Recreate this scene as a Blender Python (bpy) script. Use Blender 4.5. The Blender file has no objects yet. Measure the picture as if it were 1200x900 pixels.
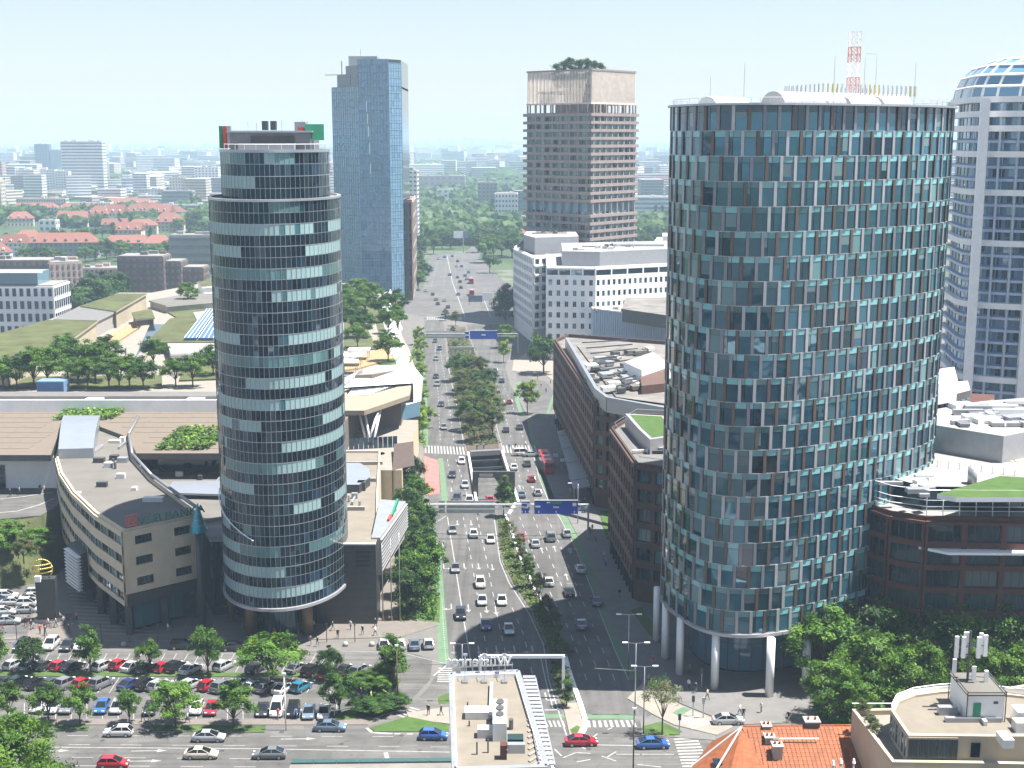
import bpy, bmesh, math, random
from mathutils import Vector, Matrix
from mathutils.geometry import tessellate_polygon
S = bpy.context.scene; COL = S.collection
R = math.radians; PI = math.pi
rnd = random.Random(7)

# ------------------------------------------------------------------ camera, sky, sun, exposure
PCX = 600.0
# plan survey: most buildings below were measured in plan with depth in survey units; XF turns them into metres
SF, SH, SP = 1100.0, 84.0, math.atan(142.4/1100)
MF = 1800.0; MP = math.asin(math.sin(SP)*MF/SF)                     # focal length in photograph pixels, pitch of the camera
KY = math.cos(SP)/SF*MF/math.cos(MP); KZ = math.cos(MP)/math.cos(SP)
XF = False
def survey(on):
    global XF, CF, CH, PCY, cs_, sn_
    XF = on; CF, CH, p = (SF, SH, SP) if on else (MF, SH*KZ, MP)
    PCY = 160+CF*math.tan(p); cs_, sn_ = math.cos(p), math.sin(p)
survey(False)
cam = bpy.data.objects.new('camera', bpy.data.cameras.new('camera')); COL.objects.link(cam); S.camera = cam
cam.location = (0, 0, CH); cam.rotation_euler = (PI/2-MP, 0, 0)
cam.data.sensor_width = 36; cam.data.lens = 36*CF/1200; cam.data.shift_y = -(450-PCY)/1200
cam.data.clip_start = 1; cam.data.clip_end = 120000

SUN_DIR = Vector((33.5, -1.2*KY, 88.5*KZ)).normalized()
SUN_EL = math.asin(SUN_DIR.z)
W = bpy.data.worlds.new('World'); S.world = W; W.use_nodes = True
wn = W.node_tree.nodes; wl = W.node_tree.links
sky = wn.new('ShaderNodeTexSky'); sky.sky_type = 'NISHITA'; sky.sun_disc = False
sky.sun_elevation = SUN_EL; sky.sun_rotation = math.atan2(SUN_DIR.x, SUN_DIR.y)
sky.altitude = 200; sky.air_density = 1.25; sky.dust_density = 0.45; sky.ozone_density = 1.6
hs = wn.new('ShaderNodeHueSaturation'); hs.inputs['Saturation'].default_value = .55; wl.new(sky.outputs[0], hs.inputs['Color'])
tn = wn.new('ShaderNodeMix'); tn.data_type = 'RGBA'; tn.blend_type = 'MULTIPLY'; tn.inputs[0].default_value = 1; tn.inputs[7].default_value = (.9, .97, 1.08, 1)
wl.new(hs.outputs['Color'], tn.inputs[6]); wl.new(tn.outputs[2], wn['Background'].inputs[0]); wn['Background'].inputs[1].default_value = 0.051
sd = bpy.data.lights.new('sun', 'SUN'); sd.energy = 5.0; sd.angle = R(0.55); sd.color = (1, .95, .87)
so = bpy.data.objects.new('sun', sd); COL.objects.link(so); so.rotation_euler = SUN_DIR.to_track_quat('Z', 'Y').to_euler()
S.view_settings.view_transform = 'Standard'; S.view_settings.look = 'None'
S.view_settings.exposure = 1.55; S.view_settings.gamma = 1
S.render.engine = 'CYCLES'
S.cycles.use_denoising = True
S.cycles.max_bounces = 6; S.cycles.diffuse_bounces = 3; S.cycles.glossy_bounces = 3
S.cycles.transmission_bounces = 3; S.cycles.volume_bounces = 1; S.cycles.transparent_max_bounces = 4
S.cycles.sample_clamp_indirect = 6; S.cycles.caustics_reflective = False; S.cycles.caustics_refractive = False

# ------------------------------------------------------------------ measuring: sight line of the photograph to a level z
def G(px, py, z=0.0):
    x = (px-PCX)/CF; y = -(py-PCY)/CF
    d = (x, cs_+sn_*y, -sn_+cs_*y); t = (z-CH)/d[2]
    return Vector((d[0]*t, d[1]*t))
def ray_at(px, py, Y):
    x = (px-PCX)/CF; y = -(py-PCY)/CF
    d = (x, cs_+sn_*y, -sn_+cs_*y); t = Y/d[1]
    return Vector((d[0]*t, Y, CH+d[2]*t))

# ------------------------------------------------------------------ materials
MATS = {}
def nodes(name):
    m = bpy.data.materials.new(name); m.use_nodes = True; MATS[name] = m
    return m, m.node_tree.nodes, m.node_tree.links, m.node_tree.nodes['Principled BSDF']
def sock(b, *names):
    for n in names:
        if n in b.inputs: return b.inputs[n]
def mat(name, col, rough=.8, var=.18, scale=.6, col2=None, bump=0., bscale=None, metal=0., ior=None, objrand=0., detail=4):
    """Principled with multi-scale noise variation of the base colour; optional bump; optional per-object value shift."""
    m, n, l, b = nodes(name)
    tc = n.new('ShaderNodeTexCoord'); nz = n.new('ShaderNodeTexNoise'); nz.inputs['Scale'].default_value = scale; nz.inputs['Detail'].default_value = detail
    nz.inputs['Roughness'].default_value = .65
    l.new(tc.outputs['Object'], nz.inputs['Vector'])
    rp = n.new('ShaderNodeValToRGB'); e = rp.color_ramp.elements
    c2 = col2 or tuple(min(1, c*(1+var)) for c in col)
    e[0].position = .3; e[0].color = (*[c*(1-var) for c in col], 1); e[1].position = .7; e[1].color = (*c2, 1)
    l.new(nz.outputs['Fac'], rp.inputs['Fac']); out = rp.outputs['Color']
    if objrand:
        oi = n.new('ShaderNodeObjectInfo'); mr = n.new('ShaderNodeMapRange'); mr.inputs['To Min'].default_value = 1-objrand; mr.inputs['To Max'].default_value = 1+objrand
        l.new(oi.outputs['Random'], mr.inputs['Value']); vm = n.new('ShaderNodeVectorMath'); vm.operation = 'SCALE'
        l.new(out, vm.inputs[0]); l.new(mr.outputs['Result'], vm.inputs['Scale']); out = vm.outputs['Vector']
    l.new(out, b.inputs['Base Color']); b.inputs['Roughness'].default_value = rough; b.inputs['Metallic'].default_value = metal
    if ior: b.inputs['IOR'].default_value = ior
    if bump:
        n2 = n.new('ShaderNodeTexNoise'); n2.inputs['Scale'].default_value = bscale or scale*6; n2.inputs['Detail'].default_value = 3
        l.new(tc.outputs['Object'], n2.inputs['Vector']); bp = n.new('ShaderNodeBump'); bp.inputs['Strength'].default_value = bump; bp.inputs['Distance'].default_value = .1
        l.new(n2.outputs['Fac'], bp.inputs['Height']); l.new(bp.outputs['Normal'], b.inputs['Normal'])
    return m
def glass(name, col, rough=.04, ior=1.9, wave=.02, wscale=.35, objrand=.35, metal=0., tint=(.75, .9, 1.)):
    m, n, l, b = nodes(name)
    b.inputs['Roughness'].default_value = rough; b.inputs['IOR'].default_value = ior; b.inputs['Metallic'].default_value = metal; b.inputs['Specular Tint'].default_value = (*tint, 1)
    oi = n.new('ShaderNodeObjectInfo'); mr = n.new('ShaderNodeMapRange'); mr.inputs['To Min'].default_value = 1-objrand; mr.inputs['To Max'].default_value = 1+objrand
    l.new(oi.outputs['Random'], mr.inputs['Value']); vm = n.new('ShaderNodeVectorMath'); vm.operation = 'SCALE'; vm.inputs[0].default_value = col
    l.new(mr.outputs['Result'], vm.inputs['Scale']); l.new(vm.outputs['Vector'], b.inputs['Base Color'])
    g = n.new('ShaderNodeNewGeometry'); nz = n.new('ShaderNodeTexNoise'); nz.inputs['Scale'].default_value = wscale; nz.inputs['Detail'].default_value = 1
    l.new(g.outputs['Position'], nz.inputs['Vector']); bp = n.new('ShaderNodeBump'); bp.inputs['Strength'].default_value = wave; bp.inputs['Distance'].default_value = 1.
    l.new(nz.outputs['Fac'], bp.inputs['Height']); l.new(bp.outputs['Normal'], b.inputs['Normal'])
    return m
def leaf(name, col, var=.35, trans=.3):
    m, n, l, b = nodes(name)
    tc = n.new('ShaderNodeTexCoord'); nz = n.new('ShaderNodeTexNoise'); nz.inputs['Scale'].default_value = 1.1; nz.inputs['Detail'].default_value = 3
    oi = n.new('ShaderNodeObjectInfo'); l.new(tc.outputs['Object'], nz.inputs['Vector'])
    rp = n.new('ShaderNodeValToRGB'); e = rp.color_ramp.elements; e[0].position = .3; e[1].position = .72
    e[0].color = (*[c*(1-var) for c in col], 1); e[1].color = (col[0]*(1+var*1.3), col[1]*(1+var), col[2]*(1+var*.3), 1)
    l.new(nz.outputs['Fac'], rp.inputs['Fac'])
    mr = n.new('ShaderNodeMapRange'); mr.inputs['To Min'].default_value = .8; mr.inputs['To Max'].default_value = 1.2; l.new(oi.outputs['Random'], mr.inputs['Value'])
    vm = n.new('ShaderNodeVectorMath'); vm.operation = 'SCALE'; l.new(rp.outputs['Color'], vm.inputs[0]); l.new(mr.outputs['Result'], vm.inputs['Scale'])
    l.new(vm.outputs['Vector'], b.inputs['Base Color']); b.inputs['Roughness'].default_value = .55; sock(b, 'Specular IOR Level', 'Specular').default_value = .25
    t = n.new('ShaderNodeBsdfTranslucent'); l.new(vm.outputs['Vector'], t.inputs['Color']); mx = n.new('ShaderNodeMixShader'); mx.inputs[0].default_value = trans
    l.new(b.outputs[0], mx.inputs[1]); l.new(t.outputs[0], mx.inputs[2]); l.new(mx.outputs[0], n['Material Output'].inputs['Surface'])
    return m

def ground_mat():
    m, n, l, b = nodes('ground')
    tc = n.new('ShaderNodeTexCoord'); vo = n.new('ShaderNodeTexVoronoi'); vo.inputs['Scale'].default_value = .011; l.new(tc.outputs['Object'], vo.inputs['Vector'])
    rp = n.new('ShaderNodeValToRGB'); rp.color_ramp.interpolation = 'CONSTANT'; e = rp.color_ramp.elements
    cols = [(.03, .055, .02), (.045, .07, .028), (.12, .115, .1), (.04, .06, .025), (.16, .15, .135), (.06, .07, .035), (.08, .08, .075)]
    while len(e) < len(cols): e.new(.5)
    for i, c in enumerate(cols): e[i].position = i/len(cols); e[i].color = (*c, 1)
    sx = n.new('ShaderNodeSeparateXYZ'); l.new(vo.outputs['Color'], sx.inputs[0]); l.new(sx.outputs[0], rp.inputs['Fac'])
    nz = n.new('ShaderNodeTexNoise'); nz.inputs['Scale'].default_value = .05; nz.inputs['Detail'].default_value = 6; l.new(tc.outputs['Object'], nz.inputs['Vector'])
    r2 = n.new('ShaderNodeValToRGB'); r2.color_ramp.elements[0].position = .42; r2.color_ramp.elements[1].position = .58; l.new(nz.outputs['Fac'], r2.inputs['Fac'])
    mx = n.new('ShaderNodeMix'); mx.data_type = 'RGBA'; mx.inputs[7].default_value = (.045, .075, .03, 1)
    l.new(r2.outputs['Color'], mx.inputs[0]); l.new(rp.outputs['Color'], mx.inputs[6])
    # the near city floor is paving and worn asphalt
    vl = n.new('ShaderNodeVectorMath'); vl.operation = 'LENGTH'; l.new(tc.outputs['Object'], vl.inputs[0])
    mr = n.new('ShaderNodeMapRange'); mr.inputs['From Min'].default_value = 700; mr.inputs['From Max'].default_value = 920; l.new(vl.outputs['Value'], mr.inputs['Value'])
    n3 = n.new('ShaderNodeTexNoise'); n3.inputs['Scale'].default_value = .3; n3.inputs['Detail'].default_value = 7; l.new(tc.outputs['Object'], n3.inputs['Vector'])
    r3 = n.new('ShaderNodeValToRGB'); r3.color_ramp.elements[0].color = (.085, .082, .08, 1); r3.color_ramp.elements[1].color = (.15, .14, .13, 1); l.new(n3.outputs['Fac'], r3.inputs['Fac'])
    m2 = n.new('ShaderNodeMix'); m2.data_type = 'RGBA'; l.new(mr.outputs['Result'], m2.inputs[0]); l.new(r3.outputs['Color'], m2.inputs[6]); l.new(mx.outputs[2], m2.inputs[7])
    l.new(m2.outputs[2], b.inputs['Base Color']); b.inputs['Roughness'].default_value = .9
    return m
ground_mat()
def roof_tiles(name, col, sc=3.2, ang=0.):
    """fired clay roof: courses as fine relief, tile to tile tone"""
    m, n, l, b = nodes(name)
    tc = n.new('ShaderNodeTexCoord'); nz = n.new('ShaderNodeTexNoise'); nz.inputs['Scale'].default_value = 1.6; nz.inputs['Detail'].default_value = 6; l.new(tc.outputs['Object'], nz.inputs['Vector'])
    rp = n.new('ShaderNodeValToRGB'); rp.color_ramp.elements[0].position = .3; rp.color_ramp.elements[1].position = .7
    rp.color_ramp.elements[0].color = (*[c*.72 for c in col], 1); rp.color_ramp.elements[1].color = (*[c*1.2 for c in col], 1); l.new(nz.outputs['Fac'], rp.inputs['Fac'])
    oi = n.new('ShaderNodeObjectInfo'); mr = n.new('ShaderNodeMapRange'); mr.inputs['To Min'].default_value = .8; mr.inputs['To Max'].default_value = 1.2; l.new(oi.outputs['Random'], mr.inputs['Value'])
    vm = n.new('ShaderNodeVectorMath'); vm.operation = 'SCALE'; l.new(rp.outputs['Color'], vm.inputs[0]); l.new(mr.outputs['Result'], vm.inputs['Scale'])
    l.new(vm.outputs['Vector'], b.inputs['Base Color']); b.inputs['Roughness'].default_value = .75
    return m

def road_mat(name, col, rough, var, scale, bump=0., bscale=8, detail=8):
    """asphalt: resurfaced patches, tyre-polished streaks, fine grain and hairline cracks"""
    m, n, l, b = nodes(name); tc = n.new('ShaderNodeTexCoord'); vec = tc.outputs['Object']
    def noise(sc, dt, mp=None):
        q = n.new('ShaderNodeTexNoise'); q.inputs['Scale'].default_value = sc; q.inputs['Detail'].default_value = dt
        if mp:
            k = n.new('ShaderNodeMapping'); k.inputs['Scale'].default_value = mp; k.inputs['Rotation'].default_value = (0, 0, R(-6) if name == 'asphalt' else 0); l.new(vec, k.inputs['Vector']); l.new(k.outputs['Vector'], q.inputs['Vector'])
        else: l.new(vec, q.inputs['Vector'])
        return q.outputs['Fac']
    def rng(v, lo, hi, a=.3, c=.7):
        r = n.new('ShaderNodeMapRange'); r.inputs['From Min'].default_value = a; r.inputs['From Max'].default_value = c; r.inputs['To Min'].default_value = lo; r.inputs['To Max'].default_value = hi; l.new(v, r.inputs['Value']); return r.outputs['Result']
    def mul(a, c):
        q = n.new('ShaderNodeMath'); q.operation = 'MULTIPLY'; l.new(a, q.inputs[0]); l.new(c, q.inputs[1]); return q.outputs[0]
    f = mul(rng(noise(scale, 8), 1-var*1.4, 1+var*1.4), rng(noise(1., 2, (.9, .015, 1) if name == 'asphalt' else (.015, .9, 1)), .76, 1.16))
    vo = n.new('ShaderNodeTexVoronoi'); vo.inputs['Scale'].default_value = .07; l.new(vec, vo.inputs['Vector']); sx = n.new('ShaderNodeSeparateXYZ'); l.new(vo.outputs['Color'], sx.inputs[0]); f = mul(f, rng(sx.outputs[0], .84, 1.14, 0, 1))
    v2 = n.new('ShaderNodeTexVoronoi'); v2.feature = 'DISTANCE_TO_EDGE'; v2.inputs['Scale'].default_value = .16; l.new(vec, v2.inputs['Vector']); f = mul(f, rng(v2.outputs['Distance'], .75, 1, 0, .012))
    f = mul(f, rng(noise(.6, 4), .68, 1, .28, .4))
    vm = n.new('ShaderNodeVectorMath'); vm.operation = 'SCALE'; vm.inputs[0].default_value = col; l.new(f, vm.inputs['Scale']); l.new(vm.outputs['Vector'], b.inputs['Base Color']); b.inputs['Roughness'].default_value = rough
    return m
road_mat('asphalt', (.078, .0765, .0755), .85, .14, .18, bump=.15, bscale=8, detail=8)
road_mat('asphalt_worn', (.088, .0855, .083), .85, .16, .25, bump=.15, bscale=8, detail=8)
mat('paving', (.135, .12, .109), .85, .14, .4, bump=.1, bscale=6, detail=7)
mat('paving_pale', (.21, .19, .165), .85, .12, .35, detail=7)
mat('paving_grey', (.125, .122, .12), .85, .15, .4, detail=7)
mat('kerb', (.22, .215, .2), .8, .15, .8)
mat('road_paint', (.26, .26, .257), .7, .3, 1.2, detail=8)
mat('bike_green', (.085, .15, .085), .8, .16, .5, detail=7)
mat('bus_red', (.36, .11, .1), .8, .14, .5, detail=7)
mat('lawn', (.045, .085, .015), .9, .35, .35, bump=.6, bscale=5, detail=8)
mat('lawn_dry', (.06, .07, .024), .9, .4, .25, col2=(.09, .105, .035), bump=.6, bscale=4, detail=8)
mat('sedum', (.07, .064, .022), .95, .45, .16, col2=(.08, .1, .028), bump=.6, bscale=4, detail=9)
mat('lawn_bright', (.038, .085, .01), .9, .25, .5, bump=.5, bscale=5, detail=8)
mat('soil', (.07, .055, .038), .95, .3, .6)
mat('white_metal', (.8, .8, .8), .4, .06, .5)
mat('white_paint', (.78, .78, .78), .6, .08, .3, detail=7)
mat('white_roof', (.235, .232, .224), .8, .16, .12, detail=9)
mat('offwhite', (.33, .315, .29), .8, .1, .25, detail=7)
mat('cream_wall', (.38, .33, .24), .85, .1, .3, detail=7)
mat('beige_stone', (.54, .45, .325), .8, .1, .35, detail=7)
mat('beige_wall', (.135, .11, .085), .85, .08, .2, detail=7)
mat('gravel_roof', (.17, .15, .122), .95, .14, .35, bump=.25, bscale=9, detail=9)
mat('grey_roof', (.118, .111, .1), .9, .16, .15, detail=8)
mat('dark_roof', (.1, .1, .1), .8, .3, .12, col2=(.22, .2, .18), detail=9)
mat('grey_metal', (.4, .42, .45), .4, .1, .4, metal=.6)
mat('pale_metal', (.33, .36, .41), .35, .06, .3, metal=.5)
mat('blue_metal', (.15, .25, .42), .5, .08, .4)
mat('dark_metal', (.05, .052, .055), .5, .2, .6)
mat('steel', (.45, .46, .47), .35, .1, .6, metal=.8)
mat('granite', (.035, .036, .038), .35, .2, .8, detail=7)
mat('joint', (.018, .018, .018), .9, .1, .5)
mat('brown_brick', (.085, .045, .035), .8, .22, .9, bump=.2, bscale=14, detail=8, objrand=.05)
mat('red_brick', (.075, .025, .018), .8, .2, .9, bump=.2, bscale=14, detail=8)
mat('taupe', (.27, .215, .2), .75, .15, .4, detail=6)
mat('taupe_pale', (.62, .55, .49), .75, .15, .4, detail=6)
mat('terrace_pink', (.33, .25, .22), .8, .12, .3)
mat('canopy_beige', (.24, .2, .15), .8, .1, .3)
mat('mast_red', (.55, .2, .17), .5, .1, .7)
mat('hall_blue', (.36, .45, .56), .5, .08, .4)
mat('mesh_brown', (.06, .04, .032), .8, .2, .8, detail=7)
mat('park_grass', (.03, .055, .016), .95, .35, .05, detail=8)
mat('flat_brown', (.17, .125, .108), .85, .15, .3, objrand=.15)
mat('panel_silver', (.36, .36, .38), .4, .08, .8, metal=.35, objrand=.1)
mat('panel_grey', (.2, .2, .225), .45, .08, .8, metal=.3, objrand=.12)
mat('panel_bronze', (.115, .08, .066), .45, .12, .8, metal=.35, objrand=.15)
mat('blind', (.25, .38, .39), .5, .06, .7, ior=1.7, objrand=.06)
mat('bronze_column', (.2, .115, .06), .5, .15, .8, metal=.3)
mat('wood_deck', (.3, .2, .1), .7, .15, .8)
mat('teal_metal', (.03, .3, .36), .3, .15, .9, metal=.5)
mat('gold', (.55, .42, .12), .35, .1, .8, metal=.8)
mat('sign_green', (.02, .22, .12), .5, .1, .7)
mat('sign_red', (.6, .06, .03), .5, .1, .7)
mat('sign_blue', (.02, .07, .5), .45, .08, .7)
mat('lettering_green', (.012, .16, .09), .5, .1, .7)
mat('ac_white', (.62, .62, .6), .5, .08, .8)
mat('ac_dark', (.06, .06, .06), .6, .2, .8)
mat('bark', (.09, .065, .045), .9, .3, 2.)
mat('tyre', (.02, .02, .02), .8, .2, 3.)
mat('rim', (.45, .45, .46), .35, .1, 3., metal=.7)
mat('headlight', (.75, .78, .8), .15, .05, 3.)
mat('tail_light', (.4, .02, .015), .25, .1, 3.)
mat('skin', (.45, .28, .2), .6, .1, 3.)
mat('solar_blue', (.055, .12, .26), .35, .12, .8)
roof_tiles('clay_tiles', (.235, .068, .02))
roof_tiles('far_tiles', (.17, .058, .04))
for k, c in dict(white=(.5, .5, .5), silver=(.36, .38, .4), grey=(.17, .18, .19), dark=(.03, .033, .04), black=(.012, .012, .014), red=(.36, .012, .022),
                 blue=(.03, .1, .32), teal=(.02, .14, .22), navy=(.02, .035, .12), cream=(.5, .46, .38), lightblue=(.13, .18, .25), yellow=(.75, .55, .03), maroon=(.28, .02, .04)).items():
    p = mat('paint_'+k, c, .25, .03, 2., metal=.15 if k in ('silver', 'grey', 'lightblue') else 0); p.node_tree.nodes['Principled BSDF'].inputs['Coat Weight'].default_value = .6
for k, c in dict(black=(.02, .02, .025), navy=(.03, .04, .09), white=(.65, .65, .63), grey=(.2, .2, .2), red=(.5, .05, .04), green=(.35, .5, .08), beige=(.45, .36, .25), blue=(.08, .18, .42)).items():
    mat('cloth_'+k, c, .9, .12, 4.)
glass('glass_dark', (.004, .011, .018), .04, 1.55, .02, .35, .35, 0., (.45, .75, 1)); glass('glass_blue', (.012, .032, .055), .04, 1.7); glass('glass_teal', (.035, .12, .135), .08)
glass('glass_pale', (.09, .19, .2), .1, 1.7); glass('glass_black', (.004, .007, .012), .05, 1.7)
glass('glass_tower', (.12, .22, .3), .05, 2.0, .03, .35, .08); glass('glass_tower_b', (.08, .165, .24), .05, 2.0, .03, .35, .08); glass('glass_tower_c', (.12, .26, .38), .08, 2.0, .03, .35, .08)
glass('glass_green', (.01, .03, .028), .05, 1.6); glass('car_glass', (.01, .012, .014), .05, 1.6, 0)
glass('glass_teal_dark', (.008, .036, .05), .04, 1.7, .03, .35, .2); glass('glass_oval', (.01, .042, .065), .04, 2.0, .04, .3, .25, 0., (.5, .82, 1)); glass('glass_oval_b', (.022, .08, .115), .04, 2.1, .04, .3, .25, 0., (.5, .82, 1)); glass('glass_light_teal', (.15, .36, .38), .12, 1.7)
leaf('leaf_mid', (.062, .145, .02)); leaf('leaf_light', (.09, .185, .022)); leaf('leaf_dark', (.04, .1, .02)); leaf('leaf_deep', (.024, .064, .018))
leaf('leaf_lime', (.2, .32, .035)); leaf('leaf_lime_b', (.12, .21, .025)); leaf('leaf_olive', (.105, .125, .05)); leaf('leaf_olive_b', (.075, .1, .04)); leaf('leaf_red', (.12, .045, .03))
leaf('leaf_pale', (.15, .17, .1)); leaf('leaf_yellow', (.5, .4, .03))
leaf('leaf_far', (.045, .105, .025)); leaf('leaf_far_b', (.03, .075, .02))

# ------------------------------------------------------------------ mesh builder
class MB:
    def __init__(s): s.v = []; s.f = []; s.m = []
    def face(s, pts, m=0):
        i = len(s.v); s.v += [tuple(p) for p in pts]; s.f.append(tuple(range(i, i+len(pts)))); s.m.append(m); return s
    def prism(s, pts, z0, z1, m=0, mt=None, bottom=False):
        """upright prism over a counter-clockwise outline; z1 may be a list (one top height per corner)"""
        n = len(pts); zt = z1 if isinstance(z1, (list, tuple)) else [z1]*n; i = len(s.v)
        s.v += [(p[0], p[1], z0) for p in pts]+[(p[0], p[1], zt[k]) for k, p in enumerate(pts)]
        for k in range(n):
            j = (k+1) % n; s.f.append((i+k, i+j, i+n+j, i+n+k)); s.m.append(m)
        s.f.append(tuple(range(i+n, i+2*n))); s.m.append(m if mt is None else mt)
        if bottom: s.f.append(tuple(range(i+n-1, i-1, -1))); s.m.append(m)
        return s
    def box(s, c, d, m=0, rz=0., mt=None):
        x, y, z = d[0]/2, d[1]/2, d[2]/2; co, si = math.cos(rz), math.sin(rz)
        return s.prism([(c[0]+a*co-b*si, c[1]+a*si+b*co) for a, b in ((-x, -y), (x, -y), (x, y), (-x, y))], c[2]-z, c[2]+z, m, mt, True)
    def bar(s, p, q, w, h=None, m=0, up=(0, 0, 1)):
        p, q = Vector(p), Vector(q); h = h or w; d = (q-p).normalized(); u = Vector(up)
        if abs(d.dot(u)) > .98: u = Vector((0, 1, 0))
        a = d.cross(u).normalized()*w/2; b = a.cross(d).normalized()*h/2; i = len(s.v)
        for e in (p, q): s.v += [tuple(e-a-b), tuple(e+a-b), tuple(e+a+b), tuple(e-a+b)]
        for f in ((0, 1, 5, 4), (1, 2, 6, 5), (2, 3, 7, 6), (3, 0, 4, 7), (3, 2, 1, 0), (4, 5, 6, 7)): s.f.append(tuple(i+k for k in f)); s.m.append(m)
        return s
    def cyl(s, p, q, r0, r1=None, n=8, m=0, cap=True):
        p, q = Vector(p), Vector(q); r1 = r0 if r1 is None else r1; d = (q-p).normalized(); u = Vector((0, 0, 1))
        if abs(d.z) > .98: u = Vector((0, 1, 0))
        a = d.cross(u).normalized(); b = d.cross(a).normalized(); i = len(s.v)
        for e, r in ((p, r0), (q, r1)):
            for k in range(n): t = 2*PI*k/n; s.v.append(tuple(e+a*r*math.cos(t)-b*r*math.sin(t)))
        for k in range(n): j = (k+1) % n; s.f.append((i+k, i+j, i+n+j, i+n+k)); s.m.append(m)
        if cap: s.f += [tuple(range(i+n-1, i-1, -1)), tuple(range(i+n, i+2*n))]; s.m += [m, m]
        return s
    def tube(s, pts, r, n=6, m=0):
        for a, b in zip(pts, pts[1:]): s.cyl(a, b, r, r, n, m)
        return s
    def ball(s, c, r, n=8, m=0, sz=1.):
        rings = max(3, n//2); i = len(s.v)
        for j in range(1, rings):
            t = PI*j/rings
            for k in range(n): p = 2*PI*k/n; s.v.append((c[0]+r*math.sin(t)*math.cos(p), c[1]+r*math.sin(t)*math.sin(p), c[2]+r*sz*math.cos(t)))
        s.v += [(c[0], c[1], c[2]+r*sz), (c[0], c[1], c[2]-r*sz)]; T = len(s.v)-2
        for j in range(rings-2):
            for k in range(n): q = (k+1) % n; s.f.append((i+j*n+k, i+(j+1)*n+k, i+(j+1)*n+q, i+j*n+q)); s.m.append(m)
        for k in range(n): q = (k+1) % n; s.f += [(T, i+k, i+q), (T+1, i+(rings-2)*n+q, i+(rings-2)*n+k)]; s.m += [m, m]
        return s
    def add(s, o, loc=(0, 0, 0), rz=0., mm=None, sc=1., rx=0.):
        co, si = math.cos(rz), math.sin(rz); cx, sx = math.cos(rx), math.sin(rx); i = len(s.v)
        for x, y, z in o.v:
            y, z = y*cx-z*sx, y*sx+z*cx
            s.v.append((loc[0]+sc*(x*co-y*si), loc[1]+sc*(x*si+y*co), loc[2]+sc*z))
        s.f += [tuple(i+k for k in f) for f in o.f]; s.m += [(mm[k] if mm else k) for k in o.m]
        return s
    def mesh(s, name, mats, smooth=False, local=False):
        v = [(x, y*KY, z*KZ) for x, y, z in s.v] if XF and not local else s.v
        me = bpy.data.meshes.new(name); me.from_pydata(v, [], s.f)
        for k in mats: me.materials.append(MATS[k])
        me.polygons.foreach_set('material_index', s.m)
        if smooth: me.polygons.foreach_set('use_smooth', [True]*len(s.f))
        me.update(); return me
    def build(s, name, mats, root=None, smooth=False, **kw): return put(name, s.mesh(name, [mats] if isinstance(mats, str) else mats, smooth), root, **kw)
def put(name, me, root=None, loc=(0, 0, 0), rz=0., rot=None, sc=None, **props):
    """link one object; a part keeps world coordinates because its parent's offset is undone"""
    rot = rot or (0, 0, rz)
    if XF and tuple(loc) != (0, 0, 0):
        loc = (loc[0], loc[1]*KY, loc[2]*KZ); c, n = math.cos(rot[2]), math.sin(rot[2])
        rot = (rot[0], rot[1], math.atan2(n*KY, c)); sc = (math.hypot(c, n*KY), 1, 1)
    o = bpy.data.objects.new(name, me); COL.objects.link(o); o.location = loc; o.rotation_euler = rot
    if sc is not None: o.scale = (sc, sc, sc) if not isinstance(sc, tuple) else sc
    if root is not None:
        o.parent = root
        if root.get('_w'): o.matrix_parent_inverse = Matrix.Translation(-root.location)
    for k, v in props.items(): o[k] = v
    return o
LABELS = {}
def thing(name, label, cat, loc=(0, 0, 0), group=None, rz=0., world=True):
    loc = tuple(loc) if len(loc) == 3 else (loc[0], loc[1], 0)
    if XF: loc = (loc[0], loc[1]*KY, loc[2]*KZ)
    o = bpy.data.objects.new(name, None); COL.objects.link(o); o.location = loc; o.rotation_euler = (0, 0, rz); o.empty_display_size = .5
    tag(o, label, cat, group)
    if world: o['_w'] = 1
    return o
def tag(o, label, cat, group=None):
    o['label'] = label; o['category'] = cat
    if group: o['group'] = group
    return o
def V3(p, z=0.): return Vector((p[0], p[1], z))
def ccw(pts):
    a = sum(pts[i][0]*pts[(i+1) % len(pts)][1]-pts[(i+1) % len(pts)][0]*pts[i][1] for i in range(len(pts)))
    return list(pts) if a > 0 else list(pts)[::-1]
def gp(pts, z=0.): return ccw([G(x, y, z) for x, y in pts])
ORD = 'first second third fourth fifth sixth seventh eighth ninth tenth eleventh twelfth thirteenth fourteenth fifteenth sixteenth seventeenth eighteenth nineteenth twentieth'.split()
def nth(i):
    if i < 20: return ORD[i]
    return ('twenty-' if i < 30 else 'thirty-')+ORD[i % 10] if (i+1) % 10 else ('thirtieth' if i < 30 else 'fortieth')

# ------------------------------------------------------------------ windows and facades
TPL = {}
def wintpl(w, h, gm, fm, mull=1, trans=0):
    """window: pane, frame, mullions; x along the wall, -y outward, centre at the origin"""
    k = ('win', round(w, 2), round(h, 2), gm, fm, mull, trans)
    if k not in TPL:
        b = MB(); b.box((0, 0, 0), (w-.04, .05, h-.04), 0); t = min(.09, w*.08)
        for x in [-w/2+t/2, w/2-t/2]+[-w/2+w*(i+1)/(mull+1) for i in range(mull)]: b.box((x, -.04, 0), (t, .08, h), 1)
        b.box((0, -.035, -h/2+t/2), (w-.02, .07, t), 1); b.box((0, -.035, h/2-t/2), (w-.02, .07, t), 1)
        if trans: b.box((0, -.035, h/2-trans), (w-.02, .07, t*.8), 1)
        TPL[k] = (b, [gm, fm], {})
    return k
def tpl_mesh(k):
    b, ms, c = TPL[k]
    if 'me' not in c: c['me'] = b.mesh('pane_mesh', ms, local=True)
    return c['me']
PIECES = {}
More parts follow.
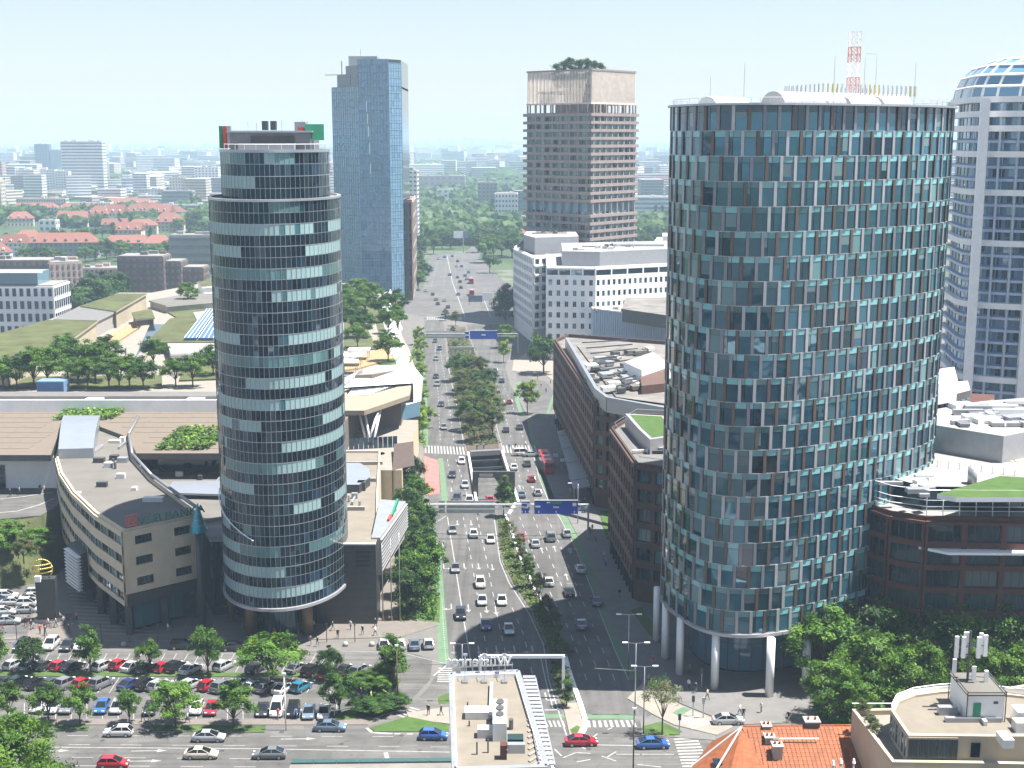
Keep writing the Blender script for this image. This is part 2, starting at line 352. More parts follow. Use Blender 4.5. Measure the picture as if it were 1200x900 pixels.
def piece(root, name, k, loc, rz, tilt=0.):
    """queue one like piece of a thing; the 300 that show largest become parts, the rest one joined part"""
    PIECES.setdefault((root.name, name), []).append((root, k, tuple(loc), rz, tilt))
def flush(limit=300, tiny=()):
    for (rn, name), L in PIECES.items():
        def score(q):
            p = Vector(q[2]); d = p-Vector((0, 0, CH)); n = Vector((math.sin(q[3]), -math.cos(q[3]), 0))
            c = -n.dot(d.normalized()); return c/d.length**2 if c > .03 else -1
        L.sort(key=score, reverse=True); root = L[0][0]; lim = 0 if (rn, name) in TINY else limit
        rest = L[lim:]
        for r, k, loc, rz, tl in L[:lim]:
            put(name, tpl_mesh(k), root, loc, rot=(tl, 0, rz))
        if rest:
            b = MB(); mats = []
            for r, k, loc, rz, tl in rest:
                t, ms, c = TPL[k]
                for q in ms:
                    if q not in mats: mats.append(q)
                b.add(t, loc, rz, [mats.index(q) for q in ms], rx=tl)
            b.build(name+'_grid', mats, root, kind='stuff')
    PIECES.clear()
TINY = set()
def facade(root, A, B, z0, z1, nf, nb, clad, gms, frame='dark_metal', ww=.7, wh=.6, d=.3, mull=1, tiny=False, up=.5, ends=.5, name='window', skip=None, sill=False, clad2=None):
    """storeys x bays of windows set back in a wall relief (piers and spandrels stand proud by d)"""
    A, B = Vector((A[0], A[1])), Vector((B[0], B[1])); u = (B-A); L = u.length; u /= L; n = Vector((u.y, -u.x)); rz = math.atan2(u.y, u.x)
    fh = (z1-z0)/nf; bw = L/nb; w, h = bw*ww, fh*wh; g = MB()
    for i in range(nf+1):                       # spandrels
        lo = z0 if i == 0 else z0+(i-1)*fh+(fh-h)*up+h; hi = z1 if i == nf else z0+i*fh+(fh-h)*up
        if hi-lo > .02: c = A+u*L/2+n*d/2; g.box((c.x, c.y, (lo+hi)/2), (L, d, hi-lo), 0, rz)
        if sill and i < nf: c = A+u*L/2+n*(d/2+.1); g.box((c.x, c.y, hi+.05), (L, d+.2, .12), 1, rz)
    pw = bw-w
    if pw > .03:
        for j in range(nb+1):
            x0 = max(0, j*bw-pw/2); x1 = min(L, j*bw+pw/2); c = A+u*(x0+x1)/2+n*(d/2-.004)
            g.box((c.x, c.y, (z0+z1)/2), (x1-x0, d-.008, z1-z0-.02), 0, rz)
    g.build('facade_relief', [clad, clad2 or clad], root)
    for i in range(nf):
        for j in range(nb):
            if skip and skip(i, j): continue
            c = A+u*(j+.5)*bw+n*.06; gm = gms if isinstance(gms, str) else rnd.choice(gms)
            if tiny: TINY.add((root.name, name))
            piece(root, name, wintpl(w, h, gm, frame, mull), (c.x, c.y, z0+i*fh+(fh-h)*up+h/2), rz, rnd.uniform(-.006, .006))
def block(root, pts, z0, z1, wall, roof, parapet=.6, name='wall', pw=.35, roofname='roof'):
    """solid walls with a parapet and a sunken roof slab"""
    pts = ccw(pts); n = len(pts); inn = inset(pts, pw)
    b = MB(); b.prism(pts, z0, z1-.02, 0)
    b.f.pop(); b.m.pop()
    for k in range(n):
        j = (k+1) % n
        b.face([V3(pts[k], z1), V3(pts[j], z1), V3(inn[j], z1), V3(inn[k], z1)], 0)
        b.face([V3(pts[k], z1-.02), V3(pts[j], z1-.02), V3(pts[j], z1), V3(pts[k], z1)], 0)
        b.face([V3(inn[k], z1), V3(inn[j], z1), V3(inn[j], z1-parapet), V3(inn[k], z1-parapet)], 0)
    b.build(name, wall, root)
    MB().face([V3(p, z1-parapet) for p in inn]).build(roofname, roof, root)
def inset(pts, w):
    n = len(pts); out = []
    for k in range(n):
        p0, p1, p2 = Vector(pts[k-1][:2]), Vector(pts[k][:2]), Vector(pts[(k+1) % n][:2])
        a = (p1-p0).normalized(); c = (p2-p1).normalized(); na = Vector((-a.y, a.x)); nc = Vector((-c.y, c.x))
        bis = (na+nc); l = bis.length
        bis = bis/l if l > 1e-6 else na
        out.append(p1+bis*w/max(.35, bis.dot(na)))
    return out
def walk(fn, n, shift=0., N=2000):
    """n equal arc steps round a closed curve fn(t): centre, tangent angle, step length"""
    P = [Vector(fn(2*PI*i/N)) for i in range(N+1)]; acc = [0.]
    for a, b in zip(P, P[1:]): acc.append(acc[-1]+(b-a).length)
    T = acc[-1]; out = []; i = 0
    def at(s):
        s %= T; lo, hi = 0, N
        while hi-lo > 1:
            m = (lo+hi)//2
            if acc[m] <= s: lo = m
            else: hi = m
        return P[lo].lerp(P[hi], (s-acc[lo])/max(1e-9, acc[hi]-acc[lo]))
    for k in range(n):
        a, b = at((k+shift)*T/n), at((k+1+shift)*T/n); c = (a+b)/2
        out.append((c, math.atan2(b.y-a.y, b.x-a.x), (b-a).length))
    return out
def superell(cx, cy, a, b, th, e):
    co, si = math.cos(th), math.sin(th)
    def fn(t):
        c, s = math.cos(t), math.sin(t); u = a*math.copysign(abs(c)**(2/e), c); v = b*math.copysign(abs(s)**(2/e), s)
        return (cx+u*co-v*si, cy+u*si+v*co)
    return fn
def ringpoly(fn, n=96): return [Vector(fn(2*PI*i/n)) for i in range(n)]
def ring(root, pts, out, z0, z1, name, m, inner=.6):
    """closed band round an outline"""
    o = inset(pts, -out); i = inset(pts, inner); b = MB(); n = len(pts)
    for k in range(n):
        j = (k+1) % n
        b.face([V3(o[k], z0), V3(o[j], z0), V3(o[j], z1), V3(o[k], z1)]); b.face([V3(o[k], z1), V3(o[j], z1), V3(i[j], z1), V3(i[k], z1)])
        b.face([V3(i[k], z0), V3(i[j], z0), V3(o[j], z0), V3(o[k], z0)]); b.face([V3(i[j], z0), V3(i[k], z0), V3(i[k], z1), V3(i[j], z1)])
    return b.build(name, m, root)
def text(body, size, root, loc, rot, m, ext=.08, name='lettering', align='CENTER', bold=0.):
    cu = bpy.data.curves.new(name, 'FONT'); cu.body = body; cu.size = size; cu.extrude = ext; cu.align_x = align; cu.offset = bold; cu.materials.append(MATS[m])
    o = bpy.data.objects.new('letters', cu); COL.objects.link(o); bpy.context.view_layer.update(); me = bpy.data.meshes.new_from_object(o.evaluated_get(bpy.context.evaluated_depsgraph_get()))
    bpy.data.objects.remove(o); return put(name, me, root, loc, rot=rot)
glass('glass_blind', (.1, .16, .175), .15, 1.6)
# ------------------------------------------------------------------ the ground and everything painted on it
PIT = [(551, 534), (586, 532), (605, 592), (561, 592)]
pit = gp(PIT)
def ground():
    E_ = 60000.; outer = [Vector((-E_, -E_, 0)), Vector((E_, -E_, 0)), Vector((E_, E_, 0)), Vector((-E_, E_, 0))]
    mid = [Vector((-600, -300, 0)), Vector((600, -300, 0)), Vector((600, 1300, 0)), Vector((-600, 1300, 0))]
    b = MB()
    for loop in ([outer, mid[::-1]], [mid, [V3(p) for p in pit[::-1]]]):
        pts = [p for l in loop for p in l]
        for t in tessellate_polygon(loop):
            q = [pts[i] for i in t]
            if (q[1]-q[0]).cross(q[2]-q[0]).z < 0: q.reverse()
            b.face(q)
    b.build('ground', 'ground', kind='structure')
ground()
def sheet(name, px, z, m, kind='structure', **kw): return MB().face([V3(p, z) for p in gp(px)]).build(name, m, kind=kind, **kw)
def slab(name, px, z1, m, z0=-.05, side='kerb'): return MB().prism(gp(px), z0, z1, 1, 0).build(name, [m, side], kind='structure')
LR_L = [(519, 778), (516, 735), (510, 660), (505, 610), (500, 585), (497, 535), (501, 478), (497, 430), (498, 400), (497, 372)]
LR_R = [(519, 372), (520, 380), (523, 417), (537, 478), (545, 527), (556, 578), (561, 592), (581, 601.5), (588, 658), (599, 682), (623, 719), (640, 756), (646, 797), (657, 830), (668, 863)]
RR_L = [(546, 380), (556, 409), (569, 429), (581, 502), (588, 527), (597, 560), (607, 592), (592, 603), (599, 624), (609, 655), (626, 692), (651, 736.5), (660, 761), (679, 824), (684, 848)]
RR_R = [(600, 380), (602, 405), (592, 430), (598, 451), (620, 490), (631, 524), (642, 565), (653, 590), (665, 606), (684.5, 643), (706, 697), (713, 720), (734, 767), (752, 800), (735, 819), (764, 838)]
sheet('main_road', LR_L+LR_R[:]+[(668, 872), (530, 872)], .004, 'asphalt')
sheet('main_road', RR_L+[(684, 872), (764, 872)]+RR_R[::-1], .005, 'asphalt')
sheet('main_road', [(562, 591.5), (606, 591.5), (592, 603.5), (580, 602)], .006, 'asphalt')
sheet('cross_street', [(-160, 851), (432, 851), (470, 838), (500, 808), (519, 779), (530, 846), (668, 846), (684, 846), (764, 837), (790, 852), (900, 900), (900, 960), (-160, 960)], .008, 'asphalt_worn')
sheet('car_park', [(-120, 762), (470, 762), (507, 772), (504, 797), (470, 832), (430, 847), (-120, 847)], .010, 'asphalt_worn')
sheet('far_road', [(497, 372), (494, 345), (499, 325), (504, 297), (545, 297), (561, 302), (580, 320), (600, 342), (604, 372)], .009, 'asphalt_worn')
sheet('far_road', [(430, 352), (497, 338), (620, 338), (640, 350), (606, 372), (494, 372)], .012, 'asphalt_worn')
sheet('far_road', [(545, 297), (556, 285), (566, 268), (577, 253), (583, 253), (574, 270), (566, 290), (561, 302)], .008, 'asphalt_worn')
ZD = ray_at(30, 572, 189*KY).z
MB().prism(gp([(-90, 571), (66, 568), (71, 583), (68, 592), (48, 604), (-90, 616)], ZD), 0, ZD, 0, 1).build('raised_road', ['asphalt_worn', 'asphalt_worn'], kind='structure')
bk = MB(); TP = [V3(G(x, y, ZD), ZD-.05) for x, y in ((-90, 616.5), (-40, 614), (0, 612.5), (26, 608), (48, 604.5), (68, 592.5))]; BT = [V3(G(x, y), -.1) for x, y in ((-90, 696), (-40, 694), (0, 690), (30, 686), (58, 680), (80, 664))]
for k in range(5): bk.face([TP[k], BT[k], BT[k+1], TP[k+1]])
bk.build('grass_bank', 'lawn_dry', kind='structure')
for px in ([(-60, 606), (20, 599), (45, 592), (64, 584)], [(-60, 590), (20, 583), (62, 577)]):
    P = [G(x, y, ZD) for x, y in px]
    for a, b in zip(P, P[1:]): MB().bar(V3(a, ZD+.01), V3(b, ZD+.01), .4, .04).build('road_edge_line', 'road_paint', kind='structure')
sheet('side_street', [(-60, 668), (0, 660), (60, 640), (66, 660), (42, 690), (30, 760), (-160, 760)], .007, 'asphalt_worn')
sheet('side_street', [(604, 440), (640, 447), (652, 462), (648, 480), (628, 492), (618, 484), (612, 462)], .0065, 'asphalt_worn')
slab('pavement', [(752, 800), (734, 767), (713, 720), (706, 697), (684.5, 643), (665, 606), (653, 590), (642, 565), (631, 524), (622, 494), (650, 494), (697, 593), (716, 646), (748, 708), (800, 760), (970, 800), (990, 845), (860, 850), (800, 826)], .12, 'paving_grey')
slab('pavement', [(-20, 750), (300, 752), (470, 747), (514, 733), (508, 655), (503, 606), (498, 585), (495, 535), (499, 478), (495, 430), (494, 400), (486, 400), (484, 470), (470, 560), (455, 640), (443, 722), (250, 730), (150, 744), (100, 700), (60, 640), (45, 690), (32, 745)], .12, 'paving')
slab('pavement', [(735, 819), (752, 802), (800, 828), (860, 852), (840, 862), (790, 850), (764, 837)], .11, 'paving_pale')
slab('pavement', [(764, 838.5), (789, 851), (838, 862), (838, 868), (752, 862), (750, 845)], .10, 'paving_grey')
slab('pavement', [(476, 836), (526, 829), (527, 849), (480, 843)], .12, 'paving_pale')
slab('pavement', [(-120, 843), (432, 843), (450, 838), (432, 850), (-120, 850)], .12, 'paving')
slab('pavement', [(600, 435), (640, 440), (655, 452), (650, 440), (652, 418), (622, 412), (602, 422)], .12, 'paving_pale')
slab('median_strip', [(523, 385), (545, 383), (554, 409), (567, 430), (579, 502), (584, 520), (586, 531), (549, 533), (541, 500), (526, 420)], .14, 'soil')
slab('median_strip', [(583, 604), (590, 604), (597, 625), (607, 655), (624, 692), (649, 737), (658, 762), (668, 792), (664, 824), (659, 828), (649, 797), (642, 756), (626, 719), (601, 682), (590, 658), (585, 630)], .14, 'lawn_dry')
slab('median_strip', [(660, 829), (665, 825), (678, 824), (682, 846), (682, 858), (676, 866), (668, 864)], .14, 'paving_pale')
sheet('lawn', [(668, 856), (676, 851), (680, 853), (676, 861), (670, 861)], .146, 'lawn')
slab('lawn', [(-120, 788), (398, 789.5), (398, 794), (-120, 793)], .16, 'lawn')
slab('lawn', [(405, 800), (430, 793), (456, 789), (466, 800), (452, 817), (440, 821), (425, 812)], .16, 'lawn')
slab('lawn', [(433, 854), (477, 840.5), (526, 850.5), (526, 858), (440, 858)], .14, 'lawn_bright')
slab('lawn', [(20, 848), (105, 851), (103, 857), (20, 854)], .14, 'lawn'); slab('lawn', [(176, 851), (312, 851), (310, 859), (180, 858)], .14, 'lawn')
slab('lawn', [(390, 838), (420, 830), (460, 826), (470, 832), (440, 842), (395, 845)], .16, 'lawn')
sheet('lawn', [(490, 706), (516, 700), (515, 730), (490, 728)], .126, 'lawn'); sheet('lawn', [(513, 817), (526, 812), (526, 824), (514, 826)], .02, 'lawn')
slab('lawn', [(18, 640), (52, 636), (54, 668), (16, 672)], .16, 'lawn'); slab('lawn', [(703, 600), (716, 598), (722, 626), (710, 632)], .2, 'lawn_bright')
sheet('lawn', [(752, 852), (775, 846), (800, 858), (790, 864), (756, 861)], .106, 'lawn'); slab('lawn', [(940, 770), (1210, 760), (1210, 850), (960, 860)], .15, 'lawn')
slab('lawn', [(738, 716), (752, 712), (775, 744), (764, 750)], .2, 'lawn_bright')

# paint
PB = {'w': MB(), 'g': MB(), 'r': MB()}
def strip(px, w, z=.02, k='w'):
    P = [G(*p) for p in px]
    for a, b in zip(P, P[1:]):
        d = (b-a).normalized(); n = Vector((-d.y, d.x))*w/2; PB[k].face([V3(a+n, z), V3(a-n, z), V3(b-n, z), V3(b+n, z)])
def dashes(px, w=.16, on=3., off=3.4, z=.02):
    P = [G(*p) for p in px]; s = 0.
    for a, b in zip(P, P[1:]):
        L = (b-a).length; d = (b-a)/L; n = Vector((-d.y, d.x))*w/2
        while s < L:
            e = min(L, s+on); p, q = a+d*s, a+d*e; PB['w'].face([V3(p+n, z), V3(p-n, z), V3(q-n, z), V3(q+n, z)]); s += on+off
        s -= L
def arrow(px, py, ang, turn=0, z=.022, L=4.6):
    c = G(px, py); f = Vector((math.cos(ang), math.sin(ang))); s = Vector((-f.y, f.x)); b = PB['w']
    def q(pts): b.face([V3(c+f*x+s*y, z) for x, y in pts])
    q([(-L/2, -.12), (L/2-1.4, -.12), (L/2-1.4, .12), (-L/2, .12)])
    if turn == 0 or abs(turn) == 2: q([(L/2-1.4, -.5), (L/2, 0), (L/2-1.4, .5)])
    if turn: t = 1 if turn > 0 else -1; q([(L/2-1.5, 0), (L/2-1.2, 0), (L/2-1.2, t*.8), (L/2-1.5, t*.8)][::t]); q([(L/2-1.9, t*.8), (L/2-.8, t*.8), (L/2-1.35, t*1.7)][::t])
def lerp(a, b, t): return (a[0]+(b[0]-a[0])*t, a[1]+(b[1]-a[1])*t)
def edge_at(poly, y):
    for a, b in zip(poly, poly[1:]):
        if min(a[1], b[1]) <= y <= max(a[1], b[1]) and a[1] != b[1]: return a[0]+(b[0]-a[0])*(y-a[1])/(b[1]-a[1])
    return min(poly, key=lambda p: abs(p[1]-y))[0]
def lane(fr, y0, y1, l, r, step=12): return [(edge_at(l, y)*(1-fr)+edge_at(r, y)*fr, y) for y in [y0+(y1-y0)*i/step for i in range(step+1)]]
GRN = [(617, 490), (624, 524), (633, 560), (645, 590), (657, 606), (676, 643), (697, 697), (705, 720), (724, 767), (738, 797)]
for fr in (.25, .5, .75): dashes(lane(fr, 606, 800, RR_L, GRN))
for fr in (.34, .67): dashes(lane(fr, 432, 515, RR_L, RR_R)); dashes(lane(fr, 538, 600, RR_L, GRN))
strip([(p[0]-1.2, p[1]) for p in GRN[1:]], .2); strip(lane(.03, 432, 590, RR_L, RR_R), .18); strip(lane(.03, 606, 820, RR_L, GRN), .2)
dashes([(510, 404), (511, 430), (514, 470), (516, 518)]); dashes([(515, 404), (519, 430), (527, 480), (532, 518)])
strip([(523, 420), (536, 478), (543.5, 521)], .2); dashes([(524, 538), (531, 570), (540, 598)]); dashes([(534, 538), (543, 565), (552, 598)])
strip([(524.4, 606), (533, 660), (545, 736), (550, 765)], .2); strip([(550, 765), (556, 800)], .2)
dashes([(543, 606), (553, 660), (564.7, 728.7), (575, 790)]); dashes([(559, 606), (569, 650), (584, 728.7), (598, 790)]); dashes([(600, 712), (614, 745), (624, 790)])
strip([(579, 606), (586, 658), (597, 684), (620, 719), (637, 756), (643, 797), (654, 832), (664, 862)], .2)
dashes([(518, 700), (519.5, 735), (523, 778)], .14, .6, .6); strip([(505, 616), (523, 604.5)], .2); strip([(510, 622), (513, 650)], .2)
strip([(634, 772), (640, 800), (648, 830)], .2); strip([(638, 832), (655, 832)], .4); strip([(508, 792), (523, 780)], .3); strip([(523, 778), (470, 765), (300, 760)], .15)
for px, py, tn in [(519, 640, -1), (536, 613, 0), (552, 613, 0), (520, 665, 1), (544, 664, 0), (561, 664, 0), (577, 665, 0), (529, 712, -1), (549, 713, 0), (570, 714, 0), (581, 716, 0), (532, 762, 0), (561, 762, 0), (582, 762, 0), (603, 762, -1), (624, 762, -1), (529, 574, 0), (545, 572, 0), (640, 818, 1)]:
    if 1: arrow(px, py, R(-86.5), tn)
for px, py, tn in [(617, 645, 1), (635, 645, 0), (650, 643, 0), (669, 645, -2), (664, 676, 0), (650, 720, 0), (609, 571, 0), (624, 572, 0), (591, 470, 0), (667, 646, 0)]: arrow(px, py, R(93.7), tn)
for y0, y1 in ((651, 652), (684, 685)): strip([(664, y0), (684, y1)], .18)
# green cycle lanes and red bus bays
strip([(504, 618), (512, 650), (515.5, 705), (520.5, 778)], 1.7, .0165, 'g'); strip([(516, 537), (519, 560), (521.5, 594)], 1.4, .0165, 'g'); strip([(494, 410), (498.7, 478), (499, 525)], 1.3, .125, 'g')
for a, b in zip(GRN, GRN[1:]):
    f = [(a[0], a[1]), (a[0]+9*(a[1]-160)/500, a[1]), (b[0]+9*(b[1]-160)/500, b[1]), (b[0], b[1])]; PB['g'].face([V3(p, .0165) for p in gp(f)])
PB['g'].face([V3(p, .0165) for p in gp([(634, 842), (665, 841.5), (660, 837), (632, 837)])]); PB['g'].face([V3(p, .0165) for p in gp([(688, 837), (742, 837), (746, 842), (688, 842.5)])])
PB['g'].face([V3(p, .124) for p in gp([(788, 836), (800, 829), (810, 832), (796, 841)])])
PB['r'].face([V3(p, .0165) for p in gp([(497, 534), (513.7, 540), (515.4, 578), (499.5, 580.5)])]); PB['r'].face([V3(p, .0165) for p in gp([(631, 550), (640.5, 550), (653.5, 590), (643, 583)])])
for k in range(9):
    t = k/8; a = lerp((497.5, 537), (500, 578), t); b = lerp((513, 541), (515, 576), t); strip([a, b], .12, .021)
    a = lerp((632.5, 553), (644, 582), t); b = lerp((641, 552), (652, 587), t); strip([a, b], .12, .021)
strip([(612, 487), (606, 470), (604, 455), (610, 447)], 1.2, .0165, 'g'); strip([(640, 490), (645, 475), (649, 462)], .8, .0165, 'g')
# cross street
for y in (861.5, 871.5): dashes([(-100, y), (526, y+4 if y > 870 else y+2)], .15, 3, 4.2)
strip([(-100, 874.5), (300, 877.5), (527, 881.5)], .22); dashes([(-100, 886), (320, 889.5)], .15, 3, 4.2); dashes([(-100, 896), (320, 899)], .15, 3, 4.2)
strip([(452, 882), (454, 890)], .6); strip([(430, 853), (436, 858.5), (460, 860)], .5); dashes([(462, 860), (526, 861)], .4, .9, .9)
for px, py in [(175, 880), (168, 892), (60, 880), (350, 866)]: arrow(px, py, R(2), 0, L=5)
for a, b in [((690, 868), (700, 860)), ((660, 888), (675, 882)), ((675, 882), (692, 883)), ((712, 887), (722, 881)), ((705, 886), (722, 892)), ((712, 855), (717, 853)), ((676, 893), (692, 890)), ((722, 884), (750, 884)), ((752, 884), (790, 884)), ((700, 873), (745, 874)), ((747, 896), (775, 899)), ((680, 874), (686, 878)), ((650, 878), (658, 886))]: strip([a, b], .25)
dashes([(505, 335), (515, 300)], .2, 3, 5); dashes([(520, 335), (524, 300)], .2, 3, 5); dashes([(535, 335), (533, 300)], .2, 3, 5); dashes([(550, 340), (541, 300)], .2, 3, 5); strip([(545, 372), (530, 330), (524, 300)], .4); strip([(575, 372), (565, 345)], .3)
# parking bay lines
for k in range(34):
    x = -10+k*13.6
    if x < 395: strip([(x, 788), (x+13, 766)], .12, .018); strip([(x+2, 812), (x+14, 794)], .12, .018)
for k in range(23): strip([(k*18.3-8, 843), (k*18.3-8, 824)], .12, .018)
BB = MB()
for k in range(13):
    y = 690+k*4.4; a, c = G(78+k*1.2, y), G(108+k*6.5, y+3); BB.face([V3(q, .125) for q in ccw([a, c, c+Vector((.1, .7)), a+Vector((.1, .7))])])
BB.build('plaza_stripe', 'paving_pale', kind='structure')  # pale strips carry the paving lines and the plaza's stripes of light
PB['w'].build('lane_markings', 'road_paint', kind='structure'); PB['g'].build('cycle_lane', 'bike_green', kind='structure'); PB['r'].build('bus_bay_surface', 'bus_red', kind='structure')
def crossing(a0, a1, b0, b1, n, fill=.5, z=.024, m='road_paint'):
    A0, A1, B0, B1 = G(*a0), G(*a1), G(*b0), G(*b1); r = None
    for k in range(n):
        t0, t1 = (k+.25)/n, (k+.25+fill)/n; q = [A0.lerp(A1, t0), A0.lerp(A1, t1), B0.lerp(B1, t1), B0.lerp(B1, t0)]
        o = MB().face([V3(p, z) for p in ccw(q)]).build('crossing_stripe' if r else 'crossing', m, r)
        if r is None: r = o; o['kind'] = 'structure'
crossing((497, 522), (544, 524), (497, 531), (546, 533), 13); crossing((588, 522), (628, 522), (590, 531), (631, 531), 11)
crossing((636, 844.5), (661, 844.5), (639, 852), (664, 852), 5); crossing((686, 844.5), (744, 844), (687, 852.5), (748, 852), 9, .55)
crossing((514, 782), (512, 800), (530, 782), (529, 800), 7); crossing((482, 828), (462, 838), (494, 831), (472, 842), 5)
crossing((786, 838), (812, 856), (806, 832), (836, 848), 9, .5, .115); crossing((789, 865), (800, 900), (816, 863), (834, 900), 10)
crossing((500, 371), (520, 371), (500, 375), (521, 375), 10)
for c in ((497, 399, 499, 403),): pass

kb = MB(); KP = [V3(G(*q), .16) for q in ((659.5, 761), (669, 795), (680, 826), (685, 842), (685, 855), (680, 864), (673, 868))]
for a, b in zip(KP, KP[1:]): kb.bar(a, b, .7, .24)
KP = [V3(G(*q), .16) for q in ((590, 604), (597, 625), (607, 655), (624, 692), (640, 718))]
for a, b in zip(KP, KP[1:]): kb.bar(a+Vector((.5, 0, 0)), b+Vector((.5, 0, 0)), .45, .24)
kb.build('white_kerb', 'white_paint', kind='structure')
cov = MB().cyl((0, 0, 0), (0, 0, .012), .38, None, 12).mesh('cover_mesh', ['dark_metal'])
for k in range(46):
    y = rnd.uniform(430, 800); q = G(edge_at(LR_L, y)+(edge_at(LR_R, y)-edge_at(LR_L, y))*rnd.uniform(.1, .9), y) if k % 2 else G(edge_at(RR_L, y)+(edge_at(GRN, max(y, 492))-edge_at(RR_L, y))*rnd.uniform(.1, .9), y); put('manhole_cover', cov, None, V3(q, .012), kind='structure')
for x, y in ((120, 868), (260, 880), (400, 872), (470, 862), (690, 878), (740, 866), (60, 890), (330, 858)): put('manhole_cover', cov, None, V3(G(x, y), .014), kind='structure')
# ------------------------------------------------------------------ the underpass between the carriageways
def underpass():
    FL, FR, NR, NL = [G(*p) for p in PIT]; zf = -5.5
    b = MB(); b.face([V3(NL, -.004), V3(NR, -.004), V3(FR, zf), V3(FL, zf)]); b.build('ramp_road', 'asphalt', kind='structure')
    t = thing('underpass', 'sunken road ramp with retaining walls and a grey portal frame between the carriageways', 'underpass', V3((NL+NR)/2))
    w = MB()
    for a, c in ((FL, NL), (NR, FR)):
        zz = (zf, 0) if a == FL else (0, zf)
        w.face([V3(a, zz[0]-.3), V3(c, zz[1]-.3), V3(c, .05), V3(a, .05)])
    w.face([V3(FR, zf), V3(FL, zf), V3(FL, .05), V3(FR, .05)]); w.build('retaining_wall', 'granite', t)
    for nm, a, c in (('side_parapet', FL+Vector((-.5, 0)), NL+Vector((-.5, -.5))), ('side_parapet', FR+Vector((.5, 0)), NR+Vector((.5, -.5)))): MB().bar(V3(a, .5), V3(c, .5), .5, 1.1).build(nm, 'white_paint', t)
    MB().bar(V3(FL, .6), V3(FR, .6), 1.8, 1.3).build('head_beam', 'panel_grey', t)
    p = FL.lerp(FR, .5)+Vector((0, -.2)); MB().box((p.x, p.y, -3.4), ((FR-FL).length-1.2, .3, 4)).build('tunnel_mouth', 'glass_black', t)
    for k in range(3): a = FL.lerp(NL, .08+.16*k); c = FR.lerp(NR, .08+.16*k); MB().bar(V3(a, -.7), V3(c, -.7), .5, .6).build('cross_strut', 'dark_metal', t)
    a, c = G(557, 581), G(600, 581); zb = 4.6
    for q in (a, c): MB().box((q.x, q.y, zb/2), (1.4, 1.2, zb)).build('portal_post', 'dark_metal', t)
    MB().bar(V3(a, zb+.6)+Vector((-.7, 0, 0)), V3(c, zb+.6)+Vector((.7, 0, 0)), 1.2, 1.4).build('portal_beam', 'dark_metal', t)
    q = a.lerp(c, .3); MB().box((q.x, q.y-.64, zb+.5), (3.2, .06, .7)).build('height_sign', 'panel_silver', t)
    e = G(559, 604)
    for s, x0 in ((-1, 560), (1, 604)):
        a1, a2 = G(x0, 592), G(x0+(2 if s < 0 else -8), 604); MB().bar(V3(a1, .3), V3(a2, .15), .5, .7).build('ramp_kerb', 'white_paint', t)
underpass()

survey(True)
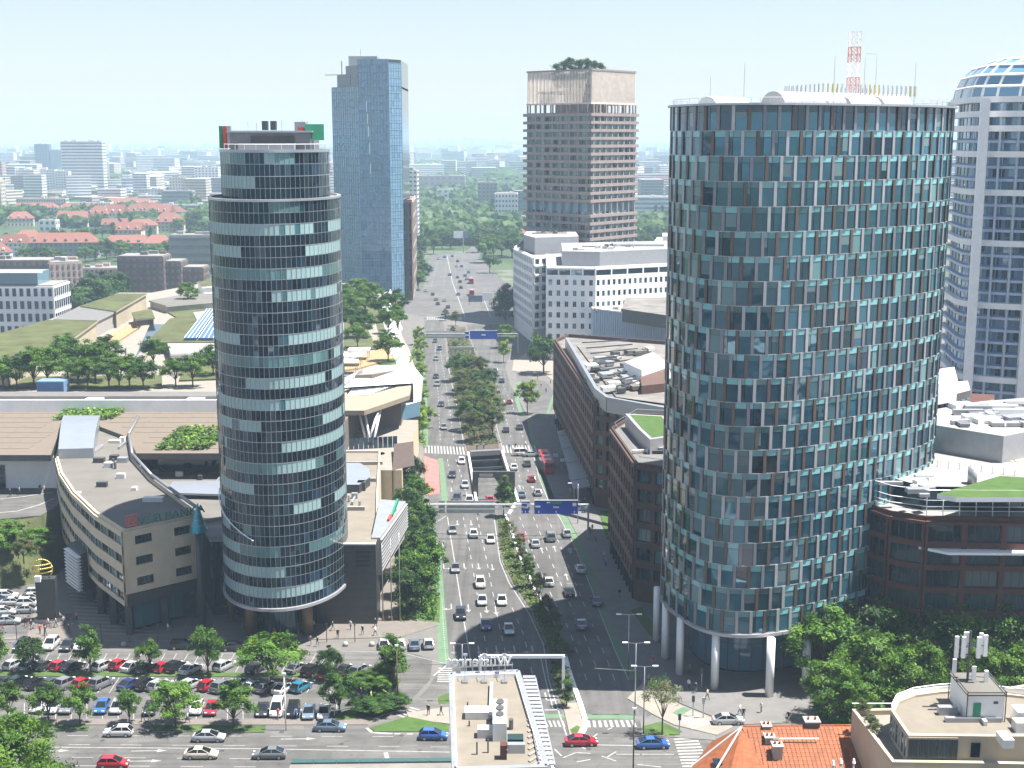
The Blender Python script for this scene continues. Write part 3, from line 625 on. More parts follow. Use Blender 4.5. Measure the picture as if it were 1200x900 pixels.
# ------------------------------------------------------------------ the round dark glass tower
def round_tower():
    cx, cy, Rr = -39.2, 155.5, 10.5; t = thing('round_tower', 'round dark glass office tower with pale banded storeys and a narrower drum on top', 'office tower', (cx, cy, 0))
    fn = superell(cx, cy, Rr, Rr, 0, 2); f2 = superell(cx+.1, cy+.6, 8.7, 8.7, 0, 2); z0, z1, z2 = 7.5, 74., 81.6; nf = 19; fh = (z1-z0)/nf
    MB().prism(ringpoly(superell(cx, cy, Rr-.25, Rr-.25, 0, 2), 64), z0-.1, z1-.4, 0).build('tower_core', 'glass_black', t)
    MB().prism(ringpoly(superell(cx+.1, cy+.6, 8.4, 8.4, 0, 2), 64), z1-.4, z2-.3, 0).build('upper_core', 'glass_black', t)
    MB().prism(ringpoly(superell(cx, cy, 5.7, 5.7, 0, 2), 40), 0, z0, 0).build('base_core', 'glass_black', t)
    def pane(w, h, m):
        k = ('p', round(w, 2), round(h, 2), m)
        if k not in TPL: TPL[k] = (MB().box((0, 0, 0), (w, .06, h)), [m], {})
        return k
    n = 84
    for (f, za, zb, nfl, nn) in ((fn, z0, z1, nf, n), (f2, z1, z2, 2, 70)):
        W = walk(f, nn); h = (zb-za)/nfl
        for i in range(nfl):
            st = 0; lit = True; hl = h*.5; fb = rnd.choice(['blind', 'blind', 'glass_pale'])
            for k, (c, a, w) in enumerate(W):
                if st <= 0: lit = rnd.random() < .6; st = rnd.choice([2, 4, 6, 9, 13, 17]); bm = rnd.choice(['blind', 'glass_pale', 'blind']) if rnd.random() < .3 else fb
                st -= 1; red = rnd.random() < .05
                m = (bm if rnd.random() < .95 else 'glass_teal') if lit else ('glass_dark' if rnd.random() < .88 else 'glass_teal_dark')
                lo = za+i*h; tl = rnd.gauss(0, .004)
                piece(t, 'window_pane', pane(w*.93, hl-.1, m), (c.x, c.y, lo+h-hl/2), a+rnd.gauss(0, .003), tl*.5)
                piece(t, 'spandrel_pane', pane(w*.93, h-hl-.1, 'glass_blue' if rnd.random() < .12 else 'glass_dark'), (c.x, c.y, lo+(h-hl)/2), a+rnd.gauss(0, .003), rnd.gauss(0, .002))
        mb = MB()
        for c, a, w in W:
            q = Vector((math.cos(a), math.sin(a))); p = c-q*w/2+Vector((math.sin(a), -math.cos(a)))*.03; mb.box((p.x, p.y, (za+zb)/2), (.045, .07, zb-za), 0, a)
        mb.build('mullion_grid', 'grey_metal', t, kind='stuff')
        pts = ringpoly(f, 84)
        for i in range(nfl+1):
            ring(t, pts, .05, za+i*h-.05, za+i*h+.05, 'floor_band', 'grey_metal', .2)
            if i < nfl: ring(t, pts, .035, za+i*h+h-hl-.035, za+i*h+h-hl+.035, 'floor_band', 'grey_metal', .2)
    ring(t, ringpoly(fn, 84), .2, z1, z1+.35, 'parapet_ring', 'grey_metal', .4); ring(t, ringpoly(fn, 84), .3, z0-.5, z0, 'base_ring', 'panel_silver', 1.5)
    MB().prism(ringpoly(fn, 64), z0-.45, z0-.2, 0, bottom=True).build('soffit', 'dark_metal', t)
    MB().face([V3(p, z1+.1) for p in ringpoly(superell(cx, cy, Rr-.3, Rr-.3, 0, 2), 64)]).build('terrace', 'gravel_roof', t)
    ring(t, ringpoly(f2, 70), .2, z2-.1, z2+.35, 'parapet_ring', 'pale_metal', .4)
    MB().face([V3(p, z2+.02) for p in ringpoly(f2, 70)]).build('roof', 'white_roof', t)
    # white rim that wraps the lower flank and the columns under the overhang
    mb = MB(); P = [Vector(superell(cx, cy, Rr+.3, Rr+.3, 0, 2)(PI+a)) for a in [.15+.09*i for i in range(14)]]
    mb.tube([V3(p, 24.5-i*.42) for i, p in enumerate(P)], .1, 5); mb.build('flank_rim', 'white_metal', t)
    for px, py in ((295, 742), (361, 742), (272, 728)):
        q = G(px, py); MB().cyl((q.x, q.y, 0), (q.x, q.y, z0), .95 if py > 740 else .6, n=16).build('column', 'bronze_column', t, True)
    for k in range(8):
        a = -PI/2+(k-3.5)*.17; q = Vector((cx+5.85*math.cos(a), cy+5.85*math.sin(a))); MB().box((q.x, q.y, 2.6), (.95, .1, 4.8), 0, a+PI/2).build('entrance_pane', 'glass_teal_dark', t)
    # roof plant
    zr = z2+.1; MB().box((cx+.1, cy+1, zr+1.5), (13, 7, 3)).build('plant_room', 'panel_grey', t); MB().box((cx+.1, cy+1, zr+3.1), (13.8, 7.8, .3)).build('plant_room_roof', 'grey_metal', t)
    MB().box((cx-.2, cy-3.3, zr+.6), (9, 1.4, 1.2)).build('plant_room', 'panel_silver', t)
    MB().box((cx+.5, cy-2.6, zr+1.9), (7, .2, 1.)).build('plant_louvre', 'dark_metal', t)
    mb = MB()
    for k in range(26): a = 2*PI*k/26; q = (cx+.1+8.2*math.cos(a), cy+.6+8.2*math.sin(a)); mb.bar((*q, zr), (*q, zr+1.1), .06); 
    mb.tube([(cx+.1+8.2*math.cos(2*PI*k/26), cy+.6+8.2*math.sin(2*PI*k/26), zr+1.1) for k in range(27)], .04, 4); mb.build('roof_railing', 'white_metal', t)
    for dx, h in ((-3, 2.2), (1.2, 3), (3.4, 2.4), (4.6, 3.2), (-4.4, 2.7), (5.5, 2.8)): MB().cyl((cx+dx, cy+1, zr+3.2), (cx+dx, cy+1, zr+3.2+h*.6), .05, n=5).build('aerial', 'steel', t)
    for dx in (-1.6, -.2): MB().box((cx+dx, cy+1.2, zr+4.1), (.9, .9, 1.5)).build('roof_vent', 'dark_metal', t)
    MB().box((cx+4.2, cy+1.5, zr+3.9), (1.8, 1.2, 1.6)).build('roof_vent', 'panel_silver', t)
    MB().box((cx+7., cy-1, zr+3.), (3., 1.6, 2.6), 0, .2).build('sign_box', 'sign_green', t, label='green sign box on the roof')
    mb = MB()
    for z in (.8, 1.7, 2.6, 3.5): mb.box((cx+5.1, cy-1.2, zr+z), (1.3, .5, .55))
    for x in (-.65, .65): mb.bar((cx+5.1+x, cy-1.2, zr), (cx+5.1+x, cy-1.2, zr+4), .2)
    mb.build('sign_frame', 'sign_red', t, label='red sign frame on the roof')
    for k, m in enumerate(('sign_green', 'sign_red', 'panel_silver')): MB().box((cx-8.1+k*.75, cy-1.4-k*.3, zr+2.2), (.6, .6, 3.6)).build('sign_box', m, t)
round_tower()

# ------------------------------------------------------------------ the big oval tower on stilts
def oval_tower():
    OV = (47.8, 149.8, 24.1, 12.0, .43, 2.9); cx, cy = OV[0], OV[1]
    t = thing('oval_tower', 'tall oval tower of teal glass with staggered silver and bronze fins on white stilts', 'office tower', (cx, cy, 0))
    fn = superell(*OV); z0, z1 = 9.6, 88.4; nf = 22; fh = (z1-z0)/nf; n = 58
    core = superell(cx, cy, OV[2]-.3, OV[3]-.3, OV[4], OV[5])
    MB().prism(ringpoly(core, 96), z0-.1, z1-.5, 0).build('tower_core', 'glass_black', t)
    lob = superell(cx+1, cy+1.5, 20.5, 8.6, .43, 2.5); MB().prism(ringpoly(lob, 96), 0, z0, 0).build('lobby_core', 'glass_black', t)
    def unit(w, m, strip):
        bl = rnd.choice([.3, .5, .75]) if rnd.random() < .09 else 0; k = ('u', round(w, 2), m, strip, bl)
        if k not in TPL:
            b = MB(); hs = .92; b.box((0, 0, -hs/2), (w, .06, fh-hs-.12), 0); b.box((0, -.004, fh/2-hs/2-.03), (w, .06, hs-.06), 1); b.box((0, -.03, fh/2-hs-.02), (w, .07, .06), 2)
            if bl: hb = (fh-hs-.12)*bl; b.box((0, -.006, fh/2-hs-.06-hb/2), (w-.1, .06, hb), 3)
            TPL[k] = (b, [m, strip, 'dark_metal', 'glass_blind'], {})
        return k
    def fin(w, m):
        k = ('f', round(w, 2), m)
        if k not in TPL: TPL[k] = (MB().box((0, -.09, 0), (w, .2, fh-.1)), [m], {})
        return k
    for i in range(nf):
        W = walk(fn, n, (i*.37) % 1); top = i == nf-1
        for k, (c, a, w) in enumerate(W):
            d = Vector((math.cos(a), math.sin(a))); z = z0+(i+.5)*fh; fw = .46; rest = w-fw
            pm = ('panel_bronze' if (k+i) % 3 == 0 else rnd.choice(['panel_silver', 'panel_grey'])); p = c-d*(w/2-fw/2)
            piece(t, 'facade_fin', fin(fw, pm), (p.x, p.y, z), a, 0)
            fv = math.sin(k*.42+i*.31)+.8*math.sin(k*.17-i*.53+2)+.5*math.sin(k*.9+i*.8)+rnd.gauss(0, .3); gm = 'glass_dark' if fv < -1.75 else 'glass_oval' if fv < .35 else 'glass_oval_b' if fv < 1.6 else 'glass_teal_dark'; st = rnd.choice(['glass_light_teal', 'glass_light_teal', 'glass_teal'])
            if top: gm, st = rnd.choice(['glass_oval_b', 'glass_blue']), 'glass_blue'
            if rnd.random() < .04 and not top: gm = 'glass_pale'
            if rnd.random() < .3:          # a narrow pane beside a wide one
                w1 = rest*.32; q = c+d*(-w/2+fw+w1/2); piece(t, 'window_pane', unit(w1-.07, 'glass_teal_dark', st), (q.x, q.y, z), a+rnd.gauss(0, .004), rnd.gauss(0, .004))
                w2 = rest-w1; q = c+d*(w/2-w2/2); piece(t, 'window_pane', unit(w2-.07, gm, st), (q.x, q.y, z), a+rnd.gauss(0, .004), rnd.gauss(0, .004))
            else: q = c+d*fw/2; piece(t, 'window_pane', unit(rest-.07, gm, st), (q.x, q.y, z), a+rnd.gauss(0, .004), rnd.gauss(0, .004))
        ring(t, ringpoly(fn, 96), .06, z0+i*fh-.06, z0+i*fh+.05, 'floor_band', 'panel_silver', .2)
    P = ringpoly(fn, 120); ring(t, P, .55, z1, z1+.3, 'roof_rim', 'grey_metal', 1.2); ring(t, P, .25, z0-.55, z0-.06, 'base_ring', 'panel_silver', 2)
    MB().prism(P, z0-.5, z0-.3, 0, bottom=True).build('soffit', 'dark_metal', t); MB().face([V3(p, z1+.02) for p in P]).build('roof', 'white_roof', t)
    st = [G(*q) for q in ((769, 749.5), (779, 770), (796, 789), (837, 806), (901, 815), (943.5, 804.5))]+[Vector((54, 140.5)), Vector((62, 147.5)), Vector((30, 159)), Vector((71, 158))]
    for q in st: MB().cyl((q.x, q.y, 0), (q.x, q.y, z0-.3), .62, n=14).build('stilt', 'white_paint', t, True)
    W = walk(lob, 54)
    for c, a, w in W:
        nn = Vector((math.sin(a), -math.cos(a)))*.08; k = ('lob', round(w, 2))
        if k not in TPL: TPL[k] = (MB().box((0, 0, 0), (w-.08, .06, 7.6)).box((w/2, -.04, 0), (.07, .1, 7.6), 1).box((0, -.04, .6), (w, .1, .08), 1), ['glass_tower_b', 'dark_metal'], {})
        piece(t, 'lobby_pane', k, (c.x+nn.x, c.y+nn.y, 4.2), a, rnd.gauss(0, .006))
    # low glazed pavilion edge by the street
    # roof: louvred cages, half-barrel housings, lattice mast
    co, si = math.cos(.43), math.sin(.43)
    def L(u, v, z=0): return Vector((cx+u*co-v*si, cy+u*si+v*co, z))
    zr = z1+.05
    def barrel(u0, u1, v, r, h, m):
        b = MB(); K = 8
        for e, s in ((u0, 0), (u1, 1)):
            pass
        A = [[L(u, v+r*math.cos(PI*k/K), zr+h*math.sin(PI*k/K)) for k in range(K+1)] for u in (u0, u1)]
        for k in range(K): b.face([A[0][k], A[1][k], A[1][k+1], A[0][k+1]][::-1])
        b.face(A[0]); b.face(A[1][::-1]); b.build('plant_housing', m, t, True)
    for (u0, u1, v, r, h, m) in ((-20, -14, 1, 2.4, 1.5, 'white_metal'), (-11, 1, -3, 2.8, 2.3, 'panel_silver'), (2, 8, -3, 2.8, 1.9, 'white_metal'), (9, 15, -3, 2.6, 1.9, 'panel_silver')): barrel(u0, u1, v, r, h, m)
    for k in range(22):
        u = -11.4+k*.62; pass
    c = L(10, 3, zr); MB().box((c.x, c.y, zr+1.2), (18, 8, 2.4), 0, .43).build('plant_room', 'white_paint', t)
    b = MB(); g = MB()
    for k in range(60):
        s = k/60*58; u, v = (-10+s, -1.6) if s < 20 else ((10, -1.6+s-20) if s < 29 else ((10-(s-29), 7.4) if s < 49 else (-10, 7.4-(s-49)))); q = L(10+u, v, 0)
        (g if k % 9 in (1, 2, 3) and s < 20 else b).box((q.x, q.y, zr+2.9), (.16, .16, 1.7), 0, .43)
    b.build('louvre_screen', 'grey_metal', t, kind='stuff'); g.build('louvre_screen', 'gold', t, kind='stuff')
    for u, v, h in ((-14, 0, 6.5), (-2, -6, 7.5), (12, 2, 8.5), (14.5, 2, 8.5), (19, -2, 7.5), (-18, 3, 4.5)): q = L(u, v, zr); MB().cyl(q, q+Vector((0, 0, h)), .06, .03, 5).build('roof_pole', 'steel', t)
    q0, q1 = L(12, 2, zr+9), L(14.5, 2, zr+9); MB().bar(q0, q1, .06).build('roof_pole', 'steel', t)
    m0 = L(7.6, 0, 0); w = .72; mast = [MB(), MB()]
    zz = [zr+2.5+i*1.2 for i in range(9)]
    for i, (za, zb) in enumerate(zip(zz, zz[1:])):
        b = mast[(i//2) % 2]; C4 = [(m0.x+sx*w, m0.y+sy*w) for sx, sy in ((-1, -1), (1, -1), (1, 1), (-1, 1))]
        for k in range(4):
            b.bar((*C4[k], za), (*C4[k], zb), .1); b.bar((*C4[k], za), (*C4[(k+1) % 4], zb), .05); b.bar((*C4[(k+1) % 4], za), (*C4[k], zb), .05); b.bar((*C4[k], zb), (*C4[(k+1) % 4], zb), .06)
    mast[0].add(mast[1], mm=[1]); mast[0].build('mast_lattice', ['mast_red', 'white_metal'], t)
    mb = MB(); PP = ringpoly(superell(cx, cy, OV[2]-.2, OV[3]-.2, OV[4], OV[5]), 70)
    mb.tube([V3(p, z1+1.1) for p in PP+PP[:1]], .03, 4)
    for p in PP: mb.bar(V3(p, z1), V3(p, z1+1.1), .04)
    mb.build('roof_railing', 'steel', t)
oval_tower()
flush()

sheet('park_ground', [(-200, 372), (70, 372), (140, 350), (262, 322), (262, 236), (120, 240), (-160, 244)], .02, 'park_grass')
sheet('park_ground', [(484, 304), (503, 294), (546, 294), (566, 304), (600, 310), (640, 300), (620, 262), (590, 256), (480, 256), (470, 300)], .003, 'park_grass')
# ------------------------------------------------------------------ the curved bank and its annexes
def bank():
    P = [(-65, 149.6), (-54.2, 156.2), (-59.8, 162.5), (-69, 173), (-77.5, 185), (-83.5, 198), (-86.5, 211), (-103.6, 211), (-93, 185), (-88.2, 176.6), (-81.2, 166.8), (-72.8, 157)]
    t = thing('bank_building', 'curved beige stone bank with a flat grey roof and green roof lettering', 'bank', (-75, 170, 0)); z1 = 19.
    base = inset(P, 1.6); MB().prism(base, 0, 5.6, 0).build('ground_floor', 'glass_black', t); block(t, P, 5.4, z1, 'beige_stone', 'grey_roof', .5)
    MB().prism(P, 5.25, 5.39, 0, bottom=True).build('soffit', 'dark_metal', t)
    facade(t, P[0], P[1], 7.6, 18.6, 3, 2, 'beige_stone', ['glass_green', 'glass_dark'], 'dark_metal', .42, .42, .35, 4, up=.5)
    MB().box(((P[0][0]+P[1][0])/2+.15, (P[0][1]+P[1][1])/2-.2, 6.5), (12.4, .5, 2.), 0, math.atan2(6.6, 10.8)).build('fascia', 'granite', t)
    for a, b, nb in ((11, 0, 4), (10, 11, 5), (9, 10, 5), (8, 9, 4), (7, 8, 10)):
        facade(t, P[a], P[b], 5.5, 18.6, 4, nb, 'beige_stone', ['glass_green', 'glass_dark', 'glass_tower', 'glass_pale'], 'dark_metal', .96, .46, .3, 1)
    for i, (a, b) in enumerate(((P[0], P[1]),)):
        A, B = Vector(base[0]), Vector(base[1]); u = (B-A).normalized(); n = Vector((u.y, -u.x))
        for k in range(7):
            c = A.lerp(B, (k+.5)/7)+n*.1; MB().box((c.x, c.y, 2.6), (1.4, .08, 4.2), 0, math.atan2(u.y, u.x)).build('shop_pane', 'glass_teal', t)
    for k in (0, 11, 10, 9):
        for f in ((.03, .5, .97) if k == 0 else (.0, .5)):
            a = Vector(P[k]).lerp(Vector(P[(k+1) % 12]), f); c = a.lerp(Vector((-72, 172)), .03); MB().box((c.x, c.y, 2.65), (1.1, 1.1, 5.3)).build('pier', 'granite', t)
    C = [Vector(P[i]) for i in (2, 3, 4, 5, 6)]; tb = MB(); tb.tube([V3(c, z1+.75) for c in [Vector(P[1])]+C], .3, 8); tb.build('curved_ridge_pipe', 'panel_grey', t, True)
    # arched metal roof over the stair hall
    A, B, Cc, D = G(69, 532, 19.5), G(110, 531, 19.5), G(118, 492, 19.5), G(75, 492, 19.5); b = MB(); K = 8
    for k in range(K):
        f0, f1 = k/K, (k+1)/K; h0, h1 = 2.2*math.sin(PI*(.15+.7*f0)), 2.2*math.sin(PI*(.15+.7*f1)); p = A.lerp(D, f0); q = B.lerp(Cc, f0); p2 = A.lerp(D, f1); q2 = B.lerp(Cc, f1)
        b.face([V3(p, 19.6+h0), V3(q, 19.6+h0), V3(q2, 19.6+h1), V3(p2, 19.6+h1)]); b.face([V3(q, 18.5), V3(q2, 18.5), V3(q2, 19.6+h1), V3(q, 19.6+h0)]); b.face([V3(p2, 18.5), V3(p, 18.5), V3(p, 19.6+h0), V3(p2, 19.6+h1)])
    b.face([V3(A, 18.5), V3(B, 18.5), V3(B, 20.6), V3(A, 20.6)]); b.build('arched_roof', 'pale_metal', t, True)
    # lettering along the roof edge
    A, B = Vector(P[0]), Vector(P[1]); u = (B-A).normalized(); rz = math.atan2(u.y, u.x)
    c = A.lerp(B, .62); text('VÚB BANKA', 2.0, t, (c.x+.2, c.y-.2, z1+.25), (PI/2, 0, rz), 'lettering_green', .08)
    c = A.lerp(B, .12); lg = MB()
    for dx, dz, w, h in ((0, 0, 1.9, .16), (0, 1.84, 1.9, .16), (-.87, .92, .16, 1.7), (.87, .92, .16, 1.7), (-.45, .85, .22, .9), (0, .85, .22, .9), (.45, .85, .22, .9), (-.22, 1.2, .3, .18), (.2, .5, .3, .18)):
        p = c+u*dx; lg.box((p.x, p.y, z1+.3+dz), (w, .16, h), 0, rz)
    lg.build('square_emblem', 'sign_red', t)
    MB().bar(V3(A.lerp(B, .03), z1+.15), V3(B, z1+.15), .12, .12).build('sign_rail', 'dark_metal', t)
    for q, d in (((158, 571), (.9, .9, .6)), ((180, 584), (3.6, .9, .8)), ((163, 545), (.5, .5, .4)), ((92, 575), (.8, .8, .3)), ((135, 516), (2.5, 1., .6)), ((144, 515), (1, 1, 1.1))):
        p = G(*q, z1); MB().box((p.x, p.y, z1-.5+d[2]/2), d).build('roof_vent', 'ac_white', t)
    # louvred side bay
    A, B = G(73, 655, 6), G(88, 690, 6)
    for k in range(11): MB().bar((-81.5, 163.5, 3.2+k*.62), (-77.2, 159.5, 3.2+k*.62), .9, .14).build('louvre_blade', 'white_metal', t)
    MB().prism(ccw([(-81.5, 164), (-77, 159.6), (-76, 162), (-80, 166)]), 2.8, 10, 0).build('side_bay', 'dark_metal', t)
    # lower wing behind, up to the round tower
    w = thing('bank_wing', 'low grey wing with a metal canopy roof behind the curved bank', 'building', (-66, 190, 0))
    block(w, [(-77, 185.6), (-69, 173.6), (-60.5, 163.5), (-49, 168), (-49, 205), (-83.3, 205), (-83.2, 198.5)], 0, 14.2, 'offwhite', 'grey_roof', .4)
    MB().prism(ccw([(-83, 201.5), (-48, 201.5), (-48, 206), (-83, 206)]), 14, 15.6, 0, 1).build('upper_storey', ['dark_metal', 'gravel_roof'], w)
    for k in range(2): MB().box((-72+k*12, 201.4, 14.9), (10, .1, 1.)).build('window', 'glass_dark', w)
    MB().prism(ccw([G(193, 578, 14.8), G(262, 580, 14.8), G(262, 564, 14.8), G(203, 565, 14.8)]), 14.6, 15.0, 0).build('metal_canopy', 'pale_metal', w)
    d = MB()
    for k in range(9): d.bar((-55-k*.01, 150, 0), (-55, 150, .1), .01)
    h = thing('glass_link', 'dark recessed glass link between the bank and the round tower', 'building', (-51, 160, 0)); MB().prism([(-53, 157), (-45.5, 157), (-45.5, 166), (-58, 166)], 0, 13.5, 0, 1).build('wall', ['glass_black', 'dark_roof'], h)
    for k in range(5): MB().box((-52.3+k*1.5, 156.95, 6.8), (1.3, .08, 13)).build('glass_pane', 'glass_dark', h)
bank()
def spire():
    q = G(238, 735); t = thing('spire_pylon', 'slender dark pylon topped by a turquoise cone at the corner of the bank', 'pylon', (q.x, q.y, 0))
    MB().cyl((q.x, q.y, 0), (q.x, q.y, 17.2), .65, .55, 14).build('shaft', 'dark_metal', t, True); MB().cyl((q.x, q.y, 17.2), (q.x, q.y, 17.7), .9, 1.55, 18).build('collar', 'teal_metal', t, True)
    MB().cyl((q.x, q.y, 17.7), (q.x, q.y, 22.4), 1.35, .06, 18).build('cone', 'teal_metal', t); 
    for z in (18.6, 19.6, 20.6): MB().cyl((q.x, q.y, z), (q.x, q.y, z+.12), 1.35*(22.4-z)/4.7+.04, None, 18).build('cone_ring', 'pale_metal', t)
spire()
def podium():
    t = thing('granite_block', 'dark granite clad block with louvre slots beside the round tower', 'building', (-30, 156, 0)); z1 = 14.6
    MB().prism(ccw([(-37, 153.6), (-23.4, 153.6), (-23.4, 157.6), (-37, 157.6)]), 0, z1, 0, 1).build('wall', ['granite', 'gravel_roof'], t)
    pw = 13.6/8; K = ('gran', 1)
    TPL[K] = (MB().box((0, 0, 0), (pw-.04, .05, 14.6/9-.04)), ['granite'], {})
    for i in range(9):
        for j in range(8): piece(t, 'stone_panel', K, (-37+(j+.5)*pw, 153.57, (i+.5)*14.6/9), 0, rnd.gauss(0, .002))
    for k in range(4): MB().box((-25.6, 153.5, 13.2-k*.8), (2.4, .1, .25)).build('louvre_slot', 'joint', t)
    MB().bar((-31, 153.5, z1+.1), (-23.4, 153.5, z1+.1), .3, .25).build('coping', 'white_paint', t)
    w = thing('long_annex', 'long low annex with a pale gravel roof running back from the granite block', 'building', (-30, 178, 0))
    block(w, [(-37.5, 157.7), (-23.6, 157.7), (-26.2, 176), (-29.6, 204), (-40, 204)], 0, 14, 'beige_stone', 'gravel_roof', .5)
    MB().prism(ccw([G(403, 575, 14), G(421, 575, 14), G(434, 566, 14), G(433, 556, 14), G(422, 549, 14), G(403, 549, 14)]), 13.5, 15.3, 0, 1).build('rooflight', ['dark_metal', 'pale_metal'], w)
    for q, d in (((416, 571), (3, 1.5, 1.4)), ((424, 571), (1.6, 1.4, 1.8)), ((405, 567), (1, 1, 1))): p = G(*q, 14); MB().box((p.x, p.y, 13.5+d[2]/2), d).build('air_handler', 'ac_dark', w)
    for y in (186, 196, 171): MB().box((-32, y, 13.9), (8, .3, .7)).build('roof_upstand', 'offwhite', w)
    s = thing('louvred_shed', 'sloping metal roofed shed with louvred flank on the edge of the annex', 'building', (-22, 165, 0))
    A, B, C_, D = (-24.4, 155.6), (-22.9, 155.6), (-20.3, 172), (-25.4, 173)
    MB().prism(ccw([A, B, C_, D]), 8, 14.9, 0, 1).build('wall', ['offwhite', 'grey_metal'], s)
    for k in range(9): MB().bar((-22.8, 155.6, 14.4-k*.7), (-20.1, 172, 14.4-k*.55), .5, .14).build('louvre_blade', 'panel_silver', s)
    g = thing('roof_flag_sign', 'slanting green and red sign bar on the edge of the louvred shed', 'sign', (-22.2, 170, 13.6)); MB().bar((-22, 164.5, 15.2), (-21.3, 168, 16.8), .35, .6).build('green_bar', 'sign_green', g); MB().bar((-22.4, 162.6, 15), (-22.1, 164.2, 15.3), .4, .7).build('red_bar', 'sign_red', g)
    MB().bar((-21.6, 167, 14.8), (-21.5, 167.2, 16.2), .15).build('bracket', 'steel', g)
podium()

# ------------------------------------------------------------------ the shopping centre and its roof garden
ZM = 22.
def mall():
    t = thing('shopping_centre', 'broad beige shopping centre carrying a garden on its roof', 'shopping centre', (-90, 260, 0))
    O = [(-190, 216), (-66, 216), (-62, 238), (-37, 242), (-26.5, 250), (-30, 270), (-38, 305), (-43.5, 345), (-62, 396)]+[tuple(G(x, y, ZM)) for x, y in ((262, 326), (178, 342), (140, 342), (56, 374), (0, 402), (-80, 430))]
    MB().prism(ccw(O), 0, ZM-.3, 0, 1).build('wall', ['beige_wall', 'paving_pale'], t)
    MB().prism(ccw([(-190, 217.5), (-68, 217.5), (-68, 221.5), (-190, 221.5)]), ZM-.5, ZM+.7, 0, 1).build('parapet_planter', ['offwhite', 'paving_grey'], t)
    ZR = 19.4; Q = gp([(-60, 469), (-60, 533), (60, 533), (70, 505), (77, 491), (112, 489), (118, 500), (150, 512), (160, 531), (262, 531), (310, 531), (310, 469)], ZR)
    MB().prism(Q, ZR-1.3, ZR, 0, 1).build('lower_roof', ['dark_metal', 'beige_wall'], t)
    MB().prism(inset(Q, 4.5), 0, ZR-1.2, 0).build('lower_wall', 'glass_black', t)  # wall coloured black to stand in for the shadowed gap under the roof edge
    def inq(x, y):
        c = False
        for a, b in zip(Q, Q[1:]+Q[:1]):
            if (a[1] > y) != (b[1] > y) and x < (b[0]-a[0])*(y-a[1])/(b[1]-a[1])+a[0]: c = not c
        return c
    K = ('mallp', 1); TPL[K] = (MB().box((0, 0, 0), (4.4, 3.55, .06)), ['beige_wall'], {})
    for i in range(12):
        for j in range(24):
            x, y = -152+j*4.45, 186.8+i*3.6
            if all(inq(x+dx*2.3, y+dy*1.9) for dx in (-1, 1) for dy in (-1, 1)): piece(t, 'roof_panel', K, (x, y, ZR+.02+rnd.uniform(0, .02)), 0)
    MB().box((-128, 215.7, 20.9), (124, .5, 2.9)).build('parapet_front', 'white_paint', t)
    for x0 in (-126, -99, -75): MB().box((x0, 216.6, ZM+.3), (4, 1.6, .25)).build('roof_hatch', 'white_metal', t)
    lw = thing('grey_loading_block', 'pale grey loading block with a dark gateway beside the bank', 'building', (-112, 189, 0))
    zl = ray_at(30, 536, 189).z; MB().prism(ccw([(-165, 189), (-95, 189), (-96, 191), (-165, 191)]), 0, zl, 0, 1).build('wall', ['white_paint', 'white_roof'], lw); MB().box((-113, 188.95, ZD+2.6), (14, .2, 5.2)).build('gateway', 'glass_black', lw)
    cb = thing('corrugated_block', 'blue grey corrugated metal block on the shopping centre edge', 'building', (-126, 212, 0))
    MB().prism(ccw([(-150, 206), (-121.5, 206), (-121.5, 216), (-150, 216)]), 7.7, 17.5, 0).build('wall', 'pale_metal', cb); MB().prism(ccw([(-150, 206), (-121.4, 206), (-121.4, 216.5), (-150, 216.5)]), 17.5, [17.7, 17.7, 20, 20], 0).build('roof', 'blue_metal', cb)
    for k in range(22): MB().box((-140+k*.85, 205.9, 12.5), (.3, .25, 9.6)).build('corrugation', 'grey_metal', cb)
    return t
mall()
def rect3(px, z): return [V3(p, z) for p in gp(px, z)]
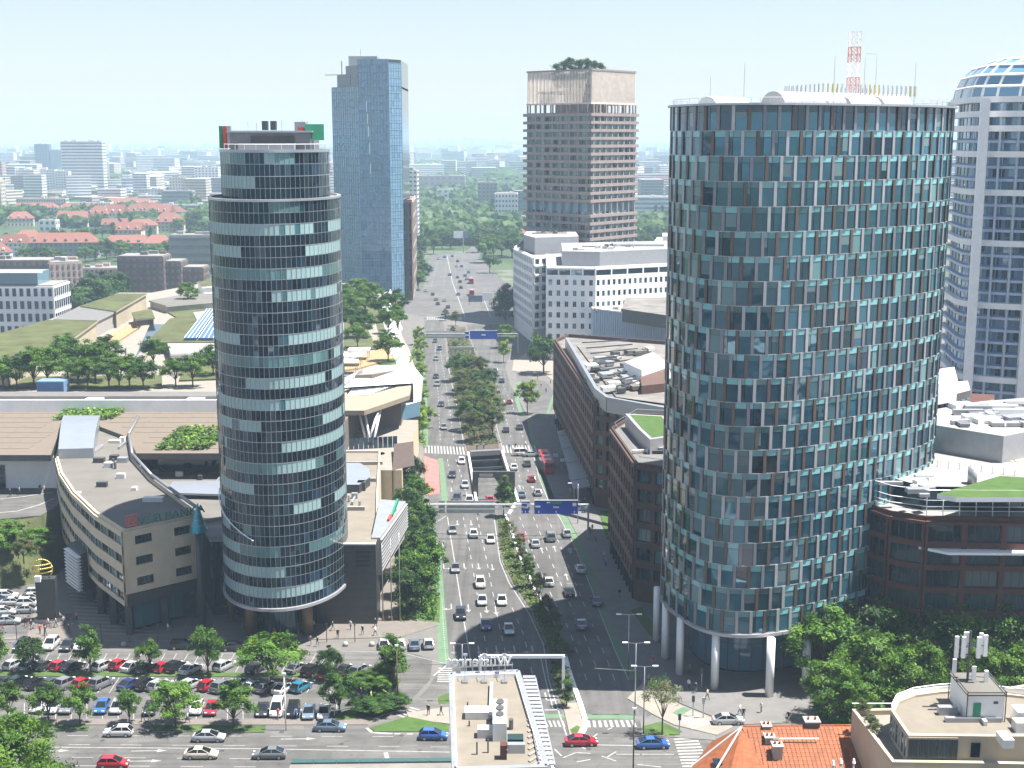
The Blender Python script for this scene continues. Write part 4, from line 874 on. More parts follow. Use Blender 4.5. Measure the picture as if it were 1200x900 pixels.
def garden():
    def patch(nm, px, m, z=ZM, h=.15): MB().prism(gp(px, z), z-.32, z+h, 0).build(nm, m, kind='structure')
    for px in ([(0, 442), (190, 440), (190, 454), (0, 454)], [(215, 428), (258, 424), (258, 444), (210, 446)]): patch('garden_bed', px, 'sedum')
    patch('garden_bed', [(404, 352), (470, 350), (466, 408), (404, 410)], 'lawn_dry'); patch('garden_bed', [(446, 415), (484, 418), (478, 428), (446, 428)], 'lawn')
    patch('garden_path', [(425, 375), (440, 378), (446, 400), (470, 404), (468, 408), (440, 405)], 'paving_pale', h=.2); patch('timber_deck', [(404, 425), (450, 408), (462, 420), (420, 432), (404, 434)], 'wood_deck', h=.22)
    patch('garden_bed', [(172, 402), (199, 374), (258, 362), (258, 402)], 'sedum', ZM+3, .2); patch('garden_bed', [(190, 362), (240, 358), (250, 372), (210, 374)], 'sedum')
    patch('timber_deck', [(120, 398), (162, 376), (170, 380), (130, 406)], 'wood_deck', h=.25)
    # the pale volumes with turf roofs
    def vol(lab, px, z, roof, wall='cream_wall', zb=ZM-.3, ov=.4):
        P = gp(px, z); c = sum(P, Vector((0, 0)))/len(P); o = thing('turf_roof_pavilion', lab, 'pavilion', (c.x, c.y, zb))
        MB().prism(P, zb, z-.5, 0).build('wall', wall, o); MB().prism(inset(P, -ov), z-.5, z, 0, 1, True).build('roof', [wall, roof], o)
        return o, P
    o, P = vol('long roof pavilion with a brown turf roof behind the garden trees', [(-40, 421), (-40, 402), (56, 375), (113, 376), (88, 394), (8, 428)], 27.5, 'sedum')
    vol('roof pavilion with a grey blue pool deck between two turf roofs', [(64, 374), (96, 358), (136, 364), (113, 375)], 27., 'paving_grey', 'offwhite')
    o, P = vol('upper roof pavilion with a green turf roof and cream flank', [(96, 358), (139, 344), (171, 344), (136, 364)], 27.5, 'sedum')
    o, P = vol('sunken white court wall with a ribbed blue inner face on the mall roof', [(150, 404), (172, 376), (199, 376), (176, 404), (166, 424), (150, 424)], ZM+.9, 'paving_pale', 'offwhite')
    MB().prism(gp([(158, 420), (176, 380), (194, 380), (172, 404)], ZM+.9), ZM-.4, ZM+.95, 0).build('court_floor', 'glass_blue', o)
    vol('small cream kiosk with a flat roof beside the upper turf roof', [(156, 366), (176, 362), (180, 372), (160, 374)], 25.2, 'sedum', 'beige_wall')
    vol('white walled roof building at the garden edge behind the round tower', [(198, 402), (262, 402), (262, 412), (202, 414)], 25.0, 'white_roof', 'white_paint')
    vol('pale roof building with a round white end beside the round tower', [(228, 366), (262, 362), (262, 376), (232, 374)], 25.5, 'white_roof', 'white_paint')
    vol('grey flat building beyond the roof garden', [(176, 352), (222, 344), (262, 344), (262, 352), (196, 358)], 24.5, 'grey_roof', 'offwhite')
    vol('turf roofed block farther back beside the round tower', [(232, 330), (262, 326), (262, 334), (238, 336)], 26, 'sedum', 'white_paint')
    b = thing('plant_container', 'dark blue container among the garden trees', 'container', (*G(63, 458, ZM), ZM)); p = G(63, 458, ZM); MB().box((p.x, p.y, ZM+1.4), (6.6, 3, 2.8)).build('body', 'blue_metal', b); MB().box((p.x, p.y-1.55, ZM+1.4), (6.2, .1, 2.4)).build('door', 'solar_blue', b)
    # solar glass roofs
    for i, px in enumerate(([(216, 396), (243, 371), (254, 371), (230, 396)], [(233, 396), (256, 372), (267, 372), (250, 396)])):
        Q = [G(*q, ZM+4) for q in px]; s = thing('sloping_rooflight', ('first' if i == 0 else 'second')+' sloping blue glass rooflight on the turf roof beside the round tower', 'rooflight', V3(sum(Q, Vector((0, 0)))/4, ZM+3), 'sloping rooflights')
        P = ccw(Q); zz = [ZM+6.2 if q.y > 240+40 else ZM+4 for q in P]; A, B, C_, D = Q
        MB().prism(P, ZM+3, [ZM+4 if (q-A).length < .1 or (q-D).length < .1 else ZM+6.5 for q in P], 0).build('glazing', 'solar_blue', s)
        for f in (0, .33, .66, 1): MB().bar(V3(A.lerp(D, f), ZM+4.1), V3(B.lerp(C_, f), ZM+6.6), .16, .12).build('glazing_bar', 'white_metal', s)
    # green wall patches
    for i, px in enumerate(([(93, 492), (95, 471), (134, 471), (133, 492)], [(207, 527), (209, 503), (246, 503), (246, 527)])):
        Q = gp(px, 19.5); xs = [q.x for q in Q]; ys = [q.y for q in Q]; o = tag(leafmesh('roof_planting', (min(xs), max(xs)), (min(ys), max(ys)), (19.45, 20.6), 1500, .5, ['leaf_mid', 'leaf_light', 'leaf_dark', 'leaf_lime', 'leaf_pale']), ('farther' if i == 0 else 'nearer')+' square bed of shrubs on the flat beige roof by the bank', 'planting bed', 'planted squares on the beige roof')
def leafmesh(name, xr, yr, zr, n, s, mats):
    b = MB(); r = random.Random(name)
    for k in range(n):
        c = Vector((r.uniform(*xr), r.uniform(*yr), r.uniform(*zr))); u = Vector((r.gauss(0, 1), r.gauss(0, 1), r.gauss(0, .5))).normalized()*s; v = u.cross(Vector((r.gauss(0, .5), r.gauss(0, .5), 1))).normalized()*s
        b.face([c-u*.5-v*.5, c+u*.5-v*.5, c+u*.5+v*.5, c-u*.5+v*.5], r.choice(range(len(mats))) if r.random() > .3 else 0)
    return b.build(name, mats)
garden()
def folded_front():
    t = thing('folded_white_front', 'faceted white folded facade of the shopping centre along the road', 'facade', (-34, 275, 10))
    L = [(-26.3, 249.5), (-30, 266), (-33, 282), (-36, 297), (-40, 318), (-43.5, 345), (-46.5, 372)]; b = MB()
    for (a, c) in zip(L, L[1:]):
        a, c = Vector(a), Vector(c); u = (c-a).normalized(); n = Vector((u.y, -u.x))
        if n.x < 0: n = -n
        m = a.lerp(c, .5); pk = V3(m+n*2.4, 15.5); T = V3(m-n*2., 25.5); Bt = V3(m, 4.); l = V3(a+n*.4, 16); r = V3(c+n*.4, 16); ti = V3(a-n*1.2, ZM-1); tj = V3(c-n*1.2, ZM-1)
        for q in ((l, pk, T), (pk, r, T), (l, Bt, pk), (pk, Bt, r), (ti, l, T), (T, r, tj)):
            q = list(q)
            if (q[1]-q[0]).cross(q[2]-q[0]).dot(V3(n, .3)) < 0: q.reverse()
            b2 = MB().face(q); b2.build('folded_panel', 'white_paint', t)
        b3 = MB().face([T, V3(a-n*5, ZM-.2), V3(c-n*5, ZM-.2)]); b3.face([V3(a-n*5, ZM-.2), T, ti]); b3.face([T, V3(c-n*5, ZM-.2), tj]); b3.build('folded_panel', 'white_paint', t)
    P = [G(398, 446, ZM+.2), G(434, 431, ZM+.2), G(483, 428, ZM+.2)]; Q = [G(400, 454, 19.5), G(484, 447, 19), G(496, 441, 19)]
    m = MB(); m.face([V3(Q[0], 19.5), V3(Q[1], 18.6), V3(P[2], ZM+.6), V3(P[1], ZM+.6), V3(P[0], ZM+.6)]); m.face([V3(Q[1], 18.6), V3(Q[2], 18.6), V3(P[2], ZM+.6)]); m.build('sloping_panel', 'white_paint', t)
    w = MB(); w.face([V3(Q[2], 18.6), V3(Q[1], 18.6), V3(Q[1]+Vector((0, .8)), 12), V3(Q[2]+Vector((-.6, .5)), 12)]); w.build('sloping_panel', 'white_paint', t)
folded_front()
def canopy_hall():
    t = thing('angular_canopy', 'angular beige entrance canopy with a striped roof opening on raking steel columns', 'canopy', (-38, 225, 0)); zc = 18.
    P = gp([(400, 468), (403, 455), (430, 449), (478, 445), (482, 452), (480, 463), (427, 481), (400, 481)], zc)
    MB().prism(P, zc-1.2, zc, 0, bottom=True).build('canopy_slab', 'canopy_beige', t)
    MB().prism(gp([(406, 458), (428, 450.5), (466, 453), (430, 463), (408, 464)], zc), zc-.1, zc+.05, 0).build('roof_opening', 'glass_black', t)
    for k in range(11):
        a, c = G(406+k*5, 459-k*.4, zc+.1), G(404+k*3.5+10, 466-k*.7, zc+.1); MB().bar(V3(G(407+k*.8, 464-k*1.15, zc), zc+.15), V3(G(434+k*2.6, 462.5-k*.95, zc), zc+.15), .35, .2).build('roof_fin', 'white_metal', t)
    A = G(402, 526); yb = A.y
    MB().prism(ccw([(-44, 205), (-25, 205), (-25, 243), (-44, 243)]), 0, 9, 0, 1).build('terrace', ['beige_stone', 'paving_pale'], t); MB().prism(ccw([(-41.6, 208), (-39.8, 208), (-39.8, 233), (-41.6, 233)]), 9, zc-1.5, 0).build('side_wall', 'beige_wall', t)
    MB().prism(ccw([(-39.7, 234), (-29, 238), (-29, 241), (-39.7, 240)]), 9, zc-1.7, 0).build('back_wall', 'beige_wall', t)
    for k in range(10): MB().box((-38.8+k*1.15, 219+k*.2, 10.4), (1.05, .1, 2.8), 0, .17).build('glass_pane', 'glass_blue', t)
    for f, tp in (((430, 520), (421, 484)), ((431, 520), (443, 482)), ((434, 521), (428, 484)), ((437, 521), (446, 480))):
        a = G(*f, 9); c = G(*tp, zc-1.6); MB().cyl(V3(a, 9), V3(c, zc-1.6), .36, .28, 10).build('raking_column', 'white_metal', t, True)
    MB().prism(ccw([G(440, 472, 13), G(480, 462, 13), G(490, 455, 13), G(492, 470, 13), G(470, 476, 13)]), 9, 13, 0, 1).build('glass_volume', ['glass_tower', 'white_paint'], t)
    f = thing('brown_mesh_screen', 'brown woven mesh screen standing on the terrace by the row of street trees', 'screen', (*G(470, 545), 0))
    Q = [V3(G(462, 520, 11), 11), V3(G(484, 517, 11), 11), V3(G(486, 545, 9), 9), V3(G(460, 551, 9), 9)]; MB().face([Q[3], Q[2], Q[1], Q[0]]).face(Q).build('mesh_panel', 'mesh_brown', f)
    for q in Q: MB().bar((q.x, q.y, 0), tuple(q), .2).build('post', 'dark_metal', f)
    h = thing('white_vent_hood', 'pale grey vent hood beside the brown mesh screen', 'vent', (*G(446, 536, 8), 0)); q = G(446, 536, 8); MB().box((q.x, q.y, 4), (2.4, 2.4, 8)).build('shaft', 'offwhite', h); MB().cyl((q.x, q.y, 8), (q.x, q.y, 9), 1.5, 1.1, 10).build('hood', 'white_metal', h)
    for i, (px, py) in enumerate(((412, 416), (421, 409), (406, 423))):
        q = G(px, py, ZM+3); g = thing('roof_pergola', nth(i)+' flat white garden pergola counted from the folded white front', 'pergola', (q.x, q.y, ZM), 'garden pergolas'); MB().box((q.x, q.y, ZM+3), (6, 3.4, .25)).build('canopy', 'white_paint', g)
        for sx in (-1, 1):
            for sy in (-1, 1): MB().bar((q.x+sx*2.6, q.y+sy*1.3, ZM), (q.x+sx*2.6, q.y+sy*1.3, ZM+2.9), .15).build('leg', 'grey_metal', g)
canopy_hall()

# ------------------------------------------------------------------ brown brick offices by the road
def brick_a():
    Z = 25; P = [(12.6, 270.4), (18.9, 206.2), (34, 198), (60, 215), (60, 262), (17, 278)]
    t = thing('brick_office', 'long brown brick office with a sunken glazed courtyard roof beside the bus stop', 'office building', (25, 240, 0))
    block(t, P, 0, Z, 'brown_brick', 'dark_roof', 1.0)
    gl = ['glass_dark', 'glass_green', 'glass_teal_dark', 'glass_pale', 'glass_tower_c', 'glass_pale', 'glass_blue']  # pale panes repeat, putting bright reflections into the glass tint
    facade(t, P[0], P[1], 4, Z-.6, 6, 22, 'brown_brick', gl, 'dark_metal', .62, .62, .45, 1); facade(t, P[1], P[2], 4, Z-.6, 6, 7, 'brown_brick', gl, 'dark_metal', .66, .66, .45, 1)
    for k in range(18): a = Vector(P[0]).lerp(Vector(P[1]), (k+.5)/18); MB().box((a.x-.1, a.y, 2), (.3, 2.6, 3.6), 0, 0).build('shop_pane', 'glass_black', t)
    # raised pale inner wall round the court
    I = [G(q[0], q[1], Z+1.5) for q in ((664, 398), (699, 458), (712, 468), (790, 482))]; b = MB()
    for a, c in zip(I, I[1:]): b.bar(V3(a, Z+.4), V3(c, Z+.4), .8, 3.4)
    b.build('court_wall', 'pale_metal', t)
    J = [G(q[0], q[1], Z) for q in ((676, 402), (722, 462), (780, 470), (780, 425), (720, 402))]; MB().face([V3(p, Z-.6) for p in ccw(J)]).build('court_roof', 'dark_roof', t)
    r = random.Random(3)
    for k in range(34):
        q = G(r.uniform(690, 765), r.uniform(408, 458), Z)
        MB().box((q.x, q.y, Z+.2), (r.uniform(1, 4), r.uniform(1, 3), r.uniform(.4, 1.6)), 0, .3).build('roof_plant', r.choice(['dark_metal', 'grey_roof', 'grey_metal', 'ac_dark', 'ac_white']), t)
    for k in range(9): a, c = G(682+k*5, 405+k*6.5, Z), G(735+k*6, 402+k*5, Z); MB().bar(V3(a, Z+.9), V3(c, Z+.9), .3, .3).build('roof_beam', 'dark_metal', t)
    o = thing('white_roof_box', 'white walled plant block on the roof of the long brown brick office', 'roof block', (*G(745, 425, Z), Z)); MB().prism(gp([(731, 424), (752, 434), (782, 424), (765, 412)], Z+3), Z-1, Z+3, 0, 1).build('wall', ['white_paint', 'white_roof'], o)
    MB().prism(gp([(749, 437), (790, 428), (790, 448), (752, 452)], Z+1.5), Z-1, Z+1.5, 0).build('plinth', 'brown_brick', o)
    Z = 26; P = [(20, 183), (22.3, 162.3), (34.5, 157), (44, 172), (44, 190), (26, 193)]
    t = thing('brick_office', 'nearer brown brick office with a bright green lawn roof beside the oval tower', 'office building', (30, 175, 0))
    block(t, P, 0, Z, 'brown_brick', 'paving_grey', .7)
    facade(t, P[0], P[1], 3.6, Z-.4, 6, 10, 'brown_brick', gl, 'dark_metal', .62, .64, .45, 1); facade(t, P[1], P[2], 3.6, Z-.4, 6, 4, 'brown_brick', gl, 'dark_metal', .78, .66, .45, 2)
    for k in range(9): a = Vector(P[0]).lerp(Vector(P[1]), (k+.5)/9); MB().box((a.x-.1, a.y, 1.8), (.3, 1.8, 3.2)).build('shop_pane', 'glass_black', t)
    gr = gp([(738, 487), (775, 489), (790, 510), (764, 514), (752, 503)], Z+2); MB().prism(inset(gr, -.7), Z-.8, Z+2.2, 0).build('roof_upstand', 'panel_silver', t); MB().face([V3(p, Z+2.25) for p in gr]).build('roof_lawn', 'lawn_bright', t)
    mb = MB(); q = [V3(p, Z+1) for p in inset(P, .6)]
    mb.tube(q+q[:1], .05, 4); mb.build('railing', 'steel', t)
brick_a()
def white_office():
    Z = 36; P = [(1, 408), (8.6, 377), (22.5, 385), (30, 430), (5, 440)]
    t = thing('white_office', 'taller white office slab with gridded windows facing the road junction', 'office building', (12, 400, 0)); gl = ['glass_dark', 'glass_blue', 'glass_tower_b']
    block(t, P, 0, Z, 'white_paint', 'grey_roof', .6); facade(t, P[0], P[1], 6, Z-.5, 8, 11, 'white_paint', gl, 'panel_silver', .6, .6, .5, 1); facade(t, P[1], P[2], 6, Z-.5, 8, 5, 'white_paint', gl, 'panel_silver', .62, .6, .6, 1)
    for k in range(8): A, B = Vector(P[1]), Vector(P[2]); n = Vector((.5, -.86)); c = A.lerp(B, .5)+n*.9; MB().box((c.x, c.y, 6.2+k*3.69), (15.8, 1.2, .35), 0, math.atan2(8, 13.9)).build('balcony_slab', 'white_paint', t)
    MB().prism(ccw([(5, 398), (9.5, 387), (28, 392), (28, 425), (8, 428)]), Z-.6, Z+6.5, 0, 1).build('penthouse', ['panel_silver', 'offwhite'], t)
    MB().prism(ccw([(10, 402), (24, 402), (24, 418), (11, 418)]), Z+6.4, Z+6.6, 0).build('roof_deck', 'grey_roof', t)
    P = [(12.9, 348), (31, 346), (62, 356.5), (62, 390), (14, 384)]; Z = 36
    t = thing('white_office', 'lower white office block with small square windows and a grey rooftop storey', 'office building', (35, 365, 0)); block(t, P, 0, Z, 'white_paint', 'white_roof', .6)
    facade(t, P[0], P[1], 3, Z-4, 7, 6, 'white_paint', gl, 'panel_silver', .45, .5, .3, 1); facade(t, P[1], P[2], 3, Z-4, 7, 15, 'white_paint', gl, 'dark_metal', .5, .5, .3, 0)
    facade(t, P[0], P[1], Z-4, Z-.6, 1, 4, 'white_paint', gl, 'panel_silver', .9, .62, .3, 0, name='attic_window'); facade(t, P[1], P[2], Z-4, Z-.6, 1, 5, 'white_paint', gl, 'dark_metal', .92, .62, .3, 0, name='attic_window')
    MB().prism(ccw([(19, 352.5), (33, 350.5), (64, 361), (64, 388), (20, 380)]), Z-.6, Z+5, 0, 1).build('penthouse', ['panel_silver', 'white_roof'], t)
    b = MB(); b.box((50, 372, Z+5.4), (20, 8, .8)); b.build('roof_plant', 'grey_metal', t)
    A, B = G(694, 362, 21), G(800, 374, 21); t = thing('striped_hall', 'hall with a pale blue striped metal wall below the white offices', 'hall', (45, 325, 0))
    P = [A, B, B+Vector((0, 36)), A+Vector((0, 24))]; MB().prism(P, 0, 21, 0, 1).build('wall', ['hall_blue', 'white_roof'], t); u = (B-A); L = u.length; u /= L; rz = math.atan2(u.y, u.x)
    for k in range(40): c = A+u*(k+.5)*L/40; MB().box((c.x+.08*0, c.y-.12, 10.4), (L/80, .25, 20.8), 0, rz).build('wall_rib', 'hall_blue', t)
    MB().bar(V3(A, 21.2), V3(B, 21.2), .8, .5).build('coping', 'white_paint', t)
    q = thing('dark_roof_block', 'dark slate clad plant block on the roof of the striped hall', 'roof block', (*G(760, 362, 24), 21)); MB().prism(gp([(729, 362), (800, 372), (800, 348), (733, 349)], 25), 20.5, 25, 0, 1).build('wall', ['dark_metal', 'dark_roof'], q)
white_office()
mat('balcony_blue', (.4, .48, .6), .5, .06, .4)
# ------------------------------------------------------------------ tall towers farther off
def blue_tower():
    P = [(-89, 471), (-73.8, 458), (-59, 456), (-53.6, 461), (-53.6, 492), (-89, 494)]
    t = thing('blue_glass_tower', 'tall slab of blue curtain wall glass with a stepped top beside the road', 'office tower', (-71, 470, 0))
    MB().prism(ccw(P), 0, 108, 0).build('tower_core', 'glass_black', t); MB().prism(ccw([P[1], P[2], P[3], P[4], (-73.8, 492)]), 107, 120.6, 0).build('upper_core', 'glass_black', t); MB().prism(ccw([(-86, 469), (-78.5, 462.6), (-78.5, 490), (-86, 490)]), 107, 114, 0, 1).build('upper_step', ['panel_grey', 'grey_roof'], t)
    MB().prism(ccw([(-81, 465), (-74.2, 459), (-74.2, 488), (-81, 488)]), 107, 118, 0).build('upper_step', 'panel_grey', t)
    MB().prism(ccw([(-80, 468), (-66, 468), (-66, 484), (-80, 484)]), 118, 123, 0).build('plant_room', 'panel_silver', t); MB().cyl((-75, 474, 123), (-75, 474, 127), .15, n=5).build('aerial', 'steel', t); MB().cyl((-84.5, 474, 113), (-84.5, 474, 121), .3, n=5).build('aerial', 'steel', t)
    MB().bar((-92, 470, 114), (-80, 466, 114), .4).build('cleaning_arm', 'steel', t)
    gl = ['glass_tower', 'glass_tower', 'glass_tower', 'glass_tower_b', 'glass_tower_c']
    def curtain(A, B, z0, z1, nf, nb):
        A, B = Vector(A), Vector(B); u = B-A; L = u.length; u /= L; n = Vector((u.y, -u.x)); rz = math.atan2(u.y, u.x); fh = (z1-z0)/nf; bw = L/nb
        for i in range(nf):
            for j in range(nb):
                c = A+u*(j+.5)*bw+n*.1; g = rnd.choice(gl); k = ('cw', round(bw, 2), round(fh, 2), g)
                if k not in TPL: TPL[k] = (MB().box((0, 0, fh*.14), (bw-.12, .06, fh*.7)).box((0, 0, -fh*.36), (bw-.12, .06, fh*.24), 1), [g, 'blue_metal' if g == 'glass_tower_c' else 'glass_tower'], {})
                piece(t, 'curtain_pane', k, (c.x, c.y, z0+(i+.5)*fh), rz+rnd.gauss(0, .003), rnd.gauss(0, .004))
        b = MB()
        for j in range(nb+1): c = A+u*j*bw+n*.15; b.box((c.x, c.y, (z0+z1)/2), (.14, .2, z1-z0), 0, rz)
        for i in range(nf+1): c = A+u*L/2+n*.15; b.box((c.x, c.y, z0+i*fh), (L, .16, .16), 0, rz)
        b.build('mullion_grid', 'blue_metal', t, kind='stuff')
    curtain(P[0], P[1], 2, 108, 30, 12); curtain(P[1], P[2], 2, 120.6, 33, 10); curtain(P[2], P[3], 2, 119, 33, 5)
    b = MB()
    for z, x in ((96, -70), (90, -69.6), (84, -69.3), (76, -69), (66, -68.7)): b.bar((x, 457.2, z), (x+.1, 457.2, z+5), .5, .3)
    b.build('marker_light', 'white_metal', t)
    r = thing('terracotta_office', 'narrow pink stone office with tall windows behind the blue glass tower', 'office building', (-52, 500, 0))
    P = [(-59, 480), (-51, 478), (-53.5, 520), (-62, 520)]; block(r, P, 0, 52, 'terrace_pink', 'grey_roof', .6); facade(r, P[0], P[1], 4, 51, 6, 4, 'terrace_pink', ['glass_blue', 'glass_dark'], 'panel_grey', .6, .8, .4, 0); facade(r, P[1], P[2], 4, 51, 6, 6, 'terrace_pink', ['glass_blue', 'glass_dark'], 'panel_grey', .6, .8, .4, 0)
blue_tower()
def brown_tower():
    A, B, C_ = Vector((5, 430)), Vector((34.3, 410)), Vector((57.5, 429)); D = A+C_-B; P = [A, B, C_, D]
    t = thing('brown_tower', 'square brown residential tower with balcony bands and a slatted crown', 'residential tower', (32, 430, 0)); I = inset(P, 1.3)
    MB().prism(I, 0, 94.4, 0).build('tower_core', 'taupe', t); MB().prism(inset(P, 9), 94, 98.5, 0).build('open_floor_core', 'taupe', t); fh = 3.42; fl = [93.8-k*fh for k in range(12)]+[49.6-k*fh for k in range(14)]
    gl = ['glass_pale', 'blind', 'blind', 'glass_blue', 'blind']
    for z in fl:
        b = MB(); b.prism(inset(P, 0), z-.95, z+.35, 0, bottom=True); b.build('balcony_band', 'taupe', t)
    for e, (p, q) in enumerate(((I[0], I[1]), (I[1], I[2]))):
        u = (q-p); L = u.length; u /= L; n = Vector((u.y, -u.x)); rz = math.atan2(u.y, u.x); nb = 14
        for z in fl[1:]:
            for j in range(nb):
                c = p+u*(j+.5)*L/nb+n*.05; m = rnd.choice(gl if e else ['glass_dark', 'glass_pale', 'blind', 'blind']); k = ('bt', m)
                if k not in TPL: TPL[k] = (MB().box((0, 0, 0), (1.7, .08, 2.)), [m], {})
                piece(t, 'window', k, (c.x, c.y, z+1.4), rz)
        b = MB()
        for j in range(8):
            c = P[e]+(P[e+1]-P[e])*(j+.5)/8; c = c-n*.5
            b.box((c.x, c.y, 49), (.55, .55, 98), 0, rz)
        b.build('balcony_post', 'taupe', t)
        for j in range(12): c = p+u*(j+.5)*L/12+n*.06; MB().box((c.x, c.y, 96.2), (.5, .5, 3.8), 0, rz).build('open_floor_column', 'taupe', t)
        for j in range(12): c = p+u*(j+.5)*L/12+n*.06; MB().box((c.x, c.y, 52.8), (L/12-.3, .08, 3.6), 0, rz).build('window', 'glass_tower_c', t)
    Q = inset(P, 1.2); b = MB()
    for p, q in zip(Q, Q[1:]+Q[:1]):
        L = (q-p).length; u = (q-p)/L; rz = math.atan2(u.y, u.x)
        for j in range(44): c = p+u*(j+.5)*L/44; b.box((c.x, c.y, 105.5), (.3, .3, 14.4), 0, rz)
    b.build('crown_slat', 'taupe_pale', t, kind='stuff'); ring(t, Q, .3, 112.4, 113.1, 'crown_rim', 'taupe', .8); ring(t, Q, .3, 98, 98.7, 'crown_rim', 'taupe_pale', .8)
    MB().prism(inset(P, 11), 98, 110.5, 0, 1).build('crown_core', ['taupe_pale', 'gravel_roof'], t); MB().prism(inset(P, 4), 103, 104, 0, bottom=True).build('crown_deck', 'taupe', t)
brown_tower()
def white_tower():
    TW = (167.2, 240.5, 50, 15, -.22, 7.); fn = superell(*TW); t = thing('white_tower', 'rounded white residential tower with broad ribs and balcony bands', 'residential tower', (167, 240, 0))
    def sup(d, e=7.): return superell(TW[0], TW[1], 50-d, 15-d, -.22, e)
    P = ringpoly(fn, 200); MB().prism(ringpoly(sup(1.5), 200), 0, 93, 0).build('tower_core', 'blue_metal', t)
    big = [93.2, 89.6, 86, 79.6, 70, 57.2, 41.2, 22, 2]; small = []
    for a, b in zip(big, big[1:]):
        n = round((a-b)/3.2); small += [a-(a-b)*k/n for k in range(1, n)]
    for z in big: ring(t, P, .5, z-.75, z+.75, 'broad_band', 'white_metal', 3)
    for z in small: ring(t, ringpoly(sup(.4), 200), 0, z-.4, z+.25, 'balcony_band', 'balcony_blue', 2.4)
    gl = ['glass_tower', 'glass_blue', 'glass_tower_b', 'glass_tower_c', 'glass_dark']
    for z in small+big[1:]:
        for c, a, w in walk(sup(1.3), 66):
            if c.y > 262: continue
            m = rnd.choice(gl); k = ('wt', round(w, 1), m)
            if k not in TPL: TPL[k] = (MB().box((0, 0, 0), (w*.74, .08, 2.0)).box((0, -.04, 0), (.12, .06, 2.0), 1).box((w*.2, -.04, 0), (.08, .06, 2.0), 1), [m, 'white_metal'], {})
            piece(t, 'window', k, (c.x, c.y, z+1.7), a)
    co, si = math.cos(-.22), math.sin(-.22)
    for k in range(8):
        u = -47.6+k*12.6; c = Vector((TW[0]+u*co+15.3*si, TW[1]+u*si-15.3*co)); MB().box((c.x, c.y, 46.5), (2., 1.4, 93.5), 0, -.22).build('vertical_rib', 'white_metal', t)
        for d in (4.2, 8.4):
            c2 = c+Vector((co, si))*d; c2 = c2+Vector((-si, co))*1.2; MB().box((c2.x, c2.y, 46), (.45, .5, 92), 0, -.22).build('balcony_post', 'balcony_blue', t)
    c = Vector((TW[0]-50.2*co-9*-si*-1, TW[1]-50.2*si+9)); MB().box((c.x, c.y, 46.5), (1.6, 1.4, 93.5), 0, 1.35).build('vertical_rib', 'white_metal', t)
    prev = None
    L = [(93.6, 1.), (96.5, .985), (99.3, .95), (101.8, .88), (103.4, .78), (104.2, .62)]
    for (za, ka), (zb, kb) in zip(L, L[1:]):
        A = ringpoly(superell(167.2, 240.5, 50-50*(1-ka)*.7, 15*ka, -.22, 6.), 96); B = ringpoly(superell(167.2, 240.5, 50-50*(1-kb)*.7, 15*kb, -.22, 6.), 96); g = MB(); w = MB()
        for k in range(96):
            j = (k+1) % 96; g.face([V3(A[k], za), V3(A[j], za), V3(B[j], zb), V3(B[k], zb)])
            if k % 4 == 0: w.bar(V3(A[k], za), V3(B[k], zb), .55, .5)
        w.tube([V3(p, zb) for p in B+B[:1]], .38, 4); g.build('dome_glazing', 'panel_silver' if za > 103 else 'glass_tower_c', t); w.build('dome_rib', 'white_metal', t)
    MB().face([V3(p, 104.2) for p in B]).build('dome_top', 'white_paint', t)
white_tower()

